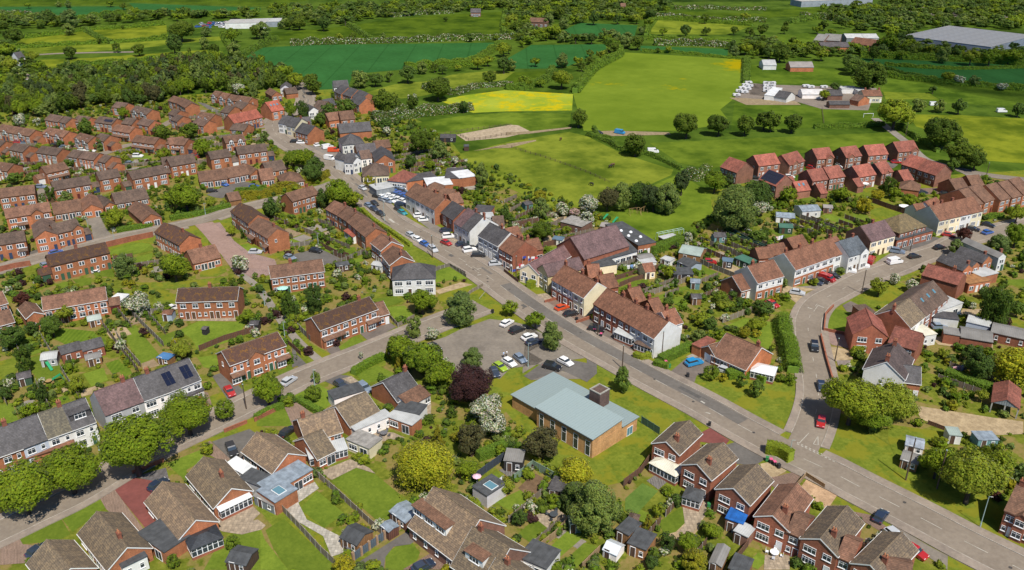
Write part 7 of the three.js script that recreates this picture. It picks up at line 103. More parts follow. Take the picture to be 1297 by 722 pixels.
trees:[[-73.6,-136.6,17.4,14.7,3,"huge spreading green street tree beside the white terrace,first of two",113],[-68.2,-150.3,12.2,11,3,"broad green street tree in front of the solar panel terrace",73],[-89.8,-125.2,14.8,11.9,3,"huge spreading green street tree hiding the brick terrace end",102],[-83.9,-131.1,13.4,11.4,3,"huge spreading green street tree beside the white end of terrace",89],[-62.3,-156,4.7,5,1,"round clipped street tree beside the red parked car",27],[-54.5,-161.8,8.8,8.8,3,"broad green tree in front of the footpath semi",50],[72.8,-154.3,14.2,12.1,8,"great pale green tree at the mouth of the side road",84],[81.4,-155.6,13.4,11.4,8,"pale green tree joined to the great tree at the side road",78],[76.7,-152.6,11.5,6.3,3,"fresh green lower tree at the side road corner",68],[85.7,-128.3,12.7,12.7,8,"great green tree behind the telegraph poles",86],[83.1,-135.8,7.7,8.1,3,"green tree overhanging the roadside shed",50],[94.6,-135.5,8.1,8.5,8,"green tree leaning toward the brick corner house",52],[116.7,-170.3,11,10.5,14,"weeping yellow green willow beside the stables",60],[109,-171.9,8.2,8.6,6,"dark leafy tree behind the pink washing",44],[126.1,-198.4,8.1,11.8,4,"dense olive conifer beside the grey stables",39],[136.1,-204.8,4.6,4.8,6,"dark tree behind the stables",21],[-16.6,-132.4,11.9,11.3,14,"golden green weeping willow behind the big dormer house",78],[-15.4,-146.3,3.4,5.5,7,"golden conifer peeping over the willow",21],[-8.3,-142.9,6.7,8.7,11,"dark spreading conifer beside the willow",42],[-3.8,-149.3,7.4,7,9,"white blossoming hawthorn above the dark conifer",44],[-5.7,-154.4,8.5,7.6,9,"broad white blossoming hawthorn beside the copper tree",50],[-8.9,-161.4,11.5,10.9,5,"dark purple copper beech beside the car park",65],[-9.5,-178.1,6.3,5.7,0,"feathery pale green tree behind the copper beech",33],[-20.3,-172.6,11.2,11.2,3,"dense bright green tree beside the car park entrance",60],[-26.4,-179,9.5,9.5,3,"bright green tree above the slate bungalow",50],[-16.6,-168.2,8.6,8.6,3,"bright green tree behind the slate bungalow chimney",47],[-30.3,-183,2.3,5.5,7,"slim golden cypress at the hedge end",11],[-26.9,-176,3.2,6.1,7,"golden cypress beside the bright green tree",17],[-53.7,-207.7,5.4,8,4,"tall clipped dark conifer beside the footpath",25],[-59.3,-202.8,4.4,8,4,"slim clipped dark conifer beside the footpath",21],[-24.3,-206.6,9,8.5,3,"round green tree in front of the white rendered house",42],[-13.5,-199.8,10.4,10.4,0,"pale feathery green tree at the car park corner",50],[-24.9,-193.2,5.1,6.8,0,"slender grey green tree at the side road bend",25],[-20.4,-191.9,4,4,9,"small white blossoming tree at the car park entrance",19],[-37.1,-182,1.8,2.6,9,"little white blossoming street tree on the verge",9],[-45.9,-170.8,2.9,4.4,0,"small street tree behind a lamp post",15],[-44.9,-163.5,4,4,1,"rounded shrub tree on the sandy bungalow lawn",22],[-0.8,-205.4,5.3,5.1,3,"round green tree at the car park verge",24],[6.1,-197.5,5.8,6.1,3,"green tree at the edge of the car park",28],[9.8,-187,6.6,8.2,0,"tall grey green birch beside the car park",33],[25.3,-167.2,5.2,7.1,13,"slender street tree on the village hall lawn",28],[53.3,-169.2,2.9,4,13,"young street tree on the junction green,the slimmer one",15],[55.5,-165,4,4.8,13,"young street tree on the junction green,the fuller one",22],[6.2,-142,8,8,11,"dark feathery conifer beside the brick village hall",50],[12.3,-133.6,7.6,6.5,14,"yellow green weeping tree below the village hall",50],[14.7,-120.6,10.4,10.9,0,"tall grey green birch trees behind the summerhouse",73],[11.5,-126.2,6.5,6.5,2,"grey green birch beside the patio furniture",44],[24.6,-121.1,2.1,4.2,7,"column of golden conifer beside the wedge shaped lawn",14],[27,-124.4,3,3.3,8,"pale variegated bush tree beside the lawn",20],[29.3,-126.7,1.9,2.5,9,"cream flowering bush beside the glazed lean-to",12],[30.9,-127.4,3,3,6,"dark green bush beside the dark glazed lean-to",20],[27.1,-115.7,3.1,3.7,4,"dark conifer behind the summerhouse",22],[30.6,-115.3,4.8,4.4,3,"spreading green shrub tree behind the timber cabin",35],[30.8,-110.8,4.7,4.2,15,"rounded golden bush behind the grey shed",35],[35.7,-118.8,4.4,3.5,3,"bright green climber bush beside the blue tarpaulin",31],[23.7,-111.1,3,3,6,"dark green shrub tree below the timber cabin",22],[-8.8,-135.6,5.2,4.9,3,"broad green tree behind the navy fence",33],[-0.8,-130.9,3.7,3.9,8,"green tree beside the sunken patio",24],[1.5,-121.9,3.5,3.7,6,"dark bush beside the white parasol",24],[7.7,-127.7,3,3.1,3,"green bush beside the play yard roof",20],[-28.4,-110.2,3.9,3.5,15,"yellow green tree at the lane gate",28],[-48.8,-115.7,2.8,3.1,1,"round green shrub beside the dark conservatory",20],[-57.8,-111.6,2.5,2.7,1,"green shrub beneath the flat roof garage",18],[-118.3,-193.7,6.4,7.1,6,"dark conifer beside the striped lawn",31],[-119,-201.4,6.3,6,8,"green tree in front of the brown roofed house",29],[-123.7,-194.5,4.4,4.6,6,"dark green tree above the striped lawn",21],[-135.1,-211.2,5.4,4.9,5,"dark red maple beside the brown roofed house",24],[-101.2,-205.9,8.2,6.9,9,"white blossoming tree at the footpath corner",38],[-94.9,-193.5,2.9,3,5,"small purple tree in the narrow lawn",14],[-99.9,-216.5,1.9,2.2,2,"bare young tree on the verge",8],[-81,-182.5,6.1,5.5,8,"round green tree on the narrow lawn",31],[-70.1,-200.8,5,5,3,"green trees beside the orange brick terrace",23],[-116.4,-176.1,4.5,7.1,4,"olive conifer hedge tree beside the green shed",23],[-105.7,-162.7,3.3,5.5,4,"olive conifer beside the play garden",18],[-125,-187.5,7.8,7,6,"dark trees at the garden boundary",39],[-98.9,-165.8,3.8,6,8,"bushy green border tree beside the toys",21],[-105.6,-157.2,5,4,3,"green bush tree below the green shed",28],[-114.4,-164.1,3.8,3.8,6,"garden bush beside the path",21],[-114.6,-230.4,8.2,7.8,0,"leafy dark tree beside the golden lichened terrace",34],[-98.7,-227.5,10.3,10.3,3,"perfectly rounded green tree beside the brick bungalow",44],[-81.9,-234.3,6.9,6.2,9,"rounded white blossom tree at the pink lane",29],[-133.4,-269,8.8,9.3,8,"bright green tree at the turning circle",33],[-115.3,-285.4,13.4,12.8,3,"great green chestnut tree beside the parking court",48],[-122.3,-290.7,8,8,3,"green chestnut tree at the estate hedge",28],[-107.8,-289.1,5.2,5.2,8,"pale green tree beside the brown garage",18],[-168.5,-295.7,4.1,6.5,4,"dark conifer behind the low bungalow",14],[-162.8,-295,7.2,5,0,"grey green bushes behind the low bungalow",24],[-157.4,-303.7,3.9,4.1,8,"green bush tree behind the bungalows",13],[-84.8,-280.5,5,5.6,6,"dark bush tree behind the terrace",18],[-82.3,-285.6,4.2,6.7,0,"tall grey green tree behind the terrace",14],[-73.9,-271.5,4.5,3.6,3,"round green garden tree",16],[-93,-263,3.5,4.5,8,"bright green bush tree before the terrace",13],[-88.5,-260.9,2.2,3.5,4,"dark little conifer before the terrace porch",8],[-61.5,-288.3,12.1,13.4,3,"large green tree at the estate road corner",43],[-56.9,-289.7,7.9,7.9,8,"green tree at the lay-by corner",27],[-67.8,-289.8,6.5,7.8,6,"dark tree beside the brown roofed semi",22],[-83.6,-278.5,7.7,8.4,6,"dark garden tree pair behind the terrace",27],[-78,-325.3,8.7,9.6,6,"dark green tree at the hedge end",27],[-84.8,-334.6,10.6,10.6,3,"green tree behind the high street hedge",33],[-77.1,-318.9,9.7,8.8,6,"great dark tree inside the golden hedge",31],[-38,-356.5,12.4,12.4,10,"great dark oak beside the paddock gardens",36],[-30.7,-348.7,9.4,9.4,0,"pale feathery tree beside the great oak",28],[-33.4,-334.4,5.3,5.6,3,"round green tree in the paddock gardens",16],[-23.5,-342.3,4.4,4.1,9,"small flowering tree at the pasture edge",13],[-11.9,-315.8,6.1,9.7,0,"bronze green birch beside the white roofed garage",19],[-41.4,-337,5.9,6.2,6,"dark garden tree behind the brick gable",18],[-49.3,-357.6,6.2,6.5,8,"garden tree beside the outbuilding",18],[-63.3,-421.3,16.3,15.5,10,"great dark oak above the far brick terrace",41],[-54.7,-312.9,4.8,5.3,15,"golden conifer bush at the car lot",15],[-58.9,-391.7,8,8.4,6,"dark tree at the hedgerow end",21],[-57.6,-386,5.5,5.2,9,"white flowering bush at the paddock corner",14],[-24.7,-430.9,6.7,7,6,"dark bush in the flowering hedgerow",16],[-52.1,-443.3,6.2,8,9,"white flowering tree above the hedgerow",14],[-103.2,-417,6.5,9.7,4,"tall blue green conifer on the high street",16],[-109.5,-420.5,8.5,9.3,3,"bright green tree on the high street",21],[-91.5,-403.6,7.6,7.9,6,"rounded dark tree on the high street",19],[-90.2,-421.4,7.2,7.6,3,"green tree beside the far brick gable",18],[-122.4,-483.8,11.1,11.7,8,"bright green tree at the woodland corner",24],[-109.9,-471.8,10.9,10.9,10,"large green tree at the head of the street",24],[-111.5,-377.4,5.3,6.1,0,"grey green tree at the street bend",14],[-146.7,-381.8,10.2,8.7,10,"round dark tree in the middle of the estate",28],[-131.9,-354.4,9.5,9.5,3,"bright green tree behind the red car",28],[-105.5,-350.2,4.4,6.2,15,"golden conifer in the estate,beside its twin",13],[-125.2,-402.8,2.5,4.5,7,"slim golden conifer before the red tiled house",6],[-149.7,-468.6,7.9,7.9,9,"white blossoming tree at the woodland edge",18],[-103.9,-455,3.5,3.3,15,"golden bush on the high street",8],[-89.8,-338.5,10.2,8.7,3,"broad green tree beside the high street",31],[-125.6,-436.5,6.8,7.1,6,"dark bush tree behind the red tiled house",16],[-116.1,-367.8,4.6,4.9,8,"green bush tree beside the dormered house",13],[-195.7,-384.8,9.1,9.5,6,"round olive green tree in the estate row",24],[-192.2,-417.5,7.1,7.5,3,"round green tree at the woodland houses",18],[-157.1,-373.7,10,10,10,"dark green tree in the estate",28],[-236.1,-403.8,7.6,7.2,9,"white blossoming tree below the woodland",19],[-228.3,-404,5.1,4.8,9,"small white blossoming tree below the woodland",13],[-162,-344.3,4.9,5.2,8,"bright green bush tree at the close",14],[-180.4,-362.8,5.2,5.9,0,"pale green tree at the pinkish gable",14],[-205.7,-390.7,4.9,3.9,15,"golden bush in the estate row",13],[-171.7,-385.5,6.1,4.2,15,"golden bush beside the dark estate tree",16],[-176,-339.7,3.3,2.9,15,"golden ball bush in the stepped row",9],[-145.7,-346.1,7.2,7.5,8,"bright green tree beside the close lawn",21],[-182.4,-338.6,5.9,4.2,6,"dark hedge tree in the stepped row",18],[-192.9,-317.6,7.7,5.4,6,"green bushes at the lower close",24],[-185.4,-438.2,4.1,4.9,7,"golden conifer at the woodland",9],[-205.4,-340.1,5.4,4.3,6,"green bush by the stepped row",16],[-200.3,-370.2,5.8,3.5,6,"dark bush by the front lawn",16],[-208.8,-367.2,4.1,2.8,8,"bush by the front lawn",11],[-195.4,-368.5,4.1,3.3,6,"bush tree by the white car",11],[10.2,-259.2,9.4,7.5,10,"broad bronze green tree behind the rust tiled wings",36],[10,-279.5,6.9,8.2,0,"grey green tree beside the yellow blossom bush",24],[10.3,-296.8,5.3,4.8,15,"pale yellow flowering tree at the pasture edge",18],[17.5,-282.2,6,5.7,9,"white blossoming tree behind the ruined shed",21],[27.3,-284.6,9.3,7.4,9,"large white blossoming tree at the playing field",33],[21.8,-280.5,5.1,4,12,"pink blossoming tree behind the ruined shed",18],[25.4,-272.1,6.7,6,9,"white blossoming bush above the sheds",24],[18.1,-264.9,4.4,3.5,8,"round bright green tree beside the sheds",16],[-2.3,-274,4.9,7.4,6,"dark green garden tree behind the white shop",18],[34,-286.9,8.9,9.8,11,"dark pine at the playing field edge",31],[38.8,-288.2,9.8,10.8,0,"grey green birch at the playing field edge",34],[44.6,-289.5,9.9,10.9,6,"dark tree in the playing field clump",34],[50.3,-286.9,10.7,10.7,11,"bronze pine in the playing field clump",38],[48.2,-295,9.1,9.1,3,"green tree at the back of the playing field clump",31],[54.5,-284.1,10.6,11.7,0,"tall birch in the playing field clump",38],[63.4,-303.9,7.5,10.5,11,"dark pine at the end of the playing field clump",25],[76.4,-306.6,9.8,10.3,3,"green tree beside the white flowering bushes",33],[74.5,-267.2,16.7,16.7,0,"great grey green willow at the playing field corner",63],[85.9,-287.1,12.1,12.7,6,"dark tree behind the red garages",43],[87.1,-281.8,6.3,6,9,"white blossoming tree by the garden sheds",22],[99.6,-293.5,8.1,8.1,3,"green tree beside the red roofed garages",28],[91.6,-295.3,7.7,6.9,6,"dark tree beside the solar roofed house",26],[83.2,-312.9,4.5,6.4,11,"dark pine beside the plain brick gable",14],[120.2,-296.3,7.2,7.2,3,"leafy green garden tree before the new red houses",24],[124.9,-284.8,6.5,5.9,15,"round golden tree in the upper gardens",23],[135.2,-299.6,4.9,3.9,15,"golden bush tree beside the parasol",16],[141.5,-305.5,5.4,7.1,4,"tall green conifer beside the red garages",18],[142.9,-290,6.6,6.6,3,"green tree beside the dark fence",23],[141.4,-300.1,5.4,5.6,3,"green tree joined to the tall conifer",18],[57.1,-256.7,4.7,4.5,9,"white blossoming tree behind the metal frame",18],[63,-256.1,3,2.7,15,"golden bush beside the turquoise shed",11],[56.8,-242.9,2.6,2.9,4,"dark conifer before the wooden hall",10],[46.1,-229.1,5,5.5,8,"lime green tree in the middle gardens",21],[62.8,-236.1,2,3.6,4,"small dark conifer beside the red car",8],[80.3,-257.6,6.4,5.1,6,"dark round tree in the narrow gardens",24],[58.2,-213.5,4.4,3.5,1,"rounded green bush beside the brick annexe",19],[58.5,-209.6,5.4,3.2,8,"mounded green bush in the bungalow garden",24],[63.3,-211.6,3.6,2.9,6,"dark clipped bush in the bungalow garden",16],[43.2,-211.3,4,3.2,6,"dark bush beside the terrace wings",18],[40.2,-222.5,3.8,2.3,8,"lime bush behind the half timbered terrace",16],[64,-197.1,6.5,4.2,8,"spreading green bush tree in the bungalow garden",31],[59.8,-193.2,3.4,3.4,15,"golden clipped bush behind the orange bungalow",16],[63,-193.6,2.7,2.2,15,"bright yellow bush in the orange bungalow lawn",13],[67.9,-205.6,6,4.8,6,"dark bush tree at the bend garden",28],[73.2,-214,3.3,3,15,"golden bush at the bend garden",14],[46.8,-172.7,4,4,1,"round golden green bush at the bungalow drive",21],[49.5,-171.9,2.2,2.2,15,"bright yellow shrub at the bungalow drive",11],[63.1,-171.8,2.3,2.3,1,"clipped green drum bush at the corner,larger of two",12],[65.4,-171.9,1.9,1.9,1,"clipped green drum bush at the corner,smaller of two",9],[51.8,-196.6,4.5,4.7,6,"dark garden tree beside the concrete fence",21],[57.7,-208.8,4.7,3.3,8,"green mounded garden tree",21],[47.7,-191.3,5,3.5,0,"purple grey shrub beside the white gable",24],[50.2,-200.4,5.6,3.9,8,"green garden thicket behind the white gable",26],[103.7,-217.4,6.3,6.3,8,"weeping pale green bush on the grassy bend",28],[111.7,-225.4,4.2,3.8,9,"pale flowering bush on the grassy bend",18],[114.5,-220.5,5.3,4.2,9,"silver flowering bush below the red tiled house",23],[139.3,-247.1,6.2,5.6,0,"pale green tree beside the curving road",24],[147.6,-258.3,6.9,5.5,5,"bronze leaved tree beside the curving road",26],[154,-249.4,7.9,6.3,0,"grey green tree behind the slate houses",31],[161,-253,8.8,9.7,3,"great green tree at the far bend",34],[173.4,-275,7.7,7.7,8,"yellow green tree at the far bend",28],[132.8,-216.3,4.1,3.3,6,"dark bush below the flat rust roof",18],[135.3,-214.5,3.7,3.3,15,"golden bush below the flat rust roof",16],[111.6,-180.7,5.4,4.9,6,"dark tree above the pink washing",28],[106.5,-183.1,3.6,2.9,8,"green shrub beside the rubble",18],[106.2,-179.3,2.6,2,15,"yellow flowering bush in the washing garden",13],[105.7,-162.9,3.5,3.9,8,"small pale tree beside the open garage",19],[52.8,-354.3,11.1,11.1,10,"round dark oak in the pasture hedge",33],[31.8,-402.3,10.1,10.1,10,"dark oak at the paddock corner",26],[79.8,-382.6,14.2,13.5,10,"dark oak in the field row,the broadest",39],[95.5,-386.9,12.5,11.2,10,"dark oak in the field row beside the broadest",34],[107.7,-387.5,11.1,10,10,"dark oak in the field row,third along",30],[119.4,-397.9,10.4,9.4,10,"dark oak in the field row at its farm end",27],[121.7,-394.5,11.3,10.2,10,"dark oak behind the rough meadow",30],[131.1,-392.8,11.3,10.1,10,"green oak beside the farm paddock",30],[181.2,-398.7,20.9,16.7,8,"broad pale tree over the farm lane",55],[188.7,-366.1,17.6,15.8,10,"round dark oak in the right meadow",50],[209.1,-525.9,15.9,11.1,6,"dark tree behind the farm yard",33],[199.1,-478.9,21.2,19.1,10,"great rounded oak behind the farmhouse",48],[211.3,-540.4,15,10.5,6,"dark tree above the farm yard",30],[182.3,-482.1,7.9,5.5,6,"dark bush in the farm yard",17],[167.8,-459,7.6,6.8,8,"green tree in the farm yard",17],[234.3,-475.5,5.6,5,6,"lone bush on the right slope",12],[255.5,-505.1,10.6,7.4,8,"bright bush in the crop field hedge",22],[260.3,-500.9,9.4,5.6,9,"white flowering bush in the crop field hedge",20],[267.1,-496,9.3,6.5,0,"bush in the crop field hedge",20],[277,-484.4,9.1,4.5,9,"pale flowering bush at the crop field corner",20],[208.1,-434.6,9.3,7.4,0,"tree in the lane boundary",22],[218.4,-432.5,8.2,7.4,0,"second tree in the lane boundary",20],[226.2,-428.5,9.1,8.2,6,"third tree in the lane boundary",22],[252.9,-422.4,9,8.1,6,"dark tree at the white lorry",22],[189.4,-366.3,16.7,13.4,10,"massive dark oak above the lane,upper",48],[183.5,-338.2,15.6,13.2,10,"massive dark oak above the lane,middle",48],[188.3,-335,10.7,9.6,10,"massive dark oak above the lane,lower",33],[179.2,-334.1,6.4,5.8,6,"dark underwood below the lane oaks",19],[-229.7,-593.7,15,14.8,6,0,27],[-252.8,-590.3,10.2,9.3,10,1,19],[-273.7,-604,7.6,7.3,10,1,13],[-293.3,-578.2,11.3,9.5,10,1,21],[-301.2,-639.1,4.7,4.6,10,1,8],[-331.8,-778.8,13.2,10,3,2,19],[-359.7,-824.4,8.4,7.2,10,1,11],[-381.2,-845.6,9.5,7.4,3,2,12],[-243.9,-648,22.2,17,10,1,38],[-233.7,-671.6,10.7,8.4,0,3,17],[-204.3,-643.3,14,12.7,3,2,24],[-216.7,-615.1,9.2,9.1,0,3,16],[-186.2,-584,12.8,11.5,0,3,24],[-201,-589.9,9.5,9.5,10,1,17],[-191.8,-659.5,13.6,12.1,10,1,22],[-285,-753.4,10.2,8.4,3,2,15],[-250.3,-785,5.7,5,3,2,8],[-247.1,-807.8,7.3,6,0,3,10],[-313.1,-567,10.5,8.3,8,4,20],[-341.3,-677.3,10.8,9.7,0,3,17],[-292.1,-533.1,9.9,8.4,3,2,20],[-418,-839.5,7.6,7,0,3,10],[-429.9,-844.4,7.6,5.8,0,3,10],[-453,-833.9,7.5,6.6,3,2,10],[-357.4,-716.3,17.9,15.3,0,3,27],[-388.1,-741.5,13.4,11.7,6,0,20],[-360.1,-632,15.9,13.4,10,1,27],[-332.9,-573.5,14.5,13.8,3,2,27],[-307.9,-530.9,12.3,11.6,8,4,25],[-312.9,-708,4,3.6,10,1,6],[-187.9,-660.6,15.1,13.2,0,5,25],[-149.5,-698.4,13.5,12.6,6,6,21],[-137.4,-727.9,9.9,9,6,6,15],[-169.7,-703.2,14.4,11.2,10,7,22],[-178.5,-705.9,11.2,8.9,10,7,17],[-111.9,-776.6,7,5.5,6,6,10],[-56.3,-749.2,5.4,4.7,10,7,8],[-1,-724.8,14.8,11.4,8,8,22],[-87.2,-490,12.6,11.3,0,5,27],[-78.6,-493.5,10.4,8.7,6,6,22],[-61.1,-503.4,12.9,11.6,6,6,27],[-55,-530.3,8.6,8.2,0,5,17],[-48,-534.6,6.8,6.6,10,7,13],[-42.6,-528.7,7.4,6.4,6,6,15],[-34,-539.2,6.3,4.8,8,8,12],[-21.6,-543.6,10.1,9.3,8,8,20],[-15.5,-553.8,9,8,8,8,17],[-5.5,-587.4,12.2,11.6,8,8,22],[-5.1,-531.3,12.3,11.5,6,6,25],[-128.7,-652.7,8.2,6.9,8,8,13],[-118.5,-654.6,7.5,6.3,10,7,12],[-97.1,-661.4,6.1,4.7,0,5,10],[-54.6,-661,6.1,4.9,10,7,10],[-31.3,-647.8,8.9,7,6,6,15],[-12.1,-653.8,6,5.1,3,9,10],[-39.8,-457.2,18.3,14.1,10,7,43],[-12.9,-498.6,10.5,8.9,10,7,22],[-72.2,-506.4,7.1,6.9,6,6,15],[-51.4,-437.8,8.3,8,10,7,20],[-89.3,-412.4,10.8,10,6,6,27],[-83.6,-424.4,11.1,10.2,6,6,27],[-114.1,-487.2,10.3,10.2,10,7,22],[-125.2,-495.7,11.6,8.9,3,9,25],[-135.6,-519.5,10.9,8.8,3,9,22],[-110.4,-474.2,8.9,6.7,3,9,20],[-105.6,-427.1,6.1,4.8,0,5,15],[-92.2,-408.8,7.8,5.9,6,6,20],[-103,-453.8,4.3,3.8,10,7,10],[-0.4,-540.9,8.8,7.8,0,10,17],[14.9,-552.9,7.7,7.1,3,11,15],[32,-548.4,10.2,10,0,10,20],[42.1,-556.3,7.7,7.1,8,12,15],[52.2,-585,6.8,5.8,10,13,12],[58.8,-576.4,8,7.6,8,12,15],[64.4,-585.8,8.1,6.9,10,13,15],[50.1,-559.3,7.8,6,10,13,15],[28.1,-486.8,14.8,12.6,8,12,33],[7.7,-492.5,10.4,8,3,11,22],[16.3,-491.8,6.9,5.9,3,11,15],[43.4,-538.6,7.5,6.3,10,13,15],[70.4,-603.4,9.7,7.5,10,13,17],[80,-620.4,12.8,10.1,0,10,22],[88.2,-613.1,11.3,11.1,10,13,20],[100.5,-681,9.3,7.1,0,10,15],[111.1,-717,9.8,8.8,3,11,15],[116.1,-676.1,7.7,7,3,11,12],[132.6,-670.1,11.5,10.3,6,14,19],[149.1,-675.4,9.3,7.2,10,13,15],[171.5,-678.7,7.7,7.7,10,13,12],[181.1,-668.1,9.2,8,10,13,15],[156.1,-758.8,6.9,5.3,6,14,10],[161,-737.8,10,9.4,10,13,15],[198.5,-753.6,10.3,8.4,8,12,15],[107.6,-601.5,6.9,5.5,8,12,12],[100.8,-602.1,4.9,3.9,10,13,8],[149.7,-586.5,9.5,8,0,10,17],[158.7,-593.1,10.9,9.7,8,12,20],[167.7,-591.6,12.3,11.5,10,13,22],[67.4,-730.1,11.6,11.5,6,14,17],[46.4,-639.7,8.8,8.1,10,13,15],[57.9,-637,10.2,9,6,14,17],[70.1,-641.9,8.8,7.4,3,11,15],[31.1,-660.2,15.1,13.3,3,11,25],[41.4,-709.5,11.3,9.4,0,10,17],[51.1,-733.4,10,9,3,11,15],[24.9,-652.1,9,8.5,3,11,15],[5.5,-652.4,7.5,7,10,13,12],[7.4,-625.2,7.2,5.7,3,11,12],[4.2,-689.6,12.6,10.5,10,13,20],[-2.5,-597.4,6.9,6.9,10,13,12],[102.2,-770.2,12.2,10.6,6,14,17],[138.4,-798.8,9,8.3,3,11,12],[87.9,-734.8,10,8.6,6,14,15],[103.8,-735.7,10,10,8,12,15],[120.3,-762.4,12.1,9.3,6,14,17],[24.3,-785.4,12.4,10,10,13,17],[12.9,-741.4,10.1,8.4,3,11,15],[40.8,-762.9,13.8,12.5,10,13,20],[30.5,-720.6,11.5,11,0,10,17],[190.4,-674.4,9.2,9,10,13,15],[199.8,-694.7,7.9,7.5,6,15,12],[211.9,-684.6,7.8,7.5,10,16,12],[222.3,-714.7,6.5,6.4,10,16,10],[197.9,-658.7,3.8,3.5,8,17,6],[247.1,-699.2,9.6,9.3,10,16,15],[174.7,-566.6,14.4,13.6,10,16,27],[172.1,-581.8,10.7,8.3,6,15,20],[203.8,-572.4,10.6,9,8,17,20],[177.7,-566.2,7.9,7.4,10,16,15],[238.6,-573.6,10.6,9.9,10,16,20],[256.5,-596.9,16.4,16.4,3,18,30],[288,-635.5,10.2,8,10,16,17],[274,-590.9,8.2,7.8,10,16,15],[258.9,-577.4,8,7.2,3,18,15],[280.7,-564.8,11.7,11.7,0,19,22],[294.3,-556.7,12.2,12,8,17,24],[305.8,-555.3,14.1,12.5,3,18,27],[321.1,-561,15.6,11.8,3,18,30],[287.3,-599.3,8.3,7.6,8,17,15],[249.5,-587.7,9.5,8.9,0,19,17],[335.7,-571.3,7.9,6.8,3,18,15],[282,-652.1,11.9,11.4,3,18,20],[247.2,-679.9,7.8,5.9,3,18,12],[237.4,-683.8,9.4,7.7,3,18,15]],
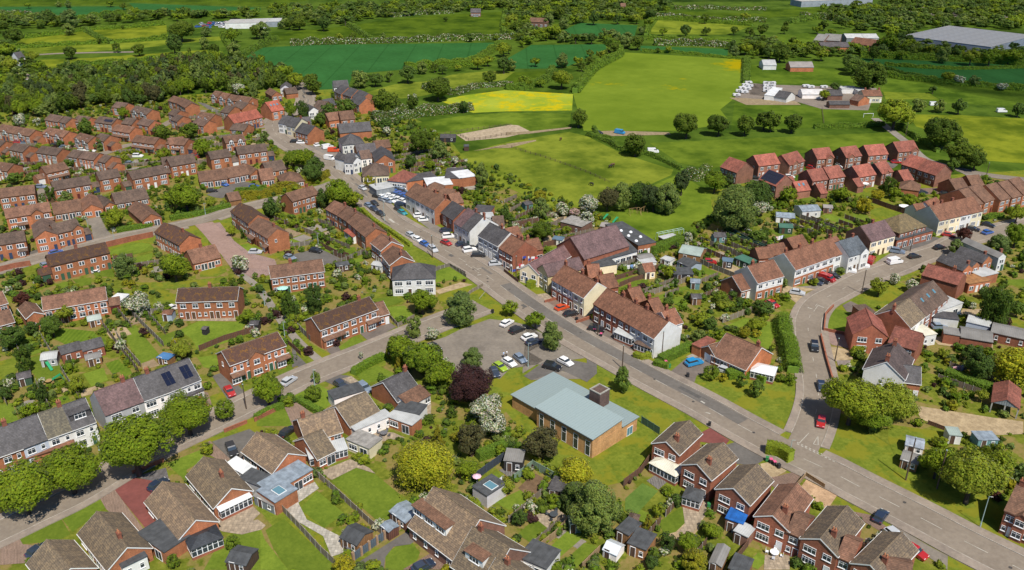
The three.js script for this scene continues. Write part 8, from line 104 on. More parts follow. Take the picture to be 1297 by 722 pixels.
cars:[[76.04,-187.39,-1.81,"suv",0,"black car driving up the side road"],[71.66,-168.78,-1.76,"hatch",4,"dark grey car driving down toward the junction"],[66.95,-154.44,-1.97,"hatch",6,"dark red car waiting at the junction mouth"],[67.96,-124.03,0.84,"hatch",4,"dark blue car turning off the main road"],[68.44,-118.85,-1.14,"hatch",7,"car half hidden behind the corner house roof"],[70.41,-114.85,-0.93,"hatch",6,"red car half hidden behind the roadside house"],[44.27,-179.68,0.42,"suv",2,"bright blue car on the tarmac drive"],[51.12,-176,-0.65,"hatch",7,"silver car behind the golden bush"],[13.69,-209.47,0.62,"hatch",5,"orange red car outside the half timbered terrace"],[15.91,-205.72,0.49,"hatch",0,"black car beside the orange red car"],[22.09,-197.01,-0.35,"suv",0,"black car with flowers beside the grey porch"],[-1.38,-200.31,0.91,"hatch",10,"white car at the top of the car park"],[1.32,-196.41,0.7,"suv",0,"black car next to the white car in the car park"],[4.41,-192.7,0.6,"hatch",10,"white car under the car park birch"],[5.47,-190.05,0.59,"hatch",4,"dark blue car under the car park birch"],[-19.54,-187.2,-0.75,"hatch",0,"black hatchback alone at the car park entrance"],[1.98,-181.62,-1.01,"hatch",8,"steel blue car near the two people"],[-0.69,-179.72,-0.87,"hatch",10,"white car behind the two people"],[-2.9,-177.54,-0.86,"hatch",3,"lime green car in the car park"],[-4.12,-175.09,-1.25,"hatch",4,"dark blue car beside the lime green car"],[9.69,-177.66,-0.46,"suv",0,"black people carrier by the village hall roof"],[13.02,-180.03,-0.81,"hatch",10,"white hatchback on the village hall drive"],[-64.78,-166.55,-0.96,"hatch",6,"dark red car on the brick semi drive"],[-69.74,-161.79,-0.85,"hatch",6,"red car under the slate lean-to"],[-52.3,-171.21,1.06,"hatch",7,"silver car under the broad tree on the side road"],[-39.81,-169.47,-0.84,"hatch",4,"dark blue saloon on the bungalow forecourt"],[-37.52,-167.2,-0.68,"hatch",4,"navy hatchback squeezed against the felted garage"],[-34.1,-168.16,-0.85,"suv",8,"blue grey people carrier on the bungalow forecourt"],[-47.74,-150.8,1.08,"hatch",0,"black car tucked beside the sandy bungalow"],[-57.61,-144.2,-1.03,"suv",0,"black car on the tarmac front drive"],[-68.61,-133.16,1.04,"hatch",4,"dark car nose beside the grey bungalow"],[-15.18,-111.19,0.64,"hatch",4,"dark blue car on the block paved forecourt"],[-82.82,-115.2,1.06,"hatch",4,"dark car beside the pale brick drive"],[-144.16,-248.25,0.75,"hatch",1,"blue car on the estate road"],[-142.39,-237.79,-0.74,"hatch",8,"blue grey car beside the brick wall"],[-140.16,-235.05,-0.53,"hatch",6,"red car beside the brick wall"],[-160.29,-272.75,0,"hatch",6,"red car by the wide brick semi"],[-181.28,-312.92,0,"hatch",8,"silver car on the upper close"],[-111.75,-315.79,-0.56,"hatch",1,"blue car outside the parking court bungalow"],[-113.94,-308.27,0.27,"hatch",0,"black car in the parking court"],[-99.14,-312.93,0,"hatch",1,"bright blue car in the parking court"],[-81.3,-248.9,0,"hatch",7,"silver car on the pink lane verge"],[-62.3,-249.65,-0.37,"hatch",0,"black car in the back court"],[-69.23,-244.17,-0.61,"hatch",8,"grey car in the back court"],[-93.12,-209.47,0.79,"hatch",10,"white car beside the orange brick terrace"],[-25.2,-250.71,-1.05,"suv",7,"silver estate car at the lay-by end"],[-33.57,-262.86,-0.88,"hatch",7,"silver car at the head of the lay-by"],[-30.85,-258.82,-0.88,"hatch",10,"white car second in the lay-by"],[-28.18,-255,-0.88,"hatch",1,"blue car third in the lay-by"],[-51.87,-291.46,-0.89,"hatch",8,"grey blue car in the upper lay-by"],[-50.03,-293.56,-0.9,"hatch",0,"black car by the kerb of the upper lay-by"],[-49.28,-287.74,-0.89,"hatch",4,"navy car in the upper lay-by"],[-46.43,-283.16,-0.89,"hatch",0,"black car last in the upper lay-by"],[-21.33,-256.11,-0.77,"hatch",6,"red car driving along the main road"],[-20.86,-261.93,0.22,"suv",10,"white car on the shop forecourt"],[-22.19,-267.25,0.44,"hatch",4,"dark blue car outside the slate cottage"],[-16.16,-255.11,0.42,"hatch",4,"dark car before the white gabled shop"],[-14.15,-253.23,0.42,"hatch",0,"black car before the white gabled shop"],[-13.47,-250.19,0.41,"suv",10,"white car before the white gabled shop"],[-10.52,-246.15,0,"suv",0,"black off-road car by the slate roofed house"],[-5.1,-239.48,0.2,"hatch",7,"silver car on the paved forecourt beside the red brick house"],[-32.55,-281.32,0.24,"hatch",10,"white car outside the car lot terrace"],[-30.48,-277.43,0.23,"hatch",10,"second white car outside the car lot terrace"],[-40.63,-293,0,"hatch",4,"navy car at the car lot corner"],[-40.59,-287.46,-0.89,"hatch",0,"black car leaving the car lot"],[-38.81,-284.36,-0.89,"hatch",9,"teal car leaving the car lot"],[-57.21,-311.05,-0.89,"hatch",7,"silver car on the road beside the golden bush"],[-50.13,-301.64,-0.6,"hatch",0,"black car at the roadside of the car lot"],[-47.41,-297.84,-0.89,"hatch",7,"silver car at the roadside of the car lot"],[-49.55,-305.53,-0.68,"hatch",10,20],[-48.34,-306.44,-0.68,"hatch",4,21],[-47.11,-307.35,-0.69,"hatch",1,22],[-45.89,-308.27,-0.69,"hatch",1,22],[-44.65,-309.19,-0.69,"hatch",0,23],[-43.41,-310.12,-0.69,"hatch",8,24],[-42.17,-311.05,-0.7,"hatch",10,20],[-48.85,-302.98,-0.68,"hatch",7,25],[-47.64,-303.83,-0.68,"hatch",10,20],[-46.42,-304.69,-0.68,"hatch",4,21],[-45.19,-305.54,-0.69,"hatch",1,22],[-43.96,-306.41,-0.69,"hatch",1,22],[-42.72,-307.27,-0.69,"hatch",0,23],[-41.48,-308.15,-0.69,"hatch",8,24],[-48.16,-300.47,-0.68,"hatch",10,20],[-46.95,-301.26,-0.68,"hatch",7,25],[-45.73,-302.06,-0.68,"hatch",10,20],[-44.51,-302.86,-0.68,"hatch",4,21],[-43.28,-303.67,-0.69,"hatch",1,22],[-42.04,-304.47,-0.69,"hatch",1,22],[-40.8,-305.29,-0.69,"hatch",0,23],[-47.48,-297.99,-0.67,"hatch",8,24],[-46.27,-298.73,-0.68,"hatch",10,20],[-45.05,-299.47,-0.68,"hatch",7,25],[-43.83,-300.22,-0.68,"hatch",10,20],[-42.6,-300.97,-0.68,"hatch",4,21],[-41.37,-301.72,-0.69,"hatch",1,22],[-40.13,-302.47,-0.69,"hatch",1,22],[-45.6,-296.23,-0.67,"hatch",8,24],[-44.38,-296.92,-0.68,"hatch",10,20],[-43.16,-297.61,-0.68,"hatch",7,25],[-41.94,-298.31,-0.68,"hatch",10,20],[-40.71,-299,-0.68,"hatch",4,21],[-39.48,-299.7,-0.68,"hatch",1,22],[-40.06,-296.33,-0.68,"hatch",10,20],[-38.83,-296.98,-0.68,"hatch",4,21],[101.53,-234.64,-0.35,"suv",10,"white car outside the white terrace house"],[106.85,-238.27,-0.36,"suv",10,"white estate car outside the slate roofed gable"],[110.92,-241.58,0.97,"van",6,"red van parked nose in by the cream house"],[92.9,-228.4,-0.83,"van",6,"red van parked before the terrace"],[95.64,-230.73,-0.83,"hatch",0,"black car beside the red van"],[88.81,-225.92,-0.63,"hatch",4,"dark blue car before the brown doored terrace"],[90.84,-226.83,-0.64,"hatch",0,"black car between the blue car and red van"],[81.33,-219.01,-0.41,"hatch",7,"silver car on the gravel drive"],[60.96,-240.77,-0.21,"hatch",6,"red car in the back garden gravel"],[72.19,-211.69,-1.02,"hatch",6,"dark red car behind the bungalow shrubs"],[125.77,-245.08,0.34,"hatch",0,"black car driving along the curving road"],[117.86,-240.78,0.34,"van",10,"white van on the curving road"],[122.19,-249.09,-0.48,"suv",8,"grey car before the cream fronted house"],[137,-252.33,0.4,"hatch",0,"black car on the shop forecourt"],[158.98,-265.43,0.47,"hatch",1,"blue car at the far bend"],[144.92,-263.07,-0.51,"hatch",6,"red car before the cream terrace"],[155.62,-268.43,-0.64,"hatch",0,"black car before the cream end terrace"],[162.58,-272.11,-0.81,"hatch",0,"dark car at the far verge"],[112.35,-200.32,0.19,"hatch",4,"blue car behind the cream garden room"],[112.55,-198.46,0,"hatch",8,"grey saloon behind the cream garden room"],[122.81,-336.44,-0.84,"suv",6,"red car between two new houses"],[110.29,-325.34,0,"hatch",10,"white car on the new estate road"],[135.52,-339.68,-1.19,"hatch",10,"white car between the new gabled houses"],[160.96,-345.2,0,"hatch",6,"red car beside the lane end new house"],[160.1,-349.92,0,"hatch",1,"blue car beside the square new house"],[154.86,-306.47,0,"hatch",4,"blue car behind the brown garage"],[163.1,-304.96,0,"hatch",0,"black car behind the narrow row"],[96.18,-324,0,"hatch",0,"black car beside the plain gabled house"],[-94.85,-374.76,0,"hatch",10,"white car outside the brick cottage"],[-98.21,-376.5,0,"hatch",0,"black car outside the brick cottage"],[-86.41,-371.13,0.6,"hatch",10,"white car in the cottage yard"],[-81.48,-366.93,0.59,"van",10,"white van in the cottage yard"],[-77.33,-349.99,-0.48,"van",10,"white van outside the bunting shop"],[-77.89,-361.8,0,"van",5,"orange van in the cottage yard"],[-135.41,-353.26,-0.69,"suv",6,"red car in the estate close"],[-160.2,-353.83,0,"suv",10,"white car on the close lawn edge"],[-159.23,-343.39,0,"hatch",8,"grey car behind the close hedge"],[-188.28,-363.2,0,"hatch",10,"white car in the upper close"],[-183.9,-361.78,0,"hatch",10,"second white car in the upper close"],[-218.56,-373.88,0,"hatch",8,"grey car before the long estate house"],[-222.6,-375.39,0,"hatch",6,"red car before the long estate house"],[-203.92,-371.11,0,"hatch",0,"black car by the front lawn bush"],[-198.02,-367.33,0,"hatch",8,"silver car by the front lawn bush"],[-173.37,-379.76,0.81,"hatch",8,"grey car beside the red porch house"],[61.37,-360.74,0,"van",10,"white caravan in the rough field"],[50.47,-391.58,-0.6,"van",2,"bright blue trailer at the field gate"],[40.59,-391.58,-0.68,"hatch",0,"dark car at the field gate"],[-260.54,-508.81,0,"van",10,"white van in the left meadow"],[-262.05,-519.87,0,"van",10,"white box van in the left meadow"],[250.85,-433.3,0,"van",10,"white lorry on the right lane"],[222.86,-447.81,0,"van",10,"white trailer on the right lane"],[-248.94,-724.61,0.68,"hatch",1,26],[-230.87,-739.89,-0.5,"hatch",1,26],[-230.97,-718.14,-0.04,"hatch",4,26],[-223.93,-727.03,-0.08,"hatch",10,26],[-236.19,-716.53,-0.54,"hatch",10,26],[-255.91,-718.59,0.88,"hatch",1,26],[-238.66,-738.13,1.08,"hatch",6,26],[-238.66,-725.49,-0.55,"hatch",10,26],[-229.01,-740.01,0.84,"hatch",10,26],[-229.42,-726.86,-0.16,"hatch",4,26],[-228.53,-739.82,0.5,"hatch",10,26],[-238.46,-735.81,0.63,"hatch",10,26],[-238.78,-727.71,-0.71,"hatch",6,26],[-235.69,-716.44,-0.7,"hatch",10,26],[-227.39,-735.71,0.15,"hatch",1,26],[-254.8,-728.75,1.07,"hatch",7,26],[-245.18,-735.42,0.57,"hatch",10,26],[-227.64,-737.13,-0.46,"hatch",6,26],[-247.2,-734.23,0.95,"hatch",1,26],[-246.41,-714.31,0.28,"hatch",1,26],[-251.13,-722.29,0.77,"hatch",6,26],[-242.32,-726.63,0.46,"hatch",7,26],[-249.06,-738.97,0.39,"hatch",8,26],[-238.32,-728.79,1.13,"hatch",8,26],[-241.01,-733,-0.73,"hatch",10,26],[-219.04,-718.89,-0.74,"hatch",10,26],[-257.86,-733.68,-0.68,"hatch",7,26],[-252.04,-737.86,0.22,"hatch",6,26],[-229.75,-734.07,0.92,"hatch",10,26],[-235.42,-721.37,1.02,"hatch",10,26],[-231.15,-736.28,-0.68,"hatch",8,26],[-222.05,-723.24,-0.58,"hatch",10,26],[-238.17,-735.13,0.67,"hatch",10,26],[-243.06,-731.73,-0.14,"hatch",8,26],[-239.25,-740.42,-0.45,"hatch",10,26],[-223.95,-733.98,0.85,"hatch",8,26],[-234.68,-726.19,0.8,"hatch",1,26],[-242.74,-736.44,0.44,"hatch",10,26],[-224.87,-740.6,1.12,"hatch",10,26],[-240.67,-736.1,0.07,"hatch",1,26]],
poles:[[77.3,-135.2,10.1,"tele","leaning wooden telegraph pole beside the weathered shed"],[82.3,-132.7,9,"tele","wooden telegraph pole against the great tree"],[85.2,-121.7,7,"lamp","green lamp post at the verge end"],[99.8,-219.2,7.7,"tele","brown telegraph pole on the grassy bend"],[37.2,-184.3,6.8,"tele","wooden telegraph pole beside the white gable"],[26.6,-177.7,4.4,"tele","wooden pole on the hall side of the main road"],[22.2,-194.5,5,"tele","pole between the terrace porches"],[-24.9,-245.3,7.4,"tele","pole beside the lay-by end"],[-44.3,-277.5,7.3,"lamp","lamp post in the upper lay-by"],[3.9,-178.5,6.7,"lamp","lamp post in the car park"],[-46,-169.9,3.4,"lamp","lamp post beside the small street tree"],[-58.6,-193.4,4.6,"lamp","green lamp post on the footpath,lower"],[-68.6,-211.8,3.5,"lamp","lamp post on the footpath,upper"],[-85.3,-144.9,3.1,"lamp","short lamp post by the alley"],[-59.2,-160.2,5.6,"tele","wooden pole beside the clipped street tree"],[56.5,-142.3,2.1,"lamp","slim sign post by the square hedge"],[79.1,-181.1,4.9,"tele","leaning pole beside the side road gravel"],[-143.1,-268.8,2.4,"lamp","lamp post at the turning circle"],[-129.6,-257.7,2.8,"lamp","lamp post at the estate bend"],[-108.3,-283.3,4,"lamp","lamp post below the chestnut trees"],[-62.6,-254.9,3.9,"lamp","lamp post in the back court"],[188,-324.2,4.9,"tele","pole on the new estate lane"],[126.6,-250,8,"tele","pole beside the olive roofed shop"],[182.1,-386.4,5,"tele","pole along the farm lane"],[-51.2,-305.9,6.8,"tele","pole at the car lot"],[1.2,-227.7,8.1,"tele","pole hung with flags beside the pub"]],
hall:{x:12.93,z:-156.07,a:-0.81,L:24.76,D:14.35},horses:[[40.5,-338.3],[30.9,-315.5],[22.2,-380.1],[41.7,-340.5]],
people:[[-2.06,-182.98],[-1.29,-183.5]],
bins:[[20.5,-206.8,"black","black bin beside the cream gable"],[17.3,-202.6,"black","black wheelie bin beside the low brick wall"],[21.6,-196.3,"black","black bin with pink lid beside the black car","pink"],[23,-193.8,"black","black bin with pink lid beside the little lawn","pink"],[28.9,-192.4,"black","black bin with pink lid by the glazed porch","pink"],[51.7,-141.3,"green","green wheelie bin behind the square hedge"],[52.3,-140.7,"black","black wheelie bin with pink lid behind the square hedge,first","pink"],[52.8,-139.9,"black","black wheelie bin with pink lid behind the square hedge,second","pink"],[53.4,-139,"black","black wheelie bin at the end of the square hedge"],[42.6,-153.6,"black","black wheelie bin beside the red drive shrub"],[37.4,-179.7,"black","black bin with pink lid in the drive hedge","pink"],[38,-178.2,"green","green wheelie bin in the drive hedge"],[41.7,-173.9,"black","black bin at the junction green"],[36.9,-127,"green","green wheelie bin on the paved garden"],[-5.3,-207.2,"black","black litter bin on the car park verge"]],
spots:{goal:[178.4,-422.4],
frame:[52.1,-261.6],
swing:[43.3,-284],swing2:[46.2,-284.6],
slide:[32.8,-279.4],slide2:[35.9,-276.4],
flags:[[-0.5,-238.2],[0.1,-234.5],[0.6,-231],[1.1,-236.1],[1.6,-232.5],[2.1,-237.7],[2.6,-234.1],[3.1,-230.6],[3.7,-235.6],[4.2,-232.1],[4.7,-237.2],[5.2,-233.6],[5.6,-230.1],[6.3,-235.1],[6.7,-231.6],[7.3,-236.7],[7.8,-233.1],[8.2,-229.6]],par1:[135.1,-312.1],par2:[-151.8,-312],par3:[-6.8,-133.6],par4:[-65.1,-218.6],par5:[139.8,-286.7],wash1:[106.7,-175.9],wash2:[-2.9,-132.8],wash3:[36.2,-235.7],wash4:[87.4,-258.8],tab1:[7.7,-124.4],tab2:[-125.4,-234.3],tab3:[-28.4,-115.9],
toy:[-111.7,-177.7],toy2:[-107.1,-172],tab4:[-108.5,-171.1],tab5:[45.7,-114.5],tab6:[-27.2,-150.2]},caravans:[[148.6,-500.5,4,1.7,1.5,-0.2,[0.6,0.6,0.6],34],[150.3,-500.5,4,1.7,1.5,0,[0.6,0.6,0.6],34],[151.9,-500.5,4,1.7,1.5,-0.1,[0.6,0.6,0.6],34],[146.7,-493.4,4,1.7,1.5,0.1,[0.6,0.6,0.6],34],[148.3,-493.4,4,1.7,1.5,0.1,[0.6,0.6,0.6],34],[149.9,-493.4,4,1.7,1.5,-0.3,[0.6,0.6,0.6],34],[144.8,-486.5,4,1.7,1.5,-0.3,[0.6,0.6,0.6],34],[146.4,-486.5,4,1.7,1.5,0.2,[0.6,0.6,0.6],34],[148,-486.5,4,1.7,1.5,-0.1,[0.6,0.6,0.6],34],[143,-479.8,4,1.7,1.5,-0.2,[0.6,0.6,0.6],34],[144.6,-479.8,4,1.7,1.5,0.3,[0.6,0.6,0.6],34],[146.2,-479.8,4,1.7,1.5,0,[0.6,0.6,0.6],34],[133.7,-489.7,4,1.7,1.5,0.2,[0.6,0.6,0.6],34],[134.1,-489.7,4,1.7,1.5,0,[0.6,0.6,0.6],34],[123.6,-469.3,4,1.7,1.5,0.1,[0.6,0.6,0.6],35],[127.6,-479.3,4,1.7,1.5,-0.2,[0.6,0.6,0.6],35],[131.2,-487,4,1.7,1.5,0.1,[0.6,0.6,0.6],35],[134.9,-495,4,1.7,1.5,0.2,[0.6,0.6,0.6],35],[138.3,-501.6,4,1.7,1.5,0,[0.6,0.6,0.6],35],[129.8,-476.7,4,1.7,1.5,0.1,[0.6,0.6,0.6],35],[133.4,-484.4,4,1.7,1.5,0.1,[0.6,0.6,0.6],35],[136.6,-492.3,4,1.7,1.5,-0.3,[0.6,0.6,0.6],35],[169,-492.3,4,1.7,1.5,0.2,[0.6,0.6,0.6],36],[171,-489.7,4,1.7,1.5,0.2,[0.6,0.6,0.6],36],[178.5,-489.7,4,1.7,1.5,0.2,[0.6,0.6,0.6],36]],
plots:[[[[30,-224],[40,-237],[56,-249],[61,-243],[66,-231],[61,-221],[49,-212],[40,-210],[36,-213]],0.66,6],[[[58,-257],[73,-270],[88,-254],[81,-246],[69,-232],[61,-242]],-0.96,5],[[[88,-277],[103,-284],[128,-277],[110,-264],[101,-262],[92,-256]],-0.97,6],[[[-130,-190],[-119,-200],[-109,-211],[-96,-211],[-77,-190],[-88,-176],[-97,-162],[-111,-154]],-0.9,7],[[[-92,-284],[-79,-278],[-60,-276],[-41,-248],[-44,-232],[-64,-254],[-76,-251]],-0.7,8],[[[-6,-302],[-1,-308],[16,-283],[20,-275],[11,-256],[3,-270]],0.94,6],[[[-2,-270],[7,-283],[22,-283],[32,-270],[21,-256],[10,-251]],0.53,6],[[[29,-228],[41,-241],[51,-245],[49,-233],[36,-226]],0.7,5],[[[105,-180],[122,-175],[111,-155],[102,-160],[97,-171]],-0.76,7],[[[-7,-133],[4,-141],[11,-134],[15,-118],[9,-111],[3,-116]],0.9,8],[[[21,-127],[29,-140],[40,-127],[31,-111],[21,-111]],0.92,8],[[[-56,-384],[-35,-365],[-22,-353],[-16,-338],[-31,-324],[-48,-338]],0.53,7],[[[-131,-256],[-113,-263],[-102,-231],[-120,-231]],0.45,8],[[[-231,-375],[-217,-382],[-182,-386],[-147,-357],[-134,-321],[-201,-321]],0.27,11],[[[-173,-429],[-149,-437],[-115,-400],[-103,-357],[-120,-341],[-142,-341]],0.51,11]],
kinds:["estate_house","brick_house","garage_block","cottage","terraced_house","house_wing","garage","house_extension","detached_house","lean_to","bungalow","flat_extension","dormer_house","pub","club_lean_to","club_hall","workshop","outbuilding","shop","showroom","new_house","stable","farmhouse","farm_building","warehouse","garden_shed","open_garage","conservatory"],
groups:["brown roofed houses of the brick estate","far brick terrace","terrace on the hedged side of the main road","narrow brown roofed row","garages behind the narrow row"],
village:[[-289,-437],[-105,-498],[-33,-398],[-16,-336],[31,-285],[76,-311],[229,-339],[105,-98],[-111,-98]],
labels:["dark green tree in the hedgerows of the left meadows","dark rounded oak in the hedgerows of the left meadows","full green tree in the hedgerows of the left meadows","grey green tree in the hedgerows of the left meadows","bright green tree in the hedgerows of the left meadows","grey green tree in the hedgerows of the upper crop fields","dark green tree in the hedgerows of the upper crop fields","dark rounded oak in the hedgerows of the upper crop fields","bright green tree in the hedgerows of the upper crop fields","full green tree in the hedgerows of the upper crop fields","grey green tree in the hedgerows of the central meadows","full green tree in the hedgerows of the central meadows","bright green tree in the hedgerows of the central meadows","dark rounded oak in the hedgerows of the central meadows","dark green tree in the hedgerows of the central meadows","dark green tree in the hedgerows of the right hand fields","dark rounded oak in the hedgerows of the right hand fields","bright green tree in the hedgerows of the right hand fields","full green tree in the hedgerows of the right hand fields","grey green tree in the hedgerows of the right hand fields","white car for sale packed in the car lot","navy car for sale packed in the car lot","blue car for sale packed in the car lot","black car for sale packed in the car lot","grey blue car for sale packed in the car lot","silver car for sale packed in the car lot","small parked car in the distant sale ground","brown roofed brick estate house in the row below the woodland","white dormered estate house in the stepped row at the woodland corner","brick gabled estate house stepping down toward the tarmac close","slate roofed house in the far brick terrace by the big oak","low brown roofed brick bungalow around the turning circle","narrow brown roofed brick house in the row above the cream terrace","brown roofed garage block behind the narrow brick row","white caravan stored in the farm yard","white caravan parked in the row above the bare earth","white caravan beside the farm yard barns"],
treeKinds:["ash","ball","birch","broad","con","copper","dark","gold","lime","may","oak","pine","pink","street","willow","yellow"],
carColours:["black","blue","cyan","green","navy","orange","red","silver","steel","teal","white"],
finishes:["black","blue","bluet","bluet2","brick","brown","clad","conc","conc2","cream","creamr","dark","dark2","dbrick","dslate","dwood","felt","felt2","glass","greenr","greenr2","greenw","grey","greyblue","greygreen","lblue","mauve","moss","nbrick","nred","obrick","olive","pale","rbrick","red","red2","redwood","rtile","rust","sager","sagew","slate","slate2","teal","tudor","wglass","white","whiteb","whiter","wood","yellow"]};
// --- helpers
let seed=12345;
const rnd=()=>{seed=(seed+0x6D2B79F5) | 0;let t=Math.imul(seed ^ (seed >>> 15),1 | seed);t=(t+Math.imul(t ^ (t >>> 7),61 | t)) ^ t;return ((t ^ (t >>> 14)) >>> 0)/4294967296;};
const rr=(a,b)=>a+(b-a)*rnd();
const pick=(a)=>a[Math.floor(rnd()*a.length)];
const names=new Map();
const numbered=(n)=>{const k=names.get(n)??0;names.set(n,k+1);return k?n + '_' + String(k).padStart(3,'0'):n;};
const V=(x,y,z)=>new THREE.Vector3(x,y,z);
const LM=DATA.landmarks,told=(l)=>typeof l==='number'?DATA.labels[l]:l;
for (const t of DATA.trees){t[4]=DATA.treeKinds[t[4]];t[5]=told(t[5]);}
for (const t of DATA.cars){t[4]=DATA.carColours[t[4]];t[5]=told(t[5]);}
for (const t of DATA.caravans) t[7]=told(t[7]);
const near=(x,z)=>{let b=1e9,t='';for (const [lx,lz,s] of LM){const d=(lx-x) ** 2+(lz-z) ** 2;if (d<b){b=d;t=s;}} return t;};
function tag(o,label,category,group){o.userData.label=label;o.userData.category=category;if (group) o.userData.group=group;return o;}
function add(o,name){o.name=numbered(name);scene.add(o);return o;}
function part(name,geo,m,parent){const o=new THREE.Mesh(geo,m);o.name=name;parent.add(o);return o;}
function structure(name,geo,m){const o=new THREE.Mesh(geo,m);o.userData.kind='structure';return add(o,name);}
class MB {
 constructor(){this.p=[];this.u=[];}
 poly(pts,uv){
  if (!uv){
   const n=V().crossVectors(V().subVectors(pts[1],pts[0]),V().subVectors(pts[pts.length-1],pts[0])).normalize();
   const ax=Math.abs(n.y)>0.9?V(1,0,0):V(n.z,0,-n.x).normalize(),ay=V().crossVectors(n,ax);
   uv=pts.map((q)=>[q.dot(ax),q.dot(ay)]);
  }
  for (let i=1;i+1<pts.length;i++) for (const k of [0,i,i+1]){this.p.push(pts[k].x,pts[k].y,pts[k].z);this.u.push(uv[k][0],uv[k][1]);}
  return this;
 }
 prism(top,down){
  const bot=top.map((q)=>V(q.x,q.y-down,q.z));
  this.poly(top);this.poly([...bot].reverse());
  for (let i=0;i<top.length;i++){const j=(i+1) % top.length;this.poly([bot[i],bot[j],top[j],top[i]]);}
  return this;
 }
 box(x0,x1,y0,y1,z0,z1){return this.prism([V(x0,y1,z1),V(x1,y1,z1),V(x1,y1,z0),V(x0,y1,z0)],y1-y0);}
 extrude(outline,from,to,map){
  const A=outline.map(([a,b])=>map(a,b,to)),B=outline.map(([a,b])=>map(a,b,from));
  this.poly(A);this.poly([...B].reverse());
  for (let i=0;i<A.length;i++){const j=(i+1) % A.length;this.poly([B[i],B[j],A[j],A[i]]);}
  return this;
 }
 geo(){
  const g=new THREE.BufferGeometry();
  g.setAttribute('position',new THREE.Float32BufferAttribute(this.p,3));
  g.setAttribute('uv',new THREE.Float32BufferAttribute(this.u,2));
  g.computeVertexNormals();return g;
 }
}
// --- procedural textures
function noiseGrid(n){const a=new Float32Array(n*n);for (let i=0;i<n*n;i++) a[i]=rnd();return a;}
function fbm(size,first,octaves,gain=0.5){
 const out=new Float32Array(size*size);let amp=1,sum=0;
 for (let o=0,n=first;o<octaves;o++,n*=2,amp*=gain){
  const g=noiseGrid(n);sum+=amp;
  for (let y=0;y<size;y++){
   const fy=y/size*n,y0=Math.floor(fy),ty=fy-y0,sy=ty*ty*(3-2*ty),r0=(y0 % n)*n,r1=((y0+1) % n)*n;
   for (let x=0;x<size;x++){
    const fx=x/size*n,x0=Math.floor(fx),tx=fx-x0,sx=tx*tx*(3-2*tx),c0=x0 % n,c1=(x0+1) % n;
    const a=g[r0+c0]+(g[r0+c1]-g[r0+c0])*sx,b=g[r1+c0]+(g[r1+c1]-g[r1+c0])*sx;
    out[y*size+x]+=amp*(a+(b-a)*sy);
   }
  }
 }
 for (let i=0;i<out.length;i++) out[i]=Math.min(1,Math.max(0,(out[i]/sum-0.5)*1.6+0.5));
 return out;
}
function texture(size,metres,fn,srgb=true){
 const d=new Uint8Array(size*size*4);
 for (let i=0;i<size*size;i++){const c=fn(i,i % size,Math.floor(i/size));for (let k=0;k<3;k++) d[i*4+k]=Math.max(0,Math.min(255,Math.round(c[k]*255)));d[i*4+3]=255;}
 const t=new THREE.DataTexture(d,size,size);
 t.wrapS=t.wrapT=THREE.RepeatWrapping;t.magFilter=THREE.LinearFilter;t.minFilter=THREE.LinearMipmapLinearFilter;t.generateMipmaps=true;
 if (srgb) t.colorSpace=THREE.SRGBColorSpace;
 t.repeat.set(1/metres,1/metres);t.needsUpdate=true;return t;
}
const S=512,nA=fbm(S,4,7,0.62),nB=fbm(S,8,6,0.6),nC=fbm(S,32,4,0.7),nD=fbm(S,3,5,0.5);
const mono=(lo,hi,n)=>(i)=>{const v=lo+(hi-lo)*n[i];return [v,v,v];};
const mixc=(a,b,t)=>[a[0]+(b[0]-a[0])*t,a[1]+(b[1]-a[1])*t,a[2]+(b[2]-a[2])*t];
const smooth=(a,b,x)=>{const t=Math.min(1,Math.max(0,(x-a)/(b-a)));return t*t*(3-2*t);};
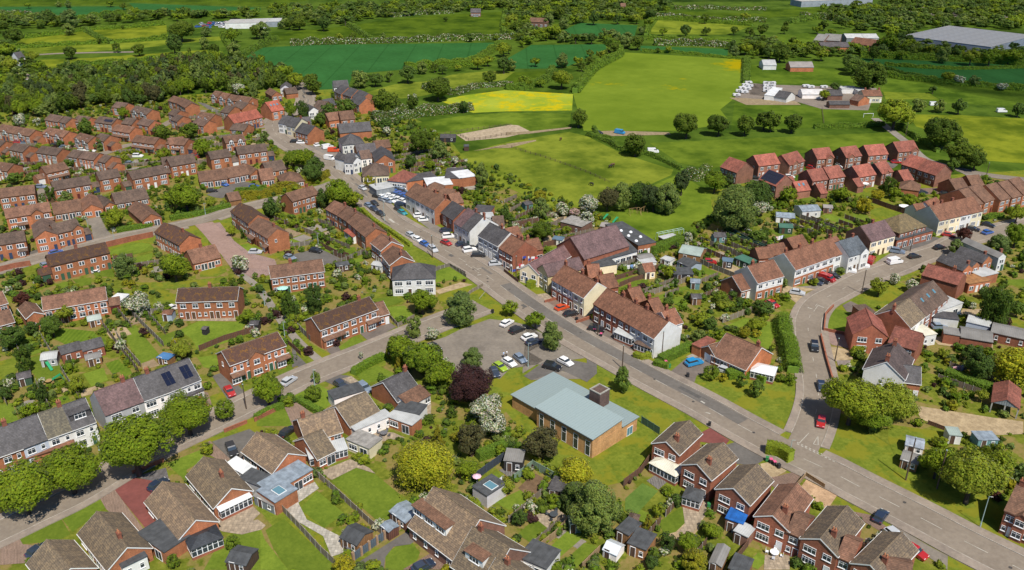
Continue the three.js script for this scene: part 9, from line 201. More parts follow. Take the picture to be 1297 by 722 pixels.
const TX={
 grass:texture(S,14,(i)=>{const t=nA[i]*0.55+nC[i]*0.45;return mixc([0.70,0.76,0.62],[1,1,0.86],t);}),
 stripe:texture(S,9,(i,x)=>{const t=nA[i]*0.4+nC[i]*0.4+(Math.sin(x/S*Math.PI*2*8)>0?0.24:0);return mixc([0.68,0.76,0.6],[1,1,0.86],t);}),
 field:texture(S,70,(i,x,y)=>{const t=nA[i]*0.55+nB[i]*0.3+nC[i]*0.15;return mixc([0.60,0.68,0.52],[1,1,0.86],smooth(0.15,0.85,t));}),
 crop:texture(S,60,(i,x)=>{const tram=Math.abs((x/S*3) % 1-0.5)<0.02?-0.45:0;return mixc([0.78,0.80,0.74],[1,1,0.98],nD[i]*0.5+nC[i]*0.5+tram);}),
 butter:texture(S,90,(i)=>{const g=mixc([0.62,0.74,0.20],[0.82,0.88,0.34],nA[i]);return mixc(g,[0.98,0.88,0.10],smooth(0.42,0.75,nB[i]*0.5+nC[i]*0.5)*0.8);}),
 butter2:texture(S,150,(i)=>{const g=mixc([0.60,0.72,0.22],[0.78,0.88,0.32],nA[i]*0.7+nC[i]*0.3);return mixc(g,[1,0.90,0.08],smooth(0.62,0.8,nD[i]*0.55+nB[i]*0.25+nC[i]*0.2));}),
 garden:texture(S,22,(i)=>{const g=mixc([0.50,0.58,0.20],[0.86,0.88,0.40],nC[i]*0.6+nB[i]*0.4);return mixc(g,[0.88,0.76,0.55],smooth(0.56,0.70,nA[i])*(0.5+0.5*nC[i]));}),
 verge:texture(S,18,(i)=>mixc(mixc([0.66,0.74,0.50],[1,1,0.78],nC[i]*0.6+nB[i]*0.4),[1.0,0.92,0.62],smooth(0.55,0.75,nA[i])*0.7)),
 asphalt:texture(S,16,(i)=>{const t=nA[i]*0.6+nC[i]*0.4;return mixc([0.74,0.73,0.72],[1,0.99,0.97],t);}),
 lane:texture(S,22,(i)=>{const t=nD[i]*0.5+nC[i]*0.5;return mixc([0.80,0.77,0.74],[1,0.98,0.95],t);}),
 stone:texture(S,8,(i)=>mixc([0.68,0.66,0.62],[1,1,0.98],nB[i]*0.6+nC[i]*0.4)),
 block:texture(S,4,(i,x,y)=>{const r=Math.floor(y/S*20),c=Math.floor(x/S*20+(r & 1)*0.5),k=((c*7+r*13) % 11)/11,j=(y/S*20) % 1<0.1||(x/S*20+(r & 1)*0.5) % 1<0.08;const v=(j?0.7:0.82+0.18*k)*(0.85+0.15*nA[i]);return [v,v,v];}),
 slabs:texture(S,6,(i,x,y)=>{const j=(y/S*10) % 1<0.06||(x/S*10) % 1<0.06,k=((Math.floor(x/S*10)*5+Math.floor(y/S*10)*7) % 9)/9;const v=(j?0.68:0.84+0.16*k)*(0.82+0.18*nB[i]);return [v,v*0.99,v*0.97];}),
 brick:texture(S,4.8,(i,x,y)=>{const r=Math.floor(y/S*64),f=x/S*22+(r & 1)*0.5,k=(Math.imul(Math.floor(f)+31,7919+r*104729) >>> 7) % 17/17,j=(y/S*64) % 1<0.16||f % 1<0.06;const v=(j?0.86:0.74+0.24*k)*(0.82+0.18*nA[i]);return [v,j?v*1.02:v*0.97,j?v*1.04:v*0.95];}),
 render:texture(S,9,(i)=>mixc([0.86,0.85,0.82],[1,1,1],nA[i]*0.7+nC[i]*0.3)),
 tile:texture(S,6.4,(i,x,y)=>{const r=Math.floor(y/S*20),c=Math.floor(x/S*20+(r & 1)*0.5),k=(Math.imul(c+17,2654435+r*40503) >>> 5) % 13/13,f=(y/S*20) % 1;const v=(f<0.14?0.62:0.80+0.20*k)*(0.74+0.26*nA[i])*(0.9+0.1*nC[i]);return [v,v*0.99,v*0.98];}),
 moss:texture(S,8,(i,x,y)=>{const f=(y/S*25) % 1,m=smooth(0.52,0.82,nB[i]*0.5+nC[i]*0.5);const v=(f<0.14?0.66:0.9)*(0.78+0.22*nC[i]);return mixc([0.62*v,0.45*v,0.37*v],[0.88*v,0.62*v,0.20*v],m);}),
 lichen:texture(S,10,(i,x,y)=>{const f=(y/S*31) % 1,m=smooth(0.35,0.8,nB[i]*0.3+nC[i]*0.7);const v=(f<0.16?0.70:0.95)*(0.82+0.18*nC[i]);return mixc([0.82*v,0.79*v,0.74*v],[1.0*v,0.95*v,0.84*v],m);}),
 felt:texture(S,7,(i,x)=>{const v=(0.72+0.28*nB[i])*((x/S*7) % 1<0.04?0.8:1);return [v,v,v];}),
 metal:texture(S,8,(i,x)=>{const v=(0.84+0.16*nA[i])*((x/S*20) % 1<0.12?0.88:1);return [v,v,v];}),
 seam:texture(S,9,(i,x)=>{const v=(0.95+0.05*nC[i])*((x/S*14) % 1<0.07?0.84:1)*(1-0.10*smooth(0.74,0.9,nC[i]));return [v,v,v];}),
 planks:texture(S,3,(i,x,y)=>{const c=Math.floor(x/S*20),k=(c*37 % 11)/11,v=((x/S*20) % 1<0.1?0.6:0.78+0.22*k)*(0.8+0.2*nA[(y*S+((x*6) % S)) % (S*S)]);return [v,v*0.98,v*0.95];}),
};
const lin=(r,g,b)=>new THREE.Color().setRGB(r,g,b);
const mat=(name,c,tx,rough=0.9,bump=0,extra={})=>{const m=new THREE.MeshStandardMaterial({name,color:lin(...c),roughness:rough,...extra});if (tx){m.map=TX[tx];if (bump){m.bumpMap=TX[tx];m.bumpScale=bump;}} return m;};
const WALL={
 brick:mat('orange brick',[0.58,0.225,0.100],'brick'),rbrick:mat('red brick',[0.46,0.165,0.09],'brick'),dbrick:mat('dark brick',[0.30,0.16,0.11],'brick'),
 nbrick:mat('new brick',[0.42,0.20,0.13],'brick'),obrick:mat('bright orange brick',[0.62,0.23,0.09],'brick'),ybrick:mat('yellow brown brick',[0.80,0.45,0.19],'brick'),
 tower:mat('purple brown brick',[0.17,0.11,0.09],'brick'),
 white:mat('white render',[0.80,0.80,0.78],'render'),cream:mat('cream render',[0.80,0.72,0.50],'render'),grey:mat('grey render',[0.50,0.51,0.53],'render'),pale:mat('pale green grey render',[0.50,0.52,0.46],'render'),
 yellow:mat('yellow paint',[0.66,0.55,0.28],'render'),lblue:mat('pale blue paint',[0.42,0.50,0.60],'render'),wood:mat('orange timber',[0.42,0.22,0.09],'planks'),redwood:mat('red brown timber',[0.22,0.09,0.06],'planks'),
 dwood:mat('dark timber',[0.13,0.075,0.05],'planks'),greenw:mat('dark green timber',[0.05,0.12,0.07],'planks'),teal:mat('turquoise paint',[0.20,0.42,0.45],'planks'),black:mat('black timber',[0.035,0.035,0.04],'planks'),
 sagew:mat('sage green timber',[0.25,0.36,0.28],'planks'),greyblue:mat('blue grey cladding',[0.30,0.36,0.40],'planks'),clad:mat('grey steel cladding',[0.34,0.38,0.42],'metal',0.5),
};
const ROOF={
 brown:mat('brown tiles',[0.290,0.155,0.096],'tile',0.85,0.02),dark:mat('dark brown tiles',[0.205,0.137,0.102],'tile',0.85,0.02),dark2:mat('dark tiles',[0.147,0.109,0.102],'tile',0.85,0.02),slate:mat('slate',[0.134,0.128,0.134],'tile',0.7,0.015),slate2:mat('blue slate',[0.16,0.19,0.22],'tile',0.7,0.015),
 red:mat('red tiles',[0.538,0.154,0.096],'tile',0.85,0.02),red2:mat('weathered red tiles',[0.410,0.141,0.096],'tile',0.85,0.02),nred:mat('new red tiles',[0.490,0.165,0.112],'tile',0.85,0.02),rtile:mat('rust tiles',[0.335,0.152,0.088],'tile',0.85,0.02),
 conc:mat('sandy concrete tiles',[0.315,0.258,0.200],'lichen',0.9,0.03),conc2:mat('grey concrete tiles',[0.256,0.211,0.173],'lichen',0.9,0.03),moss:mat('lichened tiles',[0.34,0.34,0.34],'moss',0.9,0.02),mauve:mat('mauve slate',[0.243,0.147,0.147],'tile',0.75,0.015),
 olive:mat('olive tiles',[0.282,0.230,0.141],'lichen',0.9,0.02),greygreen:mat('lichened grey slate',[0.218,0.211,0.179],'lichen',0.85,0.015),grey:mat('grey fibre sheet',[0.24,0.23,0.215],'metal'),felt:mat('dark felt',[0.085,0.09,0.095],'felt'),felt2:mat('pale felt',[0.36,0.34,0.31],'felt'),
 greyblue:mat('blue grey membrane',[0.30,0.36,0.42],'felt',0.6),pale:mat('pale sheet',[0.50,0.51,0.50],'metal',0.7),white:mat('white sheet',[0.74,0.75,0.75],'metal',0.6),creamr:mat('cream sheet',[0.74,0.70,0.56],'metal',0.6),rust:mat('rust membrane',[0.40,0.19,0.07],'felt'),
 bluet:mat('blue tarpaulin',[0.02,0.15,0.52],'felt',0.5),bluet2:mat('blue grey sheet',[0.12,0.19,0.26],'metal',0.6),blue:mat('blue sheet',[0.07,0.20,0.42],'metal',0.6),greenr:mat('grey green sheet',[0.33,0.40,0.36],'metal',0.7),greenr2:mat('green sheet',[0.06,0.17,0.12],'metal',0.7),sager:mat('sage roof',[0.28,0.36,0.28],'planks'),
 dslate:mat('dark blue slate',[0.055,0.065,0.08],'tile',0.6,0.015),wglass:mat('white polycarbonate',[0.78,0.80,0.80],'metal',0.35),glass:mat('greenhouse glass',[0.50,0.56,0.58],null,0.12),whiter:mat('pale roof sheet',[0.46,0.45,0.42],'metal',0.6),hall:mat('pale blue green metal roof',[0.29,0.365,0.365],'seam',0.6),
};
const M={
 frame:mat('white window frame',[0.80,0.80,0.79],null,0.5),trim:mat('white board',[0.72,0.72,0.70],null,0.6),pane:mat('window glass',[0.035,0.045,0.055],null,0.06,0,{metalness:0.0}),farwin:new THREE.MeshStandardMaterial({name:'far window',vertexColors:true,roughness:0.3}),
 door:[[0.10,0.02,0.02],[0.03,0.05,0.10],[0.70,0.70,0.68],[0.10,0.055,0.03],[0.04,0.10,0.06]].map((c,i)=>mat('door paint ' + i,c,null,0.5)),pot:mat('terracotta pot',[0.42,0.17,0.08],null),stack:mat('chimney brick',[0.34,0.12,0.07],'brick'),timber:mat('black beam',[0.05,0.04,0.035],null),
 solar:mat('solar panel',[0.012,0.016,0.035],null,0.15),skylight:mat('rooflight glass',[0.10,0.22,0.28],null,0.1),dome:mat('rooflight dome',[0.75,0.77,0.78],null,0.4),tyre:mat('rubber',[0.02,0.02,0.02],null),hub:mat('alloy',[0.45,0.45,0.46],null,0.35,0,{metalness:0.6}),lamp:mat('headlamp glass',[0.75,0.75,0.72],null,0.2),tail:mat('tail lamp',[0.40,0.02,0.02],null,0.3),
 bark:mat('bark',[0.11,0.085,0.065],'planks'),conc:mat('concrete post',[0.46,0.45,0.42],'stone'),pole:mat('weathered pole',[0.17,0.12,0.085],'planks'),steel:mat('painted steel',[0.30,0.40,0.38],null,0.5),kerb:mat('kerb stone',[0.48,0.44,0.40],'stone'),paint:mat('road paint',[0.58,0.56,0.52],'stone',0.7),yellowline:mat('yellow paving',[0.60,0.44,0.22],'stone'),
};
// --- land
const turf=(name,c,tx)=>new THREE.MeshPhysicalMaterial({name,color:lin(...c),map:TX[tx],roughness:1,specularIntensity:0.1});
const GM={
 ground:turf('rough grass',[0.085,0.135,0.020],'field'),garden:turf('garden ground',[0.30,0.30,0.24],'garden'),lawn:turf('lawn',[0.165,0.218,0.036],'grass'),stripe:turf('mown lawn',[0.145,0.205,0.030],'stripe'),verge:turf('dry verge grass',[0.195,0.222,0.050],'verge'),astro:turf('artificial turf',[0.13,0.20,0.055],'grass'),
 crop:turf('young cereal crop',[0.036,0.132,0.034],'crop'),meadow:turf('meadow',[0.195,0.220,0.022],'field'),meadow2:turf('pale meadow',[0.200,0.235,0.030],'field'),olive:turf('olive meadow',[0.080,0.125,0.010],'field'),pasture:turf('pasture',[0.190,0.222,0.032],'field'),pasture2:turf('short pasture',[0.145,0.200,0.026],'field'),pasture3:turf('dark pasture',[0.100,0.155,0.018],'field'),rough:turf('rough field',[0.125,0.175,0.022],'field'),
 butter:turf('buttercup field',[0.50,0.48,0.40],'butter'),butter2:turf('buttercup meadow',[0.29,0.30,0.24],'butter2'),sandpit:mat('arena sand',[0.52,0.42,0.30],'stone'),dirt:mat('bare earth',[0.36,0.28,0.17],'stone'),dirt2:mat('garden soil',[0.36,0.27,0.17],'stone'),quarry:mat('grey spoil',[0.24,0.21,0.18],'stone'),yard:mat('farm yard',[0.25,0.21,0.175],'asphalt'),
 tarmac:mat('worn tarmac',[0.25,0.22,0.185],'asphalt'),tarmac2:mat('dark tarmac',[0.150,0.140,0.130],'asphalt'),drive:mat('brown tarmac',[0.185,0.155,0.135],'asphalt'),drive2:mat('grey forecourt',[0.25,0.225,0.20],'asphalt'),concrete:mat('concrete',[0.40,0.38,0.345],'stone'),pinkdrive:mat('pink paving',[0.40,0.27,0.23],'block'),gravel:mat('gravel',[0.50,0.385,0.24],'stone'),bluedrive:mat('grey gravel',[0.32,0.27,0.26],'stone'),
 redtar:mat('red resin',[0.23,0.070,0.060],'asphalt'),blockp:mat('brown block paving',[0.27,0.175,0.13],'block'),blockp2:mat('buff block paving',[0.33,0.225,0.165],'block'),peach:mat('peach gravel',[0.60,0.40,0.25],'stone'),slab:mat('dark slab',[0.17,0.16,0.165],'slabs'),patio:mat('patio slabs',[0.47,0.38,0.28],'slabs'),patio2:mat('pale slabs',[0.56,0.53,0.47],'slabs'),path:mat('worn path',[0.30,0.27,0.235],'asphalt'),deck:mat('grey deck',[0.24,0.23,0.22],'planks'),deck2:mat('brown bark',[0.20,0.125,0.07],'stone'),
 road:mat('road asphalt',[0.268,0.235,0.196],'lane'),pave:mat('pavement',[0.32,0.27,0.225],'asphalt'),pink:mat('pink road',[0.36,0.255,0.225],'lane'),
};
function sheet(name,pts,y,m){
 const c=pts.map(([x,z])=>new THREE.Vector2(x,z)),g=new THREE.BufferGeometry(),p=[],u=[];
 for (const t of THREE.ShapeUtils.triangulateShape(c,[])){
  const q=t.map((k)=>c[k]);if ((q[1].x-q[0].x)*(q[2].y-q[0].y)-(q[2].x-q[0].x)*(q[1].y-q[0].y)>0) q.reverse();
  for (const v of q){p.push(v.x,y,v.y);u.push(v.x,v.y);}
 }
 g.setAttribute('position',new THREE.Float32BufferAttribute(p,3));g.setAttribute('uv',new THREE.Float32BufferAttribute(u,2));g.computeVertexNormals();
 return structure(name,g,m);
}
sheet('ground',[[-3000,300],[3000,300],[3000,-4500],[-3000,-4500]],0,GM.ground);
sheet('village_grass',DATA.village,0.003,GM.verge);
DATA.zones.forEach((z,i)=>sheet('garden_ground',z,0.006+i*0.001,GM.garden));
const HARD=new Set(['tarmac','tarmac2','drive','drive2','concrete','pinkdrive','gravel','bluedrive','redtar','blockp','blockp2','peach','slab','patio','patio2','path','deck','deck2','yard','dirt','dirt2','sandpit','quarry']);
const FIELD=new Set(['crop','meadow','meadow2','olive','pasture','pasture2','pasture3','rough','butter','butter2']);
const SHEETNAME={tarmac:'car_park',tarmac2:'tarmac',drive:'driveway',drive2:'forecourt',concrete:'concrete_yard',pinkdrive:'driveway',gravel:'gravel',bluedrive:'driveway',redtar:'driveway',blockp:'driveway',blockp2:'driveway',peach:'driveway',slab:'paving',patio:'patio',patio2:'patio',path:'path',deck:'deck',deck2:'play_yard',yard:'farm_yard',dirt:'track',dirt2:'soil',sandpit:'riding_arena',quarry:'spoil_ground'};
// lawns are split over the noise direction so that neighbouring lawns differ in tone
const lawnTints=[1,0.86,1.12,0.95].map((k)=>{const m=GM.lawn.clone();m.color.multiplyScalar(k);return m;});
DATA.polys.forEach(([kind,pts],i)=>{
 const m=kind==='lawn'?lawnTints[i % 4]:GM[kind];
 const y=(FIELD.has(kind)?0.02:HARD.has(kind)?0.06:0.03)+(i % 60)*0.0005;
 sheet(FIELD.has(kind)?'field':HARD.has(kind)?SHEETNAME[kind]:kind==='verge'?'grass_verge':'lawn',pts,y,m);
});
// roads: resampled centre lines, kerbed pavements that stop at side turnings
function resample(pts,step){
 const c=new THREE.CatmullRomCurve3(pts.map(([x,z])=>V(x,0,z)),false,'centripetal');
 return c.getSpacedPoints(Math.max(2,Math.round(c.getLength()/step)));
}
const ROADS=DATA.roads.map(([kind,w,pave,pts])=>({kind,w,pave,c:resample(pts,2)}));
const normalAt=(c,i)=>{const a=c[Math.max(0,i-1)],b=c[Math.min(c.length-1,i+1)],d=V().subVectors(b,a).normalize();return V(d.z,0,-d.x);};
const roadDist=(x,z,skip)=>{let best=1e9;for (const r of ROADS) if (r!==skip&&r.kind!=='path') for (const q of r.c){const d=Math.hypot(q.x-x,q.z-z)-r.w/2;if (d<best) best=d;} return best;};
function ribbon(c,o0,o1,y,run=(i)=>true){
 const b=new MB();
 for (let i=0;i+1<c.length;i++){
  if (!run(i)) continue;
  const n0=normalAt(c,i),n1=normalAt(c,i+1),P=(q,n,o)=>V(q.x+n.x*o,y,q.z+n.z*o);
  const q=[P(c[i],n0,o0),P(c[i+1],n1,o0),P(c[i+1],n1,o1),P(c[i],n0,o1)];
  const cr=(q[1].x-q[0].x)*(q[2].z-q[0].z)-(q[2].x-q[0].x)*(q[1].z-q[0].z);if (cr>0) q.reverse();
  b.poly(q,q.map((v)=>[v.x,v.z]));
 }
 return b;
}
ROADS.forEach((r,k)=>{
 structure(r.kind==='path'?'footpath':'road',ribbon(r.c,-r.w/2,r.w/2,(r.kind==='path'?0.092:0.1)+k*0.002).geo(),r.kind==='path'?GM.path:r.kind==='pink'?GM.pink:r.kind==='yard'?GM.yard:GM.road);
 if (!r.pave) return;
 for (const s of [-1,1]){
  const free=(i)=>{const n=normalAt(r.c,i),q=r.c[i],o=s*(r.w/2+0.7);return roadDist(q.x+n.x*o,q.z+n.z*o,r)>0.9;};
  const runs=[];let cur=null;
  for (let i=0;i<r.c.length;i++){if (free(i)) (cur ??= []).push(i);else {if (cur?.length>1) runs.push(cur);cur=null;}}
  if (cur?.length>1) runs.push(cur);
  for (const run of runs){
   const c=run.map((i)=>r.c[i]),kb=new MB(),pv=new MB();
   for (const [b,o0,o1,top] of [[kb,r.w/2,r.w/2+0.16,0.225],[pv,r.w/2+0.16,r.w/2+r.pave,0.215]])
    for (let i=0;i+1<c.length;i++){
     const n0=normalAt(c,i),n1=normalAt(c,i+1),P=(q,n,o)=>V(q.x+n.x*o*s,top,q.z+n.z*o*s);
     const q=[P(c[i],n0,o0),P(c[i+1],n1,o0),P(c[i+1],n1,o1),P(c[i],n0,o1)];
     const cr=(q[1].x-q[0].x)*(q[2].z-q[0].z)-(q[2].x-q[0].x)*(q[1].z-q[0].z);if (cr>0) q.reverse();
     b.poly(q,q.map((v)=>[v.x,v.z]));
     for (const e of [[0,1],[1,2],[2,3],[3,0]]){const a=q[e[0]],d=q[e[1]];b.poly([V(a.x,0,a.z),V(d.x,0,d.z),d,a]);}
    }
   structure('kerb',kb.geo(),M.kerb);structure('pavement',pv.geo(),GM.pave);
  }
 }
});
// resurfaced strips, trench repairs and covers in the main carriageway
{
 const c=ROADS[0].c,at=(x,z)=>{let b=0,d=1e9;c.forEach((q,i)=>{const k=Math.hypot(q.x-x,q.z-z);if (k<d){d=k;b=i;}});return b;};
 const old=mat('older grey asphalt',[0.165,0.158,0.150],'lane'),fresh=mat('trench repair',[0.115,0.110,0.105],'asphalt'),iron=mat('iron cover',[0.06,0.055,0.05],null,0.6);
 const [i0,i1]=[at(-8,-222),at(48,-152)].sort((a,b)=>a-b),up=normalAt(c,i0).z<0?1:-1;
 structure('road_patch',ribbon(c.slice(i0,i1),up*0.1,up*3.45,0.120).geo(),old);
 for (let k=0;k<26;k++){const i=Math.floor(rr(8,c.length-12)),o=rr(-2.6,1.6),n=1+Math.floor(rnd()*4);structure('road_patch',ribbon(c.slice(i,i+1+n),o,o+rr(0.5,1.3),0.123+k*0.0002).geo(),pick([old,fresh]));}
 for (let k=0;k<22;k++){const i=Math.floor(rr(4,c.length-4)),n=normalAt(c,i),o=rr(-2.5,2.5),m=new THREE.Mesh(new THREE.CylinderGeometry(0.32,0.32,0.02,12),iron);m.position.set(c[i].x+n.x*o,0.125,c[i].z+n.z*o);m.userData.kind='structure';add(m,'manhole_cover');}
}
// painted markings
function dashes(r,off,mark,gap,width,from,to,m=M.paint){
 const c=r.c,len=2;let s=0,n=0;
 for (let i=Math.floor(from);i+1<Math.min(to,c.length);i++){
  const on=(s % (mark+gap))<mark;s+=len;if (!on) continue;
  structure('road_marking',ribbon([c[i],c[i+1]],off-width/2,off+width/2,0.128).geo(),m);n++;
 }
}
{
 const [main,side,left,est]=ROADS;
 const at=(r,x,z)=>{let b=0,d=1e9;r.c.forEach((q,i)=>{const k=Math.hypot(q.x-x,q.z-z);if (k<d){d=k;b=i;}});return b;};
 dashes(main,0,4,4,0.14,4,main.c.length);dashes(side,0,2,6,0.12,8,side.c.length);dashes(est,0,2,6,0.1,4,est.c.length-6);
 dashes(left,-2.2,100,0,0.1,at(left,-70,-172),at(left,-8,-200));dashes(left,2.2,100,0,0.1,at(left,-78,-165),at(left,-30,-190));
 DATA.stripes.forEach(([x0,z0,x1,z1,w])=>{const a=V(x0,0,z0),b=V(x1,0,z1);structure('road_marking',ribbon([a,b],-w/2,w/2,0.131).geo(),M.paint);});
}
// --- windows and doors
const winCache=new Map();
function windowGeo(w,h,cols,rows,isDoor){
 const key=[w,h,cols,rows,isDoor].join();if (winCache.has(key)) return winCache.get(key);
 const f=new MB(),t=isDoor?0.07:0.075,d=0.07;
 f.box(-w/2,w/2,-h/2,-h/2+t,0,d);f.box(-w/2,w/2,h/2-t,h/2,0,d);f.box(-w/2,-w/2+t,-h/2+t,h/2-t,0,d);f.box(w/2-t,w/2,-h/2+t,h/2-t,0,d);
 for (let i=1;i<cols;i++){const x=-w/2+w*i/cols;f.box(x-t/2,x+t/2,-h/2+t,h/2-t,0.005,d-0.01);}
 if (rows>1) f.box(-w/2+t,w/2-t,h*0.16,h*0.16+t*0.8,0.01,d-0.015);
 if (!isDoor) f.box(-w/2-0.08,w/2+0.08,-h/2-0.09,-h/2,0,0.14);
 const p=new MB();p.box(-w/2+t,w/2-t,-h/2+t,h/2-t,0.01,0.035);
 const far=new MB();far.box(-w/2,w/2,-h/2,h/2,0,0.06);const nf=far.p.length/3;for (let i=0;i<cols;i++){const a=-w/2+w*i/cols+0.1,b=-w/2+w*(i+1)/cols-0.1;far.poly([V(a,-h/2+0.12,0.066),V(b,-h/2+0.12,0.066),V(b,h/2-0.12,0.066),V(a,h/2-0.12,0.066)]);}
 const fg=far.geo(),col=[];for (let i=0;i<far.p.length/3;i++) col.push(...(i<nf?[0.78,0.78,0.77]:[0.05,0.06,0.07]));fg.setAttribute('color',new THREE.Float32BufferAttribute(col,3));
 const r={frame:f.geo(),pane:p.geo(),far:fg};winCache.set(key,r);return r;
}
const WIN={wide:[2.2,1.35,3,2],mid:[1.5,1.3,2,2],small:[0.75,1.1,1,2],patio:[1.9,2.1,2,1],bay:[2.3,1.4,4,2],strip:[3.2,1.0,5,1]};
function putWindow(parent,key,x,y,z,ry,isNear){
 const [w,h,c,r]=WIN[key],g=windowGeo(w,h,c,r,key==='patio'),o=part(key==='patio'?'patio_door':'window',isNear?g.frame:g.far,isNear?M.frame:M.farwin,parent);
 o.position.set(x,y,z);o.rotation.y=ry;if (isNear) part('pane',g.pane,M.pane,o);return o;
}
const doorGeo=(()=>{const b=new MB();b.box(-0.46,0.46,0,2.05,0,0.06);return b.geo();})(),doorFrame=(()=>{const b=new MB();b.box(-0.54,-0.46,0,2.13,0,0.09);b.box(0.46,0.54,0,2.13,0,0.09);b.box(-0.46,0.46,2.05,2.13,0,0.09);return b.geo();})();
const garageDoorGeo=(()=>{const b=new MB();for (let i=0;i<5;i++) b.box(-1.15,1.15,0.42*i,0.42*i+0.4,0,0.05);return b.geo();})();
function putDoor(parent,x,z,ry,m,isNear){const o=part('door',doorGeo,m,parent);o.position.set(x,0.05,z);o.rotation.y=ry;if (isNear) part('door_frame',doorFrame,M.frame,o);return o;}
const potGeo=new THREE.CylinderGeometry(0.12,0.15,0.5,7),solarGeo=(()=>{const b=new MB();b.box(-0.49,0.49,0,0.05,-0.8,0.8);return b.geo();})(),skyGeo=(()=>{const b=new MB();b.box(-0.4,0.4,0,0.08,-0.6,0.6);return b.geo();})(),domeGeo=new THREE.SphereGeometry(0.6,10,5,0,Math.PI*2,0,Math.PI/2);
let i3=0;
const shades=new Map(),shaded=(m,k)=>{const key=m.name+k;if (!shades.has(key)){const c=m.clone();c.name=key;c.color.multiplyScalar([1,0.86,1.14,0.94][k]);if (k===2) c.color.r*=1.06;shades.set(key,c);} return shades.get(key);};
// --- roofs
function slopes(r,L,D,h,p,e,ov){
 const t=Math.tan(p*Math.PI/180),T=0.15,y=h+T;
 if (r==='z') return slopes('x',D,L,h,p,e,ov).map((q)=>q.map((v)=>V(v.z,v.y,-v.x)));
 const X=L/2+ov,Z=D/2+e,lo=y-e*t,hi=y+D/2*t;
 if (r==='x') return [[V(-X,lo,Z),V(X,lo,Z),V(X,hi,0),V(-X,hi,0)],[V(X,lo,-Z),V(-X,lo,-Z),V(-X,hi,0),V(X,hi,0)]];
 if (r==='h'){
  const Xh=L/2+e,k=Math.max(0.15,Math.min(L/2-D/2,L/2) ),m=Math.min(L,D)/2,top=y+m*t;
  if (L>=D) return [[V(-Xh,lo,Z),V(Xh,lo,Z),V(k,top,0),V(-k,top,0)],[V(Xh,lo,-Z),V(-Xh,lo,-Z),V(-k,top,0),V(k,top,0)],[V(Xh,lo,Z),V(Xh,lo,-Z),V(k,top,0)],[V(-Xh,lo,-Z),V(-Xh,lo,Z),V(-k,top,0)]];
  const kz=Math.max(0.15,D/2-L/2);
  return [[V(-Xh,lo,Z),V(Xh,lo,Z),V(0,top,kz)],[V(Xh,lo,-Z),V(-Xh,lo,-Z),V(0,top,-kz)],[V(Xh,lo,Z),V(Xh,lo,-Z),V(0,top,-kz),V(0,top,kz)],[V(-Xh,lo,-Z),V(-Xh,lo,Z),V(0,top,kz),V(0,top,-kz)]];
 }
 if (r==='m') return [[V(-X,lo,Z),V(X,lo,Z),V(X,y+D*t,-D/2),V(-X,y+D*t,-D/2)]];
 return [[V(-X,y+0.12,Z),V(X,y+0.12,Z),V(X,y+0.12,-Z),V(-X,y+0.12,-Z)]];
}
function roofGeo(polys,T=0.15){const b=new MB();for (const q of polys) b.prism(q,T);return b.geo();}
function shell(r,L,D,y0,y1,p,gableOn=true){
 const b=new MB(),t=Math.tan(p*Math.PI/180),X=L/2,Z=D/2,s=0.03;
 if (!gableOn||r==='f'||r==='h') return b.box(-X,X,y0,y1,-Z,Z);
 if (r==='x') return b.extrude([[-Z,y0],[Z,y0],[Z,y1],[0,y1+Z*t-s],[-Z,y1]].reverse(),-X,X,(a,c,e)=>V(e,c,a));
 if (r==='z') return b.extrude([[-X,y0],[X,y0],[X,y1],[0,y1+X*t-s],[-X,y1]],-Z,Z,(a,c,e)=>V(a,c,e));
 return b.extrude([[-Z,y0],[Z,y0],[Z,y1],[-Z,y1+D*t-s]].reverse(),-X,X,(a,c,e)=>V(e,c,a));
}
function chimney(parent,x,z,top,isNear){
 const b=new MB();b.box(-0.42,0.42,-1.0,1.0,-0.3,0.3);b.box(-0.48,0.48,1.0,1.14,-0.36,0.36);b.box(-0.42,0.42,1.14,1.22,-0.3,0.3);
 const o=part('chimney',b.geo(),M.stack,parent);o.position.set(x,top,z);
 if (isNear) for (const k of [-0.2,0.2]){const q=part('chimney_pot',potGeo,M.pot,o);q.position.set(k,1.46,0);}
}
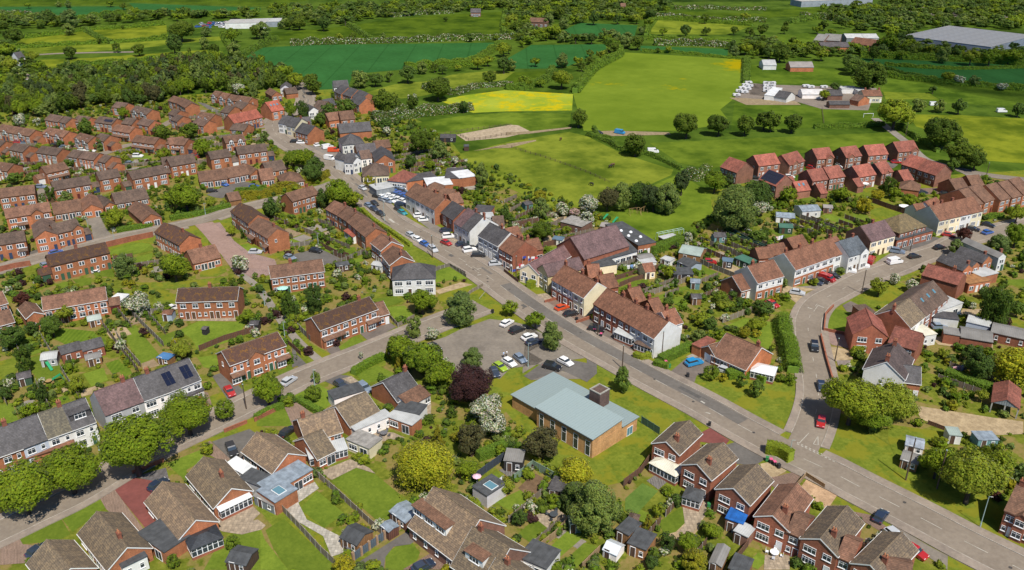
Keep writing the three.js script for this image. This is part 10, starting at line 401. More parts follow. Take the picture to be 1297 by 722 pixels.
function house(o){
 const {x,z,a,L,D,n,l}=o,h=o.h??5.2,r=o.r??'x',p=o.p??34,e=r==='f'?0.14:o.shed?0.14:0.26,ov=r==='f'?0.14:o.ov??0.14;
 const g=add(new THREE.Group(),n);g.position.set(x,0,z);g.rotation.y=a;tag(g,l,o.c??'house',o.g);
 const dist=Math.hypot(x,z,106),isNear=dist<275,two=h>4.1,t=Math.tan(p*Math.PI/180);
 const half=r==='z'?L/2:D/2,ridge=h+half*t+0.15;
 if (o.cons) return conservatory(g,o,h,r,p,L,D);
 if (o.open){
  const b=new MB();for (const sx of [-L/2+0.15,0,L/2-0.15]) for (const sz of [-D/2+0.15,D/2-0.15]){const q=part('post',new MB().box(sx-0.14,sx+0.14,0,h,sz-0.14,sz+0.14).geo(),M.conc,g);}
  part('wall',new MB().box(-L/2,L/2,0,h,-D/2,-D/2+0.15).geo(),WALL.wood,g);
  part('gable_board',new MB().extrude([[-L/2,h],[L/2,h],[0,h+L/2*t-0.03]],D/2-0.1,D/2,(u,v,w)=>V(u,v,w)).geo(),WALL.greyblue,g);
 } else if (o.w==='tudor'||o.w==='whiteb'){
  part('wall',shell(r,L,D,0,h*0.52,p,false).geo(),WALL[o.w==='tudor'?'rbrick':'brick'],g);
  part('upper_wall',shell(r,L-0.01,D-0.01,h*0.52,h,p).geo(),WALL.white,g);
  if (o.w==='tudor') for (let i=0;i<=4;i++) part('beam',new MB().box(-L/2+0.1+(L-0.3)*i/4,-L/2+0.22+(L-0.3)*i/4,h*0.53,h-0.1,D/2,D/2+0.04).geo(),M.timber,g);
 } else part('wall',shell(r,L,D,0,h,p).geo(),shaded(WALL[o.w],i3++ % 4),g);
 if (o.gw) for (const s of [-1,1]) part('gable_wall',new MB().extrude([[-D/2-0.01,0],[D/2+0.01,0],[D/2+0.01,h-0.02],[0,h+D/2*t-0.05],[-D/2-0.01,h-0.02]].reverse(),s>0?L/2:-L/2-0.05,s>0?L/2+0.05:-L/2,(u,v,w)=>V(w,v,u)).geo(),WALL[o.gw],g);
 const sl=slopes(r,L,D,h,p,e,ov);
 part('roof',roofGeo(sl),n==='terraced_house'||r==='f'?ROOF[o.t]:shaded(ROOF[o.t],(i3*7+1) % 4),g);
 if (!o.shed&&(r==='x'||r==='z')&&isNear){
  const q=r==='x'?new MB().box(-L/2-ov,L/2+ov,ridge-0.06,ridge+0.07,-0.11,0.11):new MB().box(-0.11,0.11,ridge-0.06,ridge+0.07,-D/2-ov,D/2+ov);
  part('ridge',q.geo(),o.t==='moss'||o.t==='conc'||o.t==='conc2'?ROOF.conc:ROOF[o.t],g);
 }
 if (o.bb||(isNear&&r!=='f'&&r!=='h'&&r!=='m'&&!o.shed&&['brick','obrick','white','whiteb','cream'].includes(o.w))){
  const fz=r==='z';
  const W2=(fz?L:D)/2,E2=(fz?D:L)/2+ov;
  for (const s of [-1,1]) for (const k of [-1,1]){
   const q=[[k*(W2+e),h+0.13-e*t],[0,h+0.13+W2*t],[0,h-0.09+W2*t],[k*(W2+e),h-0.09-e*t]];if (k>0) q.reverse();
   const b=new MB().extrude(fz?q:q,s>0?E2:-E2-0.04,s>0?E2+0.04:-E2,(u,v,w)=>fz?V(u,v,w):V(w,v,-u));
   part('bargeboard',b.geo(),M.trim,g);
  }
  for (const s of [-1,1]){const zz=s*((fz?L:D)/2+e),y1=h+0.12-e*t;part('gutter',(fz?new MB().box(Math.min(zz,zz+s*0.09),Math.max(zz,zz+s*0.09),y1-0.13,y1-0.01,-D/2-ov,D/2+ov):new MB().box(-L/2-ov,L/2+ov,y1-0.13,y1-0.01,Math.min(zz,zz+s*0.09),Math.max(zz,zz+s*0.09))).geo(),M.trim,g);}
 }
 // faces: [rotation, half depth, length, is gable]
 const dm=pick(M.door),u=o.u??Math.max(1,Math.round(L/5.5));
 const faces=[[0,D/2,L],[Math.PI,D/2,L],[-Math.PI/2,L/2,D],[Math.PI/2,L/2,D]];
 faces.forEach(([ry,off,len],k)=>{
  const nx=Math.sin(ry+a),nz=Math.cos(ry+a),dot=(nx*-x+nz*-z)/Math.hypot(x,z);
  if (dot<-0.15||o.open) return;
  const put=(key,s,y)=>putWindow(g,key,Math.cos(ry)*s+Math.sin(ry)*off,y,-Math.sin(ry)*s+Math.cos(ry)*off,ry,isNear);
  const door=(s,m=dm)=>putDoor(g,Math.cos(ry)*s+Math.sin(ry)*off,-Math.sin(ry)*s+Math.cos(ry)*off,ry,m,isNear);
  if (o.shed){if (k===0&&len>1.7){door(-len*0.2,WALL.dwood);if (len>3) put('small',len*0.25,1.3);} return;}
  if (o.gd&&k===0){const q=part('garage_door',garageDoorGeo,M.frame,g);q.position.set(0,0.05,off);return;}
  if (!u&&!(o.gwin&&k===0)) return;
  if (o.gwin&&k===0){put('small',-len*0.05,h*0.62);put('small',len*0.28,h*0.62);return;}
  if (k>1){if (dot>0.2&&r!=='f'&&!o.gw&&rnd()<0.3&&len>5) put('small',rr(-1.2,1.2),two?h*0.72:1.5);return;}
  const uw=len/u;
  for (let i=0;i<u;i++){
   const c=-len/2+uw*(i+0.5),s=i % 2?-1:1,wide=uw>5?'wide':uw>3.6?'mid':'small';
   if (two){
    if (uw>3.4){put(wide,c-s*uw*0.22,h-1.35);put(uw>5.4?'mid':'small',c+s*uw*0.26,h-1.3);} else put('mid',c,h-1.35);
    if (k===0){if (uw>3.4){put(uw>5?'bay':'mid',c-s*uw*0.2,1.5);door(c+s*uw*0.3);} else {put('small',c-s*uw*0.25,1.45);door(c+s*uw*0.25);}}
    else {if (uw>4) put('patio',c-s*uw*0.2,1.15);else put('small',c-s*uw*0.2,1.5);door(c+s*uw*0.3,M.door[2]);}
   } else {if (uw>3){put(uw>4.5?'wide':'mid',c-s*uw*0.22,1.5);if (uw>4) put('patio',c+s*uw*0.24,1.1);else door(c+s*uw*0.3,M.door[2]);} else put('small',c,1.45);}
  }
 });
 for (const f of o.ch??[]){const c=-L/2+f*L;if (r==='z') chimney(g,L*0.18,D/2-f*D,ridge-L*0.18*t+0.1,isNear);else chimney(g,c,o.gwin?0:-0.1,ridge-0.1,isNear);}
 if (r==='z'&&o.gwin){for (const q of [...g.children]) if (q.name==='chimney'){q.position.x=0;q.position.z=q.position.z>0?D/2-0.6:-D/2+2;q.position.y=ridge+0.1;}}
 if (n==='estate_house'&&two&&r==='x'&&rnd()<0.6){
  const s=rnd()<0.5?-1:1,gx=s*(L/2+1.55),gd=D*0.7,gz=rr(-0.5,1.2),q=part('side_garage',shell('x',3.0,gd,0,2.3,26).geo(),WALL[o.w],g);q.position.set(gx,0,gz);part('garage_roof',roofGeo(slopes('x',3.0,gd,2.3,26,0.2,0.02)),ROOF[o.t],q);part('garage_door',garageDoorGeo,M.door[i3++ % 5],q).position.set(0,0.05,gd/2);
 }
 for (const [f,w] of o.porch??[]){
  const c=-L/2+f*L,W=Math.max(1.8,w*L),y=2.35;
  part('porch_roof',new MB().prism([V(c-W/2,y,D/2+1.25),V(c+W/2,y,D/2+1.25),V(c+W/2,y+0.65,D/2+0.003),V(c-W/2,y+0.65,D/2+0.003)],0.13).geo(),ROOF[o.t==='moss'?'brown':o.t],g);
  part('porch_fascia',new MB().box(c-W/2,c+W/2,y+0.66,y+0.82,D/2+0.003,D/2+0.08).geo(),M.trim,g);
  part('porch_wall',new MB().box(c-W/2+0.1,c-W/2+W*0.55,0,y-0.05,D/2,D/2+0.95).geo(),WALL[o.w]??WALL.brick,g);
  const q=putWindow(g,W>3?'wide':'mid',c-W/2+0.1+W*0.27,1.35,D/2+0.952,0,isNear);
 }
 for (const f of o.gab??[]){
  const c=-L/2+f*L,w=Math.min(3.6,L*0.42),d=0.45,y=h,tt=Math.tan(38*Math.PI/180);
  part('front_gable',new MB().extrude([[c-w/2,0],[c+w/2,0],[c+w/2,y],[c,y+w/2*tt],[c-w/2,y]],D/2-2,D/2+d,(q,v,s)=>V(q,v,s)).geo(),WALL[o.w]??WALL.white,g);
  const E=0.2,T=0.14,b=new MB(),back=D/2-Math.min(D/2-0.2,w/2*tt/t);
  for (const k of [-1,1]){const q=[V(c+k*(w/2+E),y+T-E*tt,D/2+d+0.15),V(c,y+T+w/2*tt,D/2+d+0.15),V(c,y+T+w/2*tt,back),V(c+k*(w/2+E),y+T-E*tt,D/2-0.6)];b.prism(k>0?[q[1],q[0],q[3],q[2]]:q,0.14);}
  part('gable_roof',b.geo(),ROOF[o.t==='moss'?'brown':o.t],g);
  putWindow(g,'mid',c,h-1.2,D/2+d,0,isNear);putWindow(g,w>2.8?'wide':'mid',c,1.45,D/2+d,0,isNear);
 }
 for (let i=0;i<(o.dorm??0);i++){
  const c=-L/2+L*(i+0.6)/((o.dorm??1)+0.2),w=1.7;
  const q=part('dormer',new MB().extrude([[c-w/2,h-0.9],[c+w/2,h-0.9],[c+w/2,h+0.55],[c,h+1.25],[c-w/2,h+0.55]],D/2-1.6,D/2+0.36,(a1,b1,c1)=>V(a1,b1,c1)).geo(),WALL.white,g);
  const b=new MB();for (const k of [-1,1]){const P=[V(c+k*(w/2+0.15),h+0.55,D/2+0.5),V(c,h+1.38,D/2+0.5),V(c,h+1.38,D/2-1.7),V(c+k*(w/2+0.15),h+0.55,D/2-1.0)];b.prism(k>0?[P[1],P[0],P[3],P[2]]:P,0.1);}
  part('dormer_roof',b.geo(),ROOF[o.t],g);putWindow(g,'mid',c,h-0.1,D/2+0.36,0,isNear);
 }
 for (const [f,w] of [...(o.ldorm??[]),...(o.bigdorm?[[0.5,0.86]]:[])]){
  const c=-L/2+f*L,W=w*L,z1=D/2-(o.bigdorm?1.3:1.7),y0=h+(D/2-z1)*t,y1=Math.min(ridge-0.1,y0+1.7),zb=D/2-(y1-h)/t;
  part('dormer',new MB().box(c-W/2,c+W/2,y0-0.2,y1,zb-0.2,z1).geo(),o.bigdorm?ROOF.slate:WALL.white,g);
  part('dormer_roof',new MB().prism([V(c-W/2-0.15,y1+0.05,z1+0.25),V(c+W/2+0.15,y1+0.05,z1+0.25),V(c+W/2+0.15,y1+0.22,zb-0.4),V(c-W/2-0.15,y1+0.22,zb-0.4)],0.12).geo(),o.bigdorm?ROOF.slate:ROOF.brown,g);
  const k=Math.max(1,Math.floor(W/2.6));for (let i=0;i<k;i++) putWindow(g,'wide',c-W/2+W*(i+0.5)/k,(y0+y1)/2+0.05,z1,0,isNear);
 }
 const onSlope=(geo,m,name,fx,fs)=>{const q=part(name,geo,m,g),z0=D/2*(1-fs);q.position.set(-L/2+fx*L,h+0.17+D/2*fs*t,z0);q.rotation.x=p*Math.PI/180;return q;};
 if (o.solar){const [a0,a1,b0,b1]=o.solar,slopeLen=D/2/Math.cos(p*Math.PI/180),nx=Math.floor((a1-a0)*L/1.03),ny=Math.max(1,Math.floor((b1-b0)*slopeLen/1.65));for (let i=0;i<nx;i++) for (let j=0;j<ny;j++){if (o.L>7&&o.w==='white'&&Math.abs(i-nx/2+0.5)<0.9) continue;onSlope(solarGeo,M.solar,'solar_panel',a0+(i+0.5)*1.03/L,b0+(j+0.5)*1.65/slopeLen);}}
 for (let i=0;i<(o.sky??0);i++){const q=onSlope(skyGeo,M.skylight,'skylight',(i+1)/(o.sky+1),0.6);}
 if (o.light){const q=part('skylight',new MB().box(-1.1,1.1,0,0.14,-0.8,0.8).geo(),M.skylight,g);q.position.set(L*0.1,h+0.27,0);part('skylight_frame',new MB().box(-1.22,1.22,-0.05,0.08,-0.92,0.92).geo(),M.trim,q);}
 if (o.domes) for (let i=0;i<5;i++){const q=part('roof_dome',domeGeo,M.dome,g);q.position.set(-L*0.3+(i % 2)*L*0.4+rr(-0.4,0.4),h+0.27,D/2-3-i*2.4);}
 return g;
}
function conservatory(g,o,h,r,p,L,D){
 part('wall',new MB().box(-L/2,L/2,0,0.6,-D/2,D/2).geo(),WALL.rbrick,g);
 const sides=[[0,D/2,L],[-Math.PI/2,L/2,D],[Math.PI/2,L/2,D]];
 for (const [ry,off,len] of sides){
  const k=Math.max(2,Math.round(len/0.9)),at=(q,s,y,d)=>{q.position.set(Math.cos(ry)*s+Math.sin(ry)*(off-d),y,-Math.sin(ry)*s+Math.cos(ry)*(off-d));q.rotation.y=ry;};
  for (let i=0;i<k;i++){const w=len/k;at(part('glazing',windowGeo(w,h-0.66,1,2,true).frame,M.frame,g),-len/2+w*(i+0.5),0.63+(h-0.66)/2,0.07);at(part('pane',windowGeo(w,h-0.66,1,2,true).pane,M.pane,g),-len/2+w*(i+0.5),0.63+(h-0.66)/2,0.07);}
 }
 part('lining',new MB().box(-L/2+0.1,L/2-0.1,0.6,h,-D/2,D/2-0.1).geo(),WALL.grey,g);
 part('roof',roofGeo(slopes(r,L,D,h,p,0.15,0.15),0.1),ROOF[o.t],g);
 return g;
}
DATA.houses=DATA.houses.map(([x,z,a,L,D,h,r,p,w,t,n,l,q={}])=>({x,z,a,L,D,h,r,p,w:DATA.finishes[w],t:DATA.finishes[t],n:DATA.kinds[n],l:told(l),...q,...(q.g!==undefined?{g:DATA.groups[q.g]}:{})}));
for (const o of DATA.houses) house(o);
// --- village hall
{
 const H=DATA.hall,g=add(new THREE.Group(),'village_hall');g.position.set(H.x,0,H.z);g.rotation.y=H.a;tag(g,'orange brick village hall with pale blue metal roofs and a square tower','village hall');
 const {L,D}=H,h0=3.3,h1=5.4;
 part('wall',new MB().box(-L/2,L/2,0,h0,-D/2,D/2-1.2).geo(),WALL.ybrick,g);
 const x0=-L/2+L*0.36,x1=L/2-0.05,z0=-D/2+D*0.36,z1=D/2;
 part('hall_wall',new MB().extrude([[z0,0],[z1,0],[z1,h1-0.5],[z0,h1]].reverse(),x0,x1,(a,b,c)=>V(c,b,a)).geo(),WALL.ybrick,g);
 part('low_roof',new MB().prism([V(-L/2-0.3,h0+0.16,D/2-0.9),V(x0-0.02,h0+0.16,D/2-0.9),V(x0-0.02,h0+0.3,-D/2-0.3),V(-L/2-0.3,h0+0.3,-D/2-0.3)],0.16).geo(),shaded(ROOF.hall,1),g);
 part('rear_roof',new MB().prism([V(x0-0.02,h0+0.22,z0-0.02),V(L/2+0.3,h0+0.22,z0-0.02),V(L/2+0.3,h0+0.3,-D/2-0.3),V(x0-0.02,h0+0.3,-D/2-0.3)],0.16).geo(),shaded(ROOF.hall,1),g);
 part('hall_roof',new MB().prism([V(x0-0.3,h1-0.42,z1+0.35),V(x1+0.35,h1-0.42,z1+0.35),V(x1+0.35,h1+0.16,z0-0.3),V(x0-0.3,h1+0.16,z0-0.3)],0.16).geo(),ROOF.hall,g);
 part('fascia',new MB().box(x0-0.3,x1+0.35,h1-0.78,h1-0.58,z1+0.3,z1+0.36).geo(),M.timber,g);
 const tw=part('tower',new MB().box(-1.5,1.5,0,7.2,-1.6,1.6).geo(),WALL.tower,g);tw.position.set(L/2-L*0.36,0,-D/2+2.2);
 part('parapet',new MB().box(-1.55,1.55,7.2,7.42,1.35,1.65).box(-1.55,1.55,7.2,7.42,-1.65,-1.35).box(-1.55,-1.25,7.2,7.42,-1.35,1.35).box(1.25,1.55,7.2,7.42,-1.35,1.35).geo(),M.conc,tw);
 const tg=windowGeo(1.1,1.2,2,2,false),q=part('window',tg.frame,M.frame,tw);q.position.set(-1.5,6.1,0);q.rotation.y=-Math.PI/2;part('pane',tg.pane,M.pane,q);
 for (let i=0;i<5;i++){const w=windowGeo(1.3,3.6,1,2,true),o=part('window',w.frame,M.frame,g);o.position.set(x0+1.4+(x1-x0-2.6)*i/4,2.0,z1);part('pane',w.pane,M.pane,o);}
 const d=windowGeo(1.9,2.1,2,1,true),o=part('patio_door',d.frame,M.frame,g);o.position.set(L/2,1.1,-D/2+2.4);o.rotation.y=Math.PI/2;part('pane',d.pane,M.skylight,o);
}
// --- foliage
const leafMat=(name,r,g,b)=>new THREE.MeshPhysicalMaterial({name,color:lin(r,g,b),vertexColors:true,roughness:0.95,transmission:0.5,thickness:0,specularIntensity:0.2});
const FOL={
 broad:[[0.23,0.316,0.018],[0.199,0.287,0.018],[0.253,0.337,0.02]],oak:[[0.13,0.193,0.018],[0.108,0.167,0.018],[0.154,0.217,0.021]],dark:[[0.121,0.197,0.034],[0.151,0.235,0.034],[0.101,0.169,0.03]],ash:[[0.215,0.288,0.07],[0.244,0.315,0.07],[0.187,0.262,0.07]],lime:[[0.3,0.362,0.024],[0.264,0.328,0.024],[0.314,0.368,0.034]],
 con:[[0.086,0.147,0.026],[0.104,0.17,0.02]],gold:[[0.30,0.28,0.020],[0.26,0.27,0.022]],yellow:[[0.42,0.38,0.020],[0.34,0.33,0.022]],willow:[[0.54,0.52,0.030],[0.47,0.47,0.030]],copper:[[0.084,0.036,0.036],[0.119,0.042,0.031]],birch:[[0.144,0.207,0.046]],pine:[[0.087,0.129,0.042],[0.133,0.126,0.049]],street:[[0.169,0.26,0.039]],ball:[[0.157,0.259,0.02],[0.196,0.28,0.022]],pink:[[0.75,0.50,0.46]],may:[[0.85,0.85,0.70]],green:[[0.157,0.259,0.025],[0.18,0.287,0.022]],
};
const LEAF={};for (const k in FOL) LEAF[k]=FOL[k].map((c,i)=>leafMat('leaves ' + k + ' ' + i,...c));
LEAF.may=[0,1].map((i)=>{const m=leafMat('may blossom ' + i,1,1,1);return m;});
LEAF.pink=[leafMat('pink blossom',1,1,1)];
function leafGeo(points,size,tint,flat=1){
 const n=points.length,P=new Float32Array(n*12),N=new Float32Array(n*12),C=new Float32Array(n*12),I=new Uint32Array(n*6),nn=V(),a=V(),b=V(),up=V(0,1,0);
 for (let i=0;i<n;i++){
  const [q,o,sz=1]=points[i];nn.copy(o).multiplyScalar(0.9).add(V(rr(-1,1),rr(-0.6,1),rr(-1,1)).multiplyScalar(0.6)).normalize();
  a.crossVectors(nn,Math.abs(nn.y)>0.9?V(1,0,0):up).normalize();b.crossVectors(nn,a);const th=rnd()*6.28,ca=Math.cos(th),sa=Math.sin(th),s=size*sz*(0.5+1.1*rnd() ** 1.6),c=tint(),A=a.clone().multiplyScalar(ca).addScaledVector(b,sa),B=b.clone().multiplyScalar(ca).addScaledVector(a,-sa);
  [[-1,0],[0,-0.7],[1,0],[0,0.7]].forEach(([u,v],k)=>{const j=i*12+k*3;P[j]=q.x+(A.x*u+B.x*v)*s;P[j+1]=q.y+(A.y*u+B.y*v)*s*flat;P[j+2]=q.z+(A.z*u+B.z*v)*s;N[j]=nn.x;N[j+1]=nn.y;N[j+2]=nn.z;C[j]=c[0];C[j+1]=c[1];C[j+2]=c[2];});
  I.set([i*4,i*4+1,i*4+2,i*4,i*4+2,i*4+3],i*6);
 }
 const g=new THREE.BufferGeometry();g.setAttribute('position',new THREE.BufferAttribute(P,3));g.setAttribute('normal',new THREE.BufferAttribute(N,3));g.setAttribute('color',new THREE.BufferAttribute(C,3));g.setIndex(new THREE.BufferAttribute(I,1));return g;
}
const tintLeaf=()=>{const v=rr(0.7,1.25),w=rr(0.9,1.12);return [v*w,v,v*rr(0.7,1.1)];};
const tintMay=()=>rnd()<0.62?[rr(0.62,0.85),rr(0.62,0.82),rr(0.45,0.65)]:[rr(0.08,0.16),rr(0.14,0.22),0.03];
const tintHedgeMay=()=>rnd()<0.18?[rr(0.5,0.8),rr(0.5,0.76),rr(0.36,0.55)]:[rr(0.07,0.14),rr(0.11,0.20),0.02];
const tintPink=()=>rnd()<0.7?[rr(0.6,0.8),rr(0.42,0.55),rr(0.38,0.5)]:[0.11,0.18,0.03];
const onSphere=()=>{const y=rr(-1,1),a=rnd()*6.283,r=Math.sqrt(1-y*y);return V(r*Math.cos(a),y,r*Math.sin(a));};
// crowns fill x,z in -1..1 and y in 0..1 (trunk base at 0)
function crown(shape,clumps,per,leaf,tint){
 const pts=[],lobes=[0,1,2,3,4,5,6].map(()=>onSphere());
 for (let c=0;c<clumps;c++){
  let d=onSphere(),k=Math.cbrt(rr(0.3,1))*(0.70+0.46*Math.max(...lobes.map((q)=>Math.max(0,q.dot(d)) ** 4))),centre,rad;
  if (shape==='round'){centre=V(d.x*0.70*k,0.56+d.y*0.33*k,d.z*0.70*k);rad=rr(0.15,0.29);}
  else if (shape==='wide'){const lift=0.5+0.5*rnd();centre=V(d.x*0.74*k,0.55+d.y*0.30*k*lift,d.z*0.74*k);rad=rr(0.13,0.29);}
  else if (shape==='tall'){const y=rnd(),w=Math.sin(Math.PI*Math.min(1,0.12+y*0.86)) ** 0.7;const a=rnd()*6.28,q=Math.sqrt(rnd())*0.72*w;centre=V(Math.cos(a)*q,0.14+y*0.76,Math.sin(a)*q);rad=rr(0.14,0.26);}
  else if (shape==='cone'){const y=rnd() ** 1.35,w=1-y*0.86,a=rnd()*6.28,q=Math.sqrt(rr(0.3,1))*0.80*w;centre=V(Math.cos(a)*q,0.06+y*0.86,Math.sin(a)*q);rad=0.10+0.14*w;}
  else if (shape==='column'){const y=(c+0.5)/clumps,w=y>0.8?Math.sqrt(Math.max(0.05,1-((y-0.8)/0.2) ** 2)):0.8+0.25*y,a=rnd()*6.28,q=Math.sqrt(rr(0.3,1))*0.76*w;centre=V(Math.cos(a)*q,0.06+y*0.88,Math.sin(a)*q);rad=0.24;}
  else if (shape==='ball'){centre=V(d.x*0.76,0.56+d.y*0.34,d.z*0.76);rad=0.22;}
  else if (shape==='weep'){const a=rnd()*6.28,q=Math.sqrt(rnd())*0.72;centre=V(Math.cos(a)*q,0.80-q*q*0.42+rr(-0.06,0.05),Math.sin(a)*q);rad=rr(0.18,0.27);}
  else {centre=V(d.x*0.62*k,0.40+d.y*0.34*k,d.z*0.62*k);rad=rr(0.26,0.42);}
  const squash=0.62;
  for (let i=0;i<per;i++){
   const o=onSphere(),q=Math.cbrt(rr(0.35,1)),p=V(centre.x+o.x*rad*q,centre.y+o.y*rad*q*squash*0.8,centre.z+o.z*rad*q);
   if (shape==='weep'&&rnd()<0.7){p.y-=rnd() ** 2*0.42*(0.4+Math.hypot(p.x,p.z));}
   if (p.y<0.01) p.y=0.01+rnd()*0.04;
   const out=V(p.x,(p.y-0.5)*1.5,p.z).normalize().multiplyScalar(0.5).add(o.multiplyScalar(0.7)).normalize();
   pts.push([p,out]);
  }
 }
 return leafGeo(pts,leaf,tint,0.5);
}
function trunkGeo(top,thick,limbs){
 const gs=[],cyl=(p,q,r0,r1)=>{const d=V().subVectors(q,p),g=new THREE.CylinderGeometry(r1,r0,d.length(),6,1).toNonIndexed();g.applyQuaternion(new THREE.Quaternion().setFromUnitVectors(V(0,1,0),d.normalize()));g.translate((p.x+q.x)/2,(p.y+q.y)/2,(p.z+q.z)/2);gs.push(g);};
 cyl(V(0,-0.02,0),V(0.02,top,0.01),thick,thick*0.55);
 for (let i=0;i<limbs;i++){const a=i/limbs*6.28+rr(-0.4,0.4),y=top*rr(0.55,0.95);cyl(V(0.01,y,0),V(Math.cos(a)*rr(0.35,0.55),y+rr(0.18,0.34),Math.sin(a)*rr(0.35,0.55)),thick*0.42,thick*0.14);}
 return mergeGeometries(gs);
}
const SHAPE={broad:'wide',oak:'round',dark:'round',ash:'tall',lime:'wide',con:'column',gold:'cone',yellow:'ball',willow:'weep',copper:'round',birch:'tall',pine:'round',street:'tall',ball:'ball',pink:'round',may:'round'};
const LOD=[[70,150,0.046],[44,52,0.078],[22,22,0.14],[105,250,0.030]];
const protos=new Map();
function crownProto(kind,lod,v){
 const fl=kind==='may'||kind==='pink'?kind:'',key=SHAPE[kind]+fl+lod+v;if (protos.has(key)) return protos.get(key);
 const [c,n,s]=LOD[lod],g=crown(SHAPE[kind],c,n,s,fl==='may'?tintMay:fl==='pink'?tintPink:tintLeaf);protos.set(key,g);return g;
}
const TRUNK={tall:trunkGeo(0.62,0.05,5),wide:trunkGeo(0.5,0.075,7),thin:trunkGeo(0.6,0.03,3)};
const TREENAME={broad:'broadleaf_tree',oak:'oak_tree',dark:'dark_tree',ash:'ash_tree',lime:'lime_tree',con:'conifer',gold:'golden_conifer',yellow:'golden_bush',willow:'willow_tree',copper:'copper_beech',birch:'birch_tree',pine:'pine_tree',street:'street_tree',ball:'clipped_tree',pink:'blossom_tree',may:'hawthorn_tree'};
const treeLabels=new Map();for (const t of DATA.trees) treeLabels.set(t[5],(treeLabels.get(t[5])??0)+1);
function tree(x,z,w,h,kind,label,pxw,group){
 const g=add(new THREE.Group(),TREENAME[kind]);g.position.set(x,0,z);g.rotation.y=rnd()*6.28;tag(g,label,'tree',group);
 const lod=pxw>62?3:pxw>30?0:pxw>15?1:2,s=w/2*1.04,c=part('crown',crownProto(kind,lod,Math.floor(rnd()*(lod===0||lod===3?2:3))),pick(LEAF[kind]),g);c.scale.set(s,h,s*rr(0.92,1.08));
 const sh=SHAPE[kind],tk=part('trunk',sh==='wide'||sh==='round'||sh==='weep'?TRUNK.wide:sh==='tall'?TRUNK.tall:TRUNK.thin,M.bark,g);const ts=Math.min(s,h*0.6);tk.scale.set(ts,h,ts);
 return g;
}
for (const [x,z,w,h,kind,label,pxw] of DATA.trees) tree(x,z,w,h,kind,label,pxw,treeLabels.get(label)>1?label:undefined);
const inside=(x,z,poly)=>{let c=false;for (let i=0,j=poly.length-1;i<poly.length;j=i++){const [xi,zi]=poly[i],[xj,zj]=poly[j];if ((zi>z)!==(zj>z)&&x<(xj-xi)*(z-zi)/(zj-zi)+xi) c=!c;} return c;};
const bbox=(poly)=>poly.reduce((b,[x,z])=>[Math.min(b[0],x),Math.max(b[1],x),Math.min(b[2],z),Math.max(b[3],z)],[1e9,-1e9,1e9,-1e9]);
const inBuilding=(x,z,m)=>DATA.houses.some((o)=>{const dx=x-o.x,dz=z-o.z,c=Math.cos(o.a),s=Math.sin(o.a),u=dx*c-dz*s,v=dx*s+dz*c;return Math.abs(u)<o.L/2+m&&Math.abs(v)<o.D/2+m;});
const HARDPOLYS=DATA.polys.filter(([k])=>HARD.has(k)).map(([,p])=>[bbox(p),p]),LAWNS=DATA.polys.filter(([k])=>!HARD.has(k)&&!FIELD.has(k)).map(([,p])=>[bbox(p),p]);
const inAny=(x,z,list)=>list.some(([b,p])=>x>b[0]&&x<b[1]&&z>b[2]&&z<b[3]&&inside(x,z,p));
// woodland: the front trees as things, the rest as a mass
function instances(name,geo,m,items){
 const o=new THREE.InstancedMesh(geo,m,items.length),q=new THREE.Object3D();
 items.forEach(([x,z,s,h],i)=>{q.position.set(x,0,z);q.rotation.set(0,(i*2.4) % 6.28,0);q.scale.set(s,h,s);q.updateMatrix();o.setMatrixAt(i,q.matrix);});
 o.userData.kind='stuff';return add(o,name);
}
DATA.woods.forEach((poly,k)=>{
 const [x0,x1,z0,z1]=bbox(poly),items=[],step=k===0?5.2:10;
 for (let z=z0;z<z1;z+=step) for (let x=x0;x<x1;x+=step){const px=x+rr(-0.45,0.45)*step,pz=z+rr(-0.45,0.45)*step;if (inside(px,pz,poly)&&!inBuilding(px,pz,2)&&roadDist(px,pz)>1) items.push([px,pz]);}
 const kinds=k===0?['broad','oak','dark','ash','broad','pine','oak','ash']:k===1?['dark','ash','broad','dark','oak']:['oak','dark','ash','broad'],mass=new Map();
 items.sort((a,b)=>b[1]-a[1]);
 items.forEach(([x,z],i)=>{
  const kind=pick(kinds),s=k===0?rr(2.4,5.2):rr(4,7.5),h=k===0?rr(6,12):rr(5,9);
  if (k===0&&i<150){const nm={broad:'full green',oak:'dark rounded',dark:'dark green',ash:'grey green',pine:'bronze'}[kind];tree(x,z,s*2,h,kind,nm + ' tree crowding the edge of the estate woodland',20,nm + ' woodland trees');}
  else {const v=Math.floor(rnd()*3),key=kind+v;if (!mass.has(key)) mass.set(key,[kind,v,[]]);mass.get(key)[2].push([x,z,s,h]);}
 });
 for (const [kind,v,list] of mass.values()) instances('woodland',crownProto(kind,2,v),LEAF[kind][v % LEAF[kind].length],list);
});
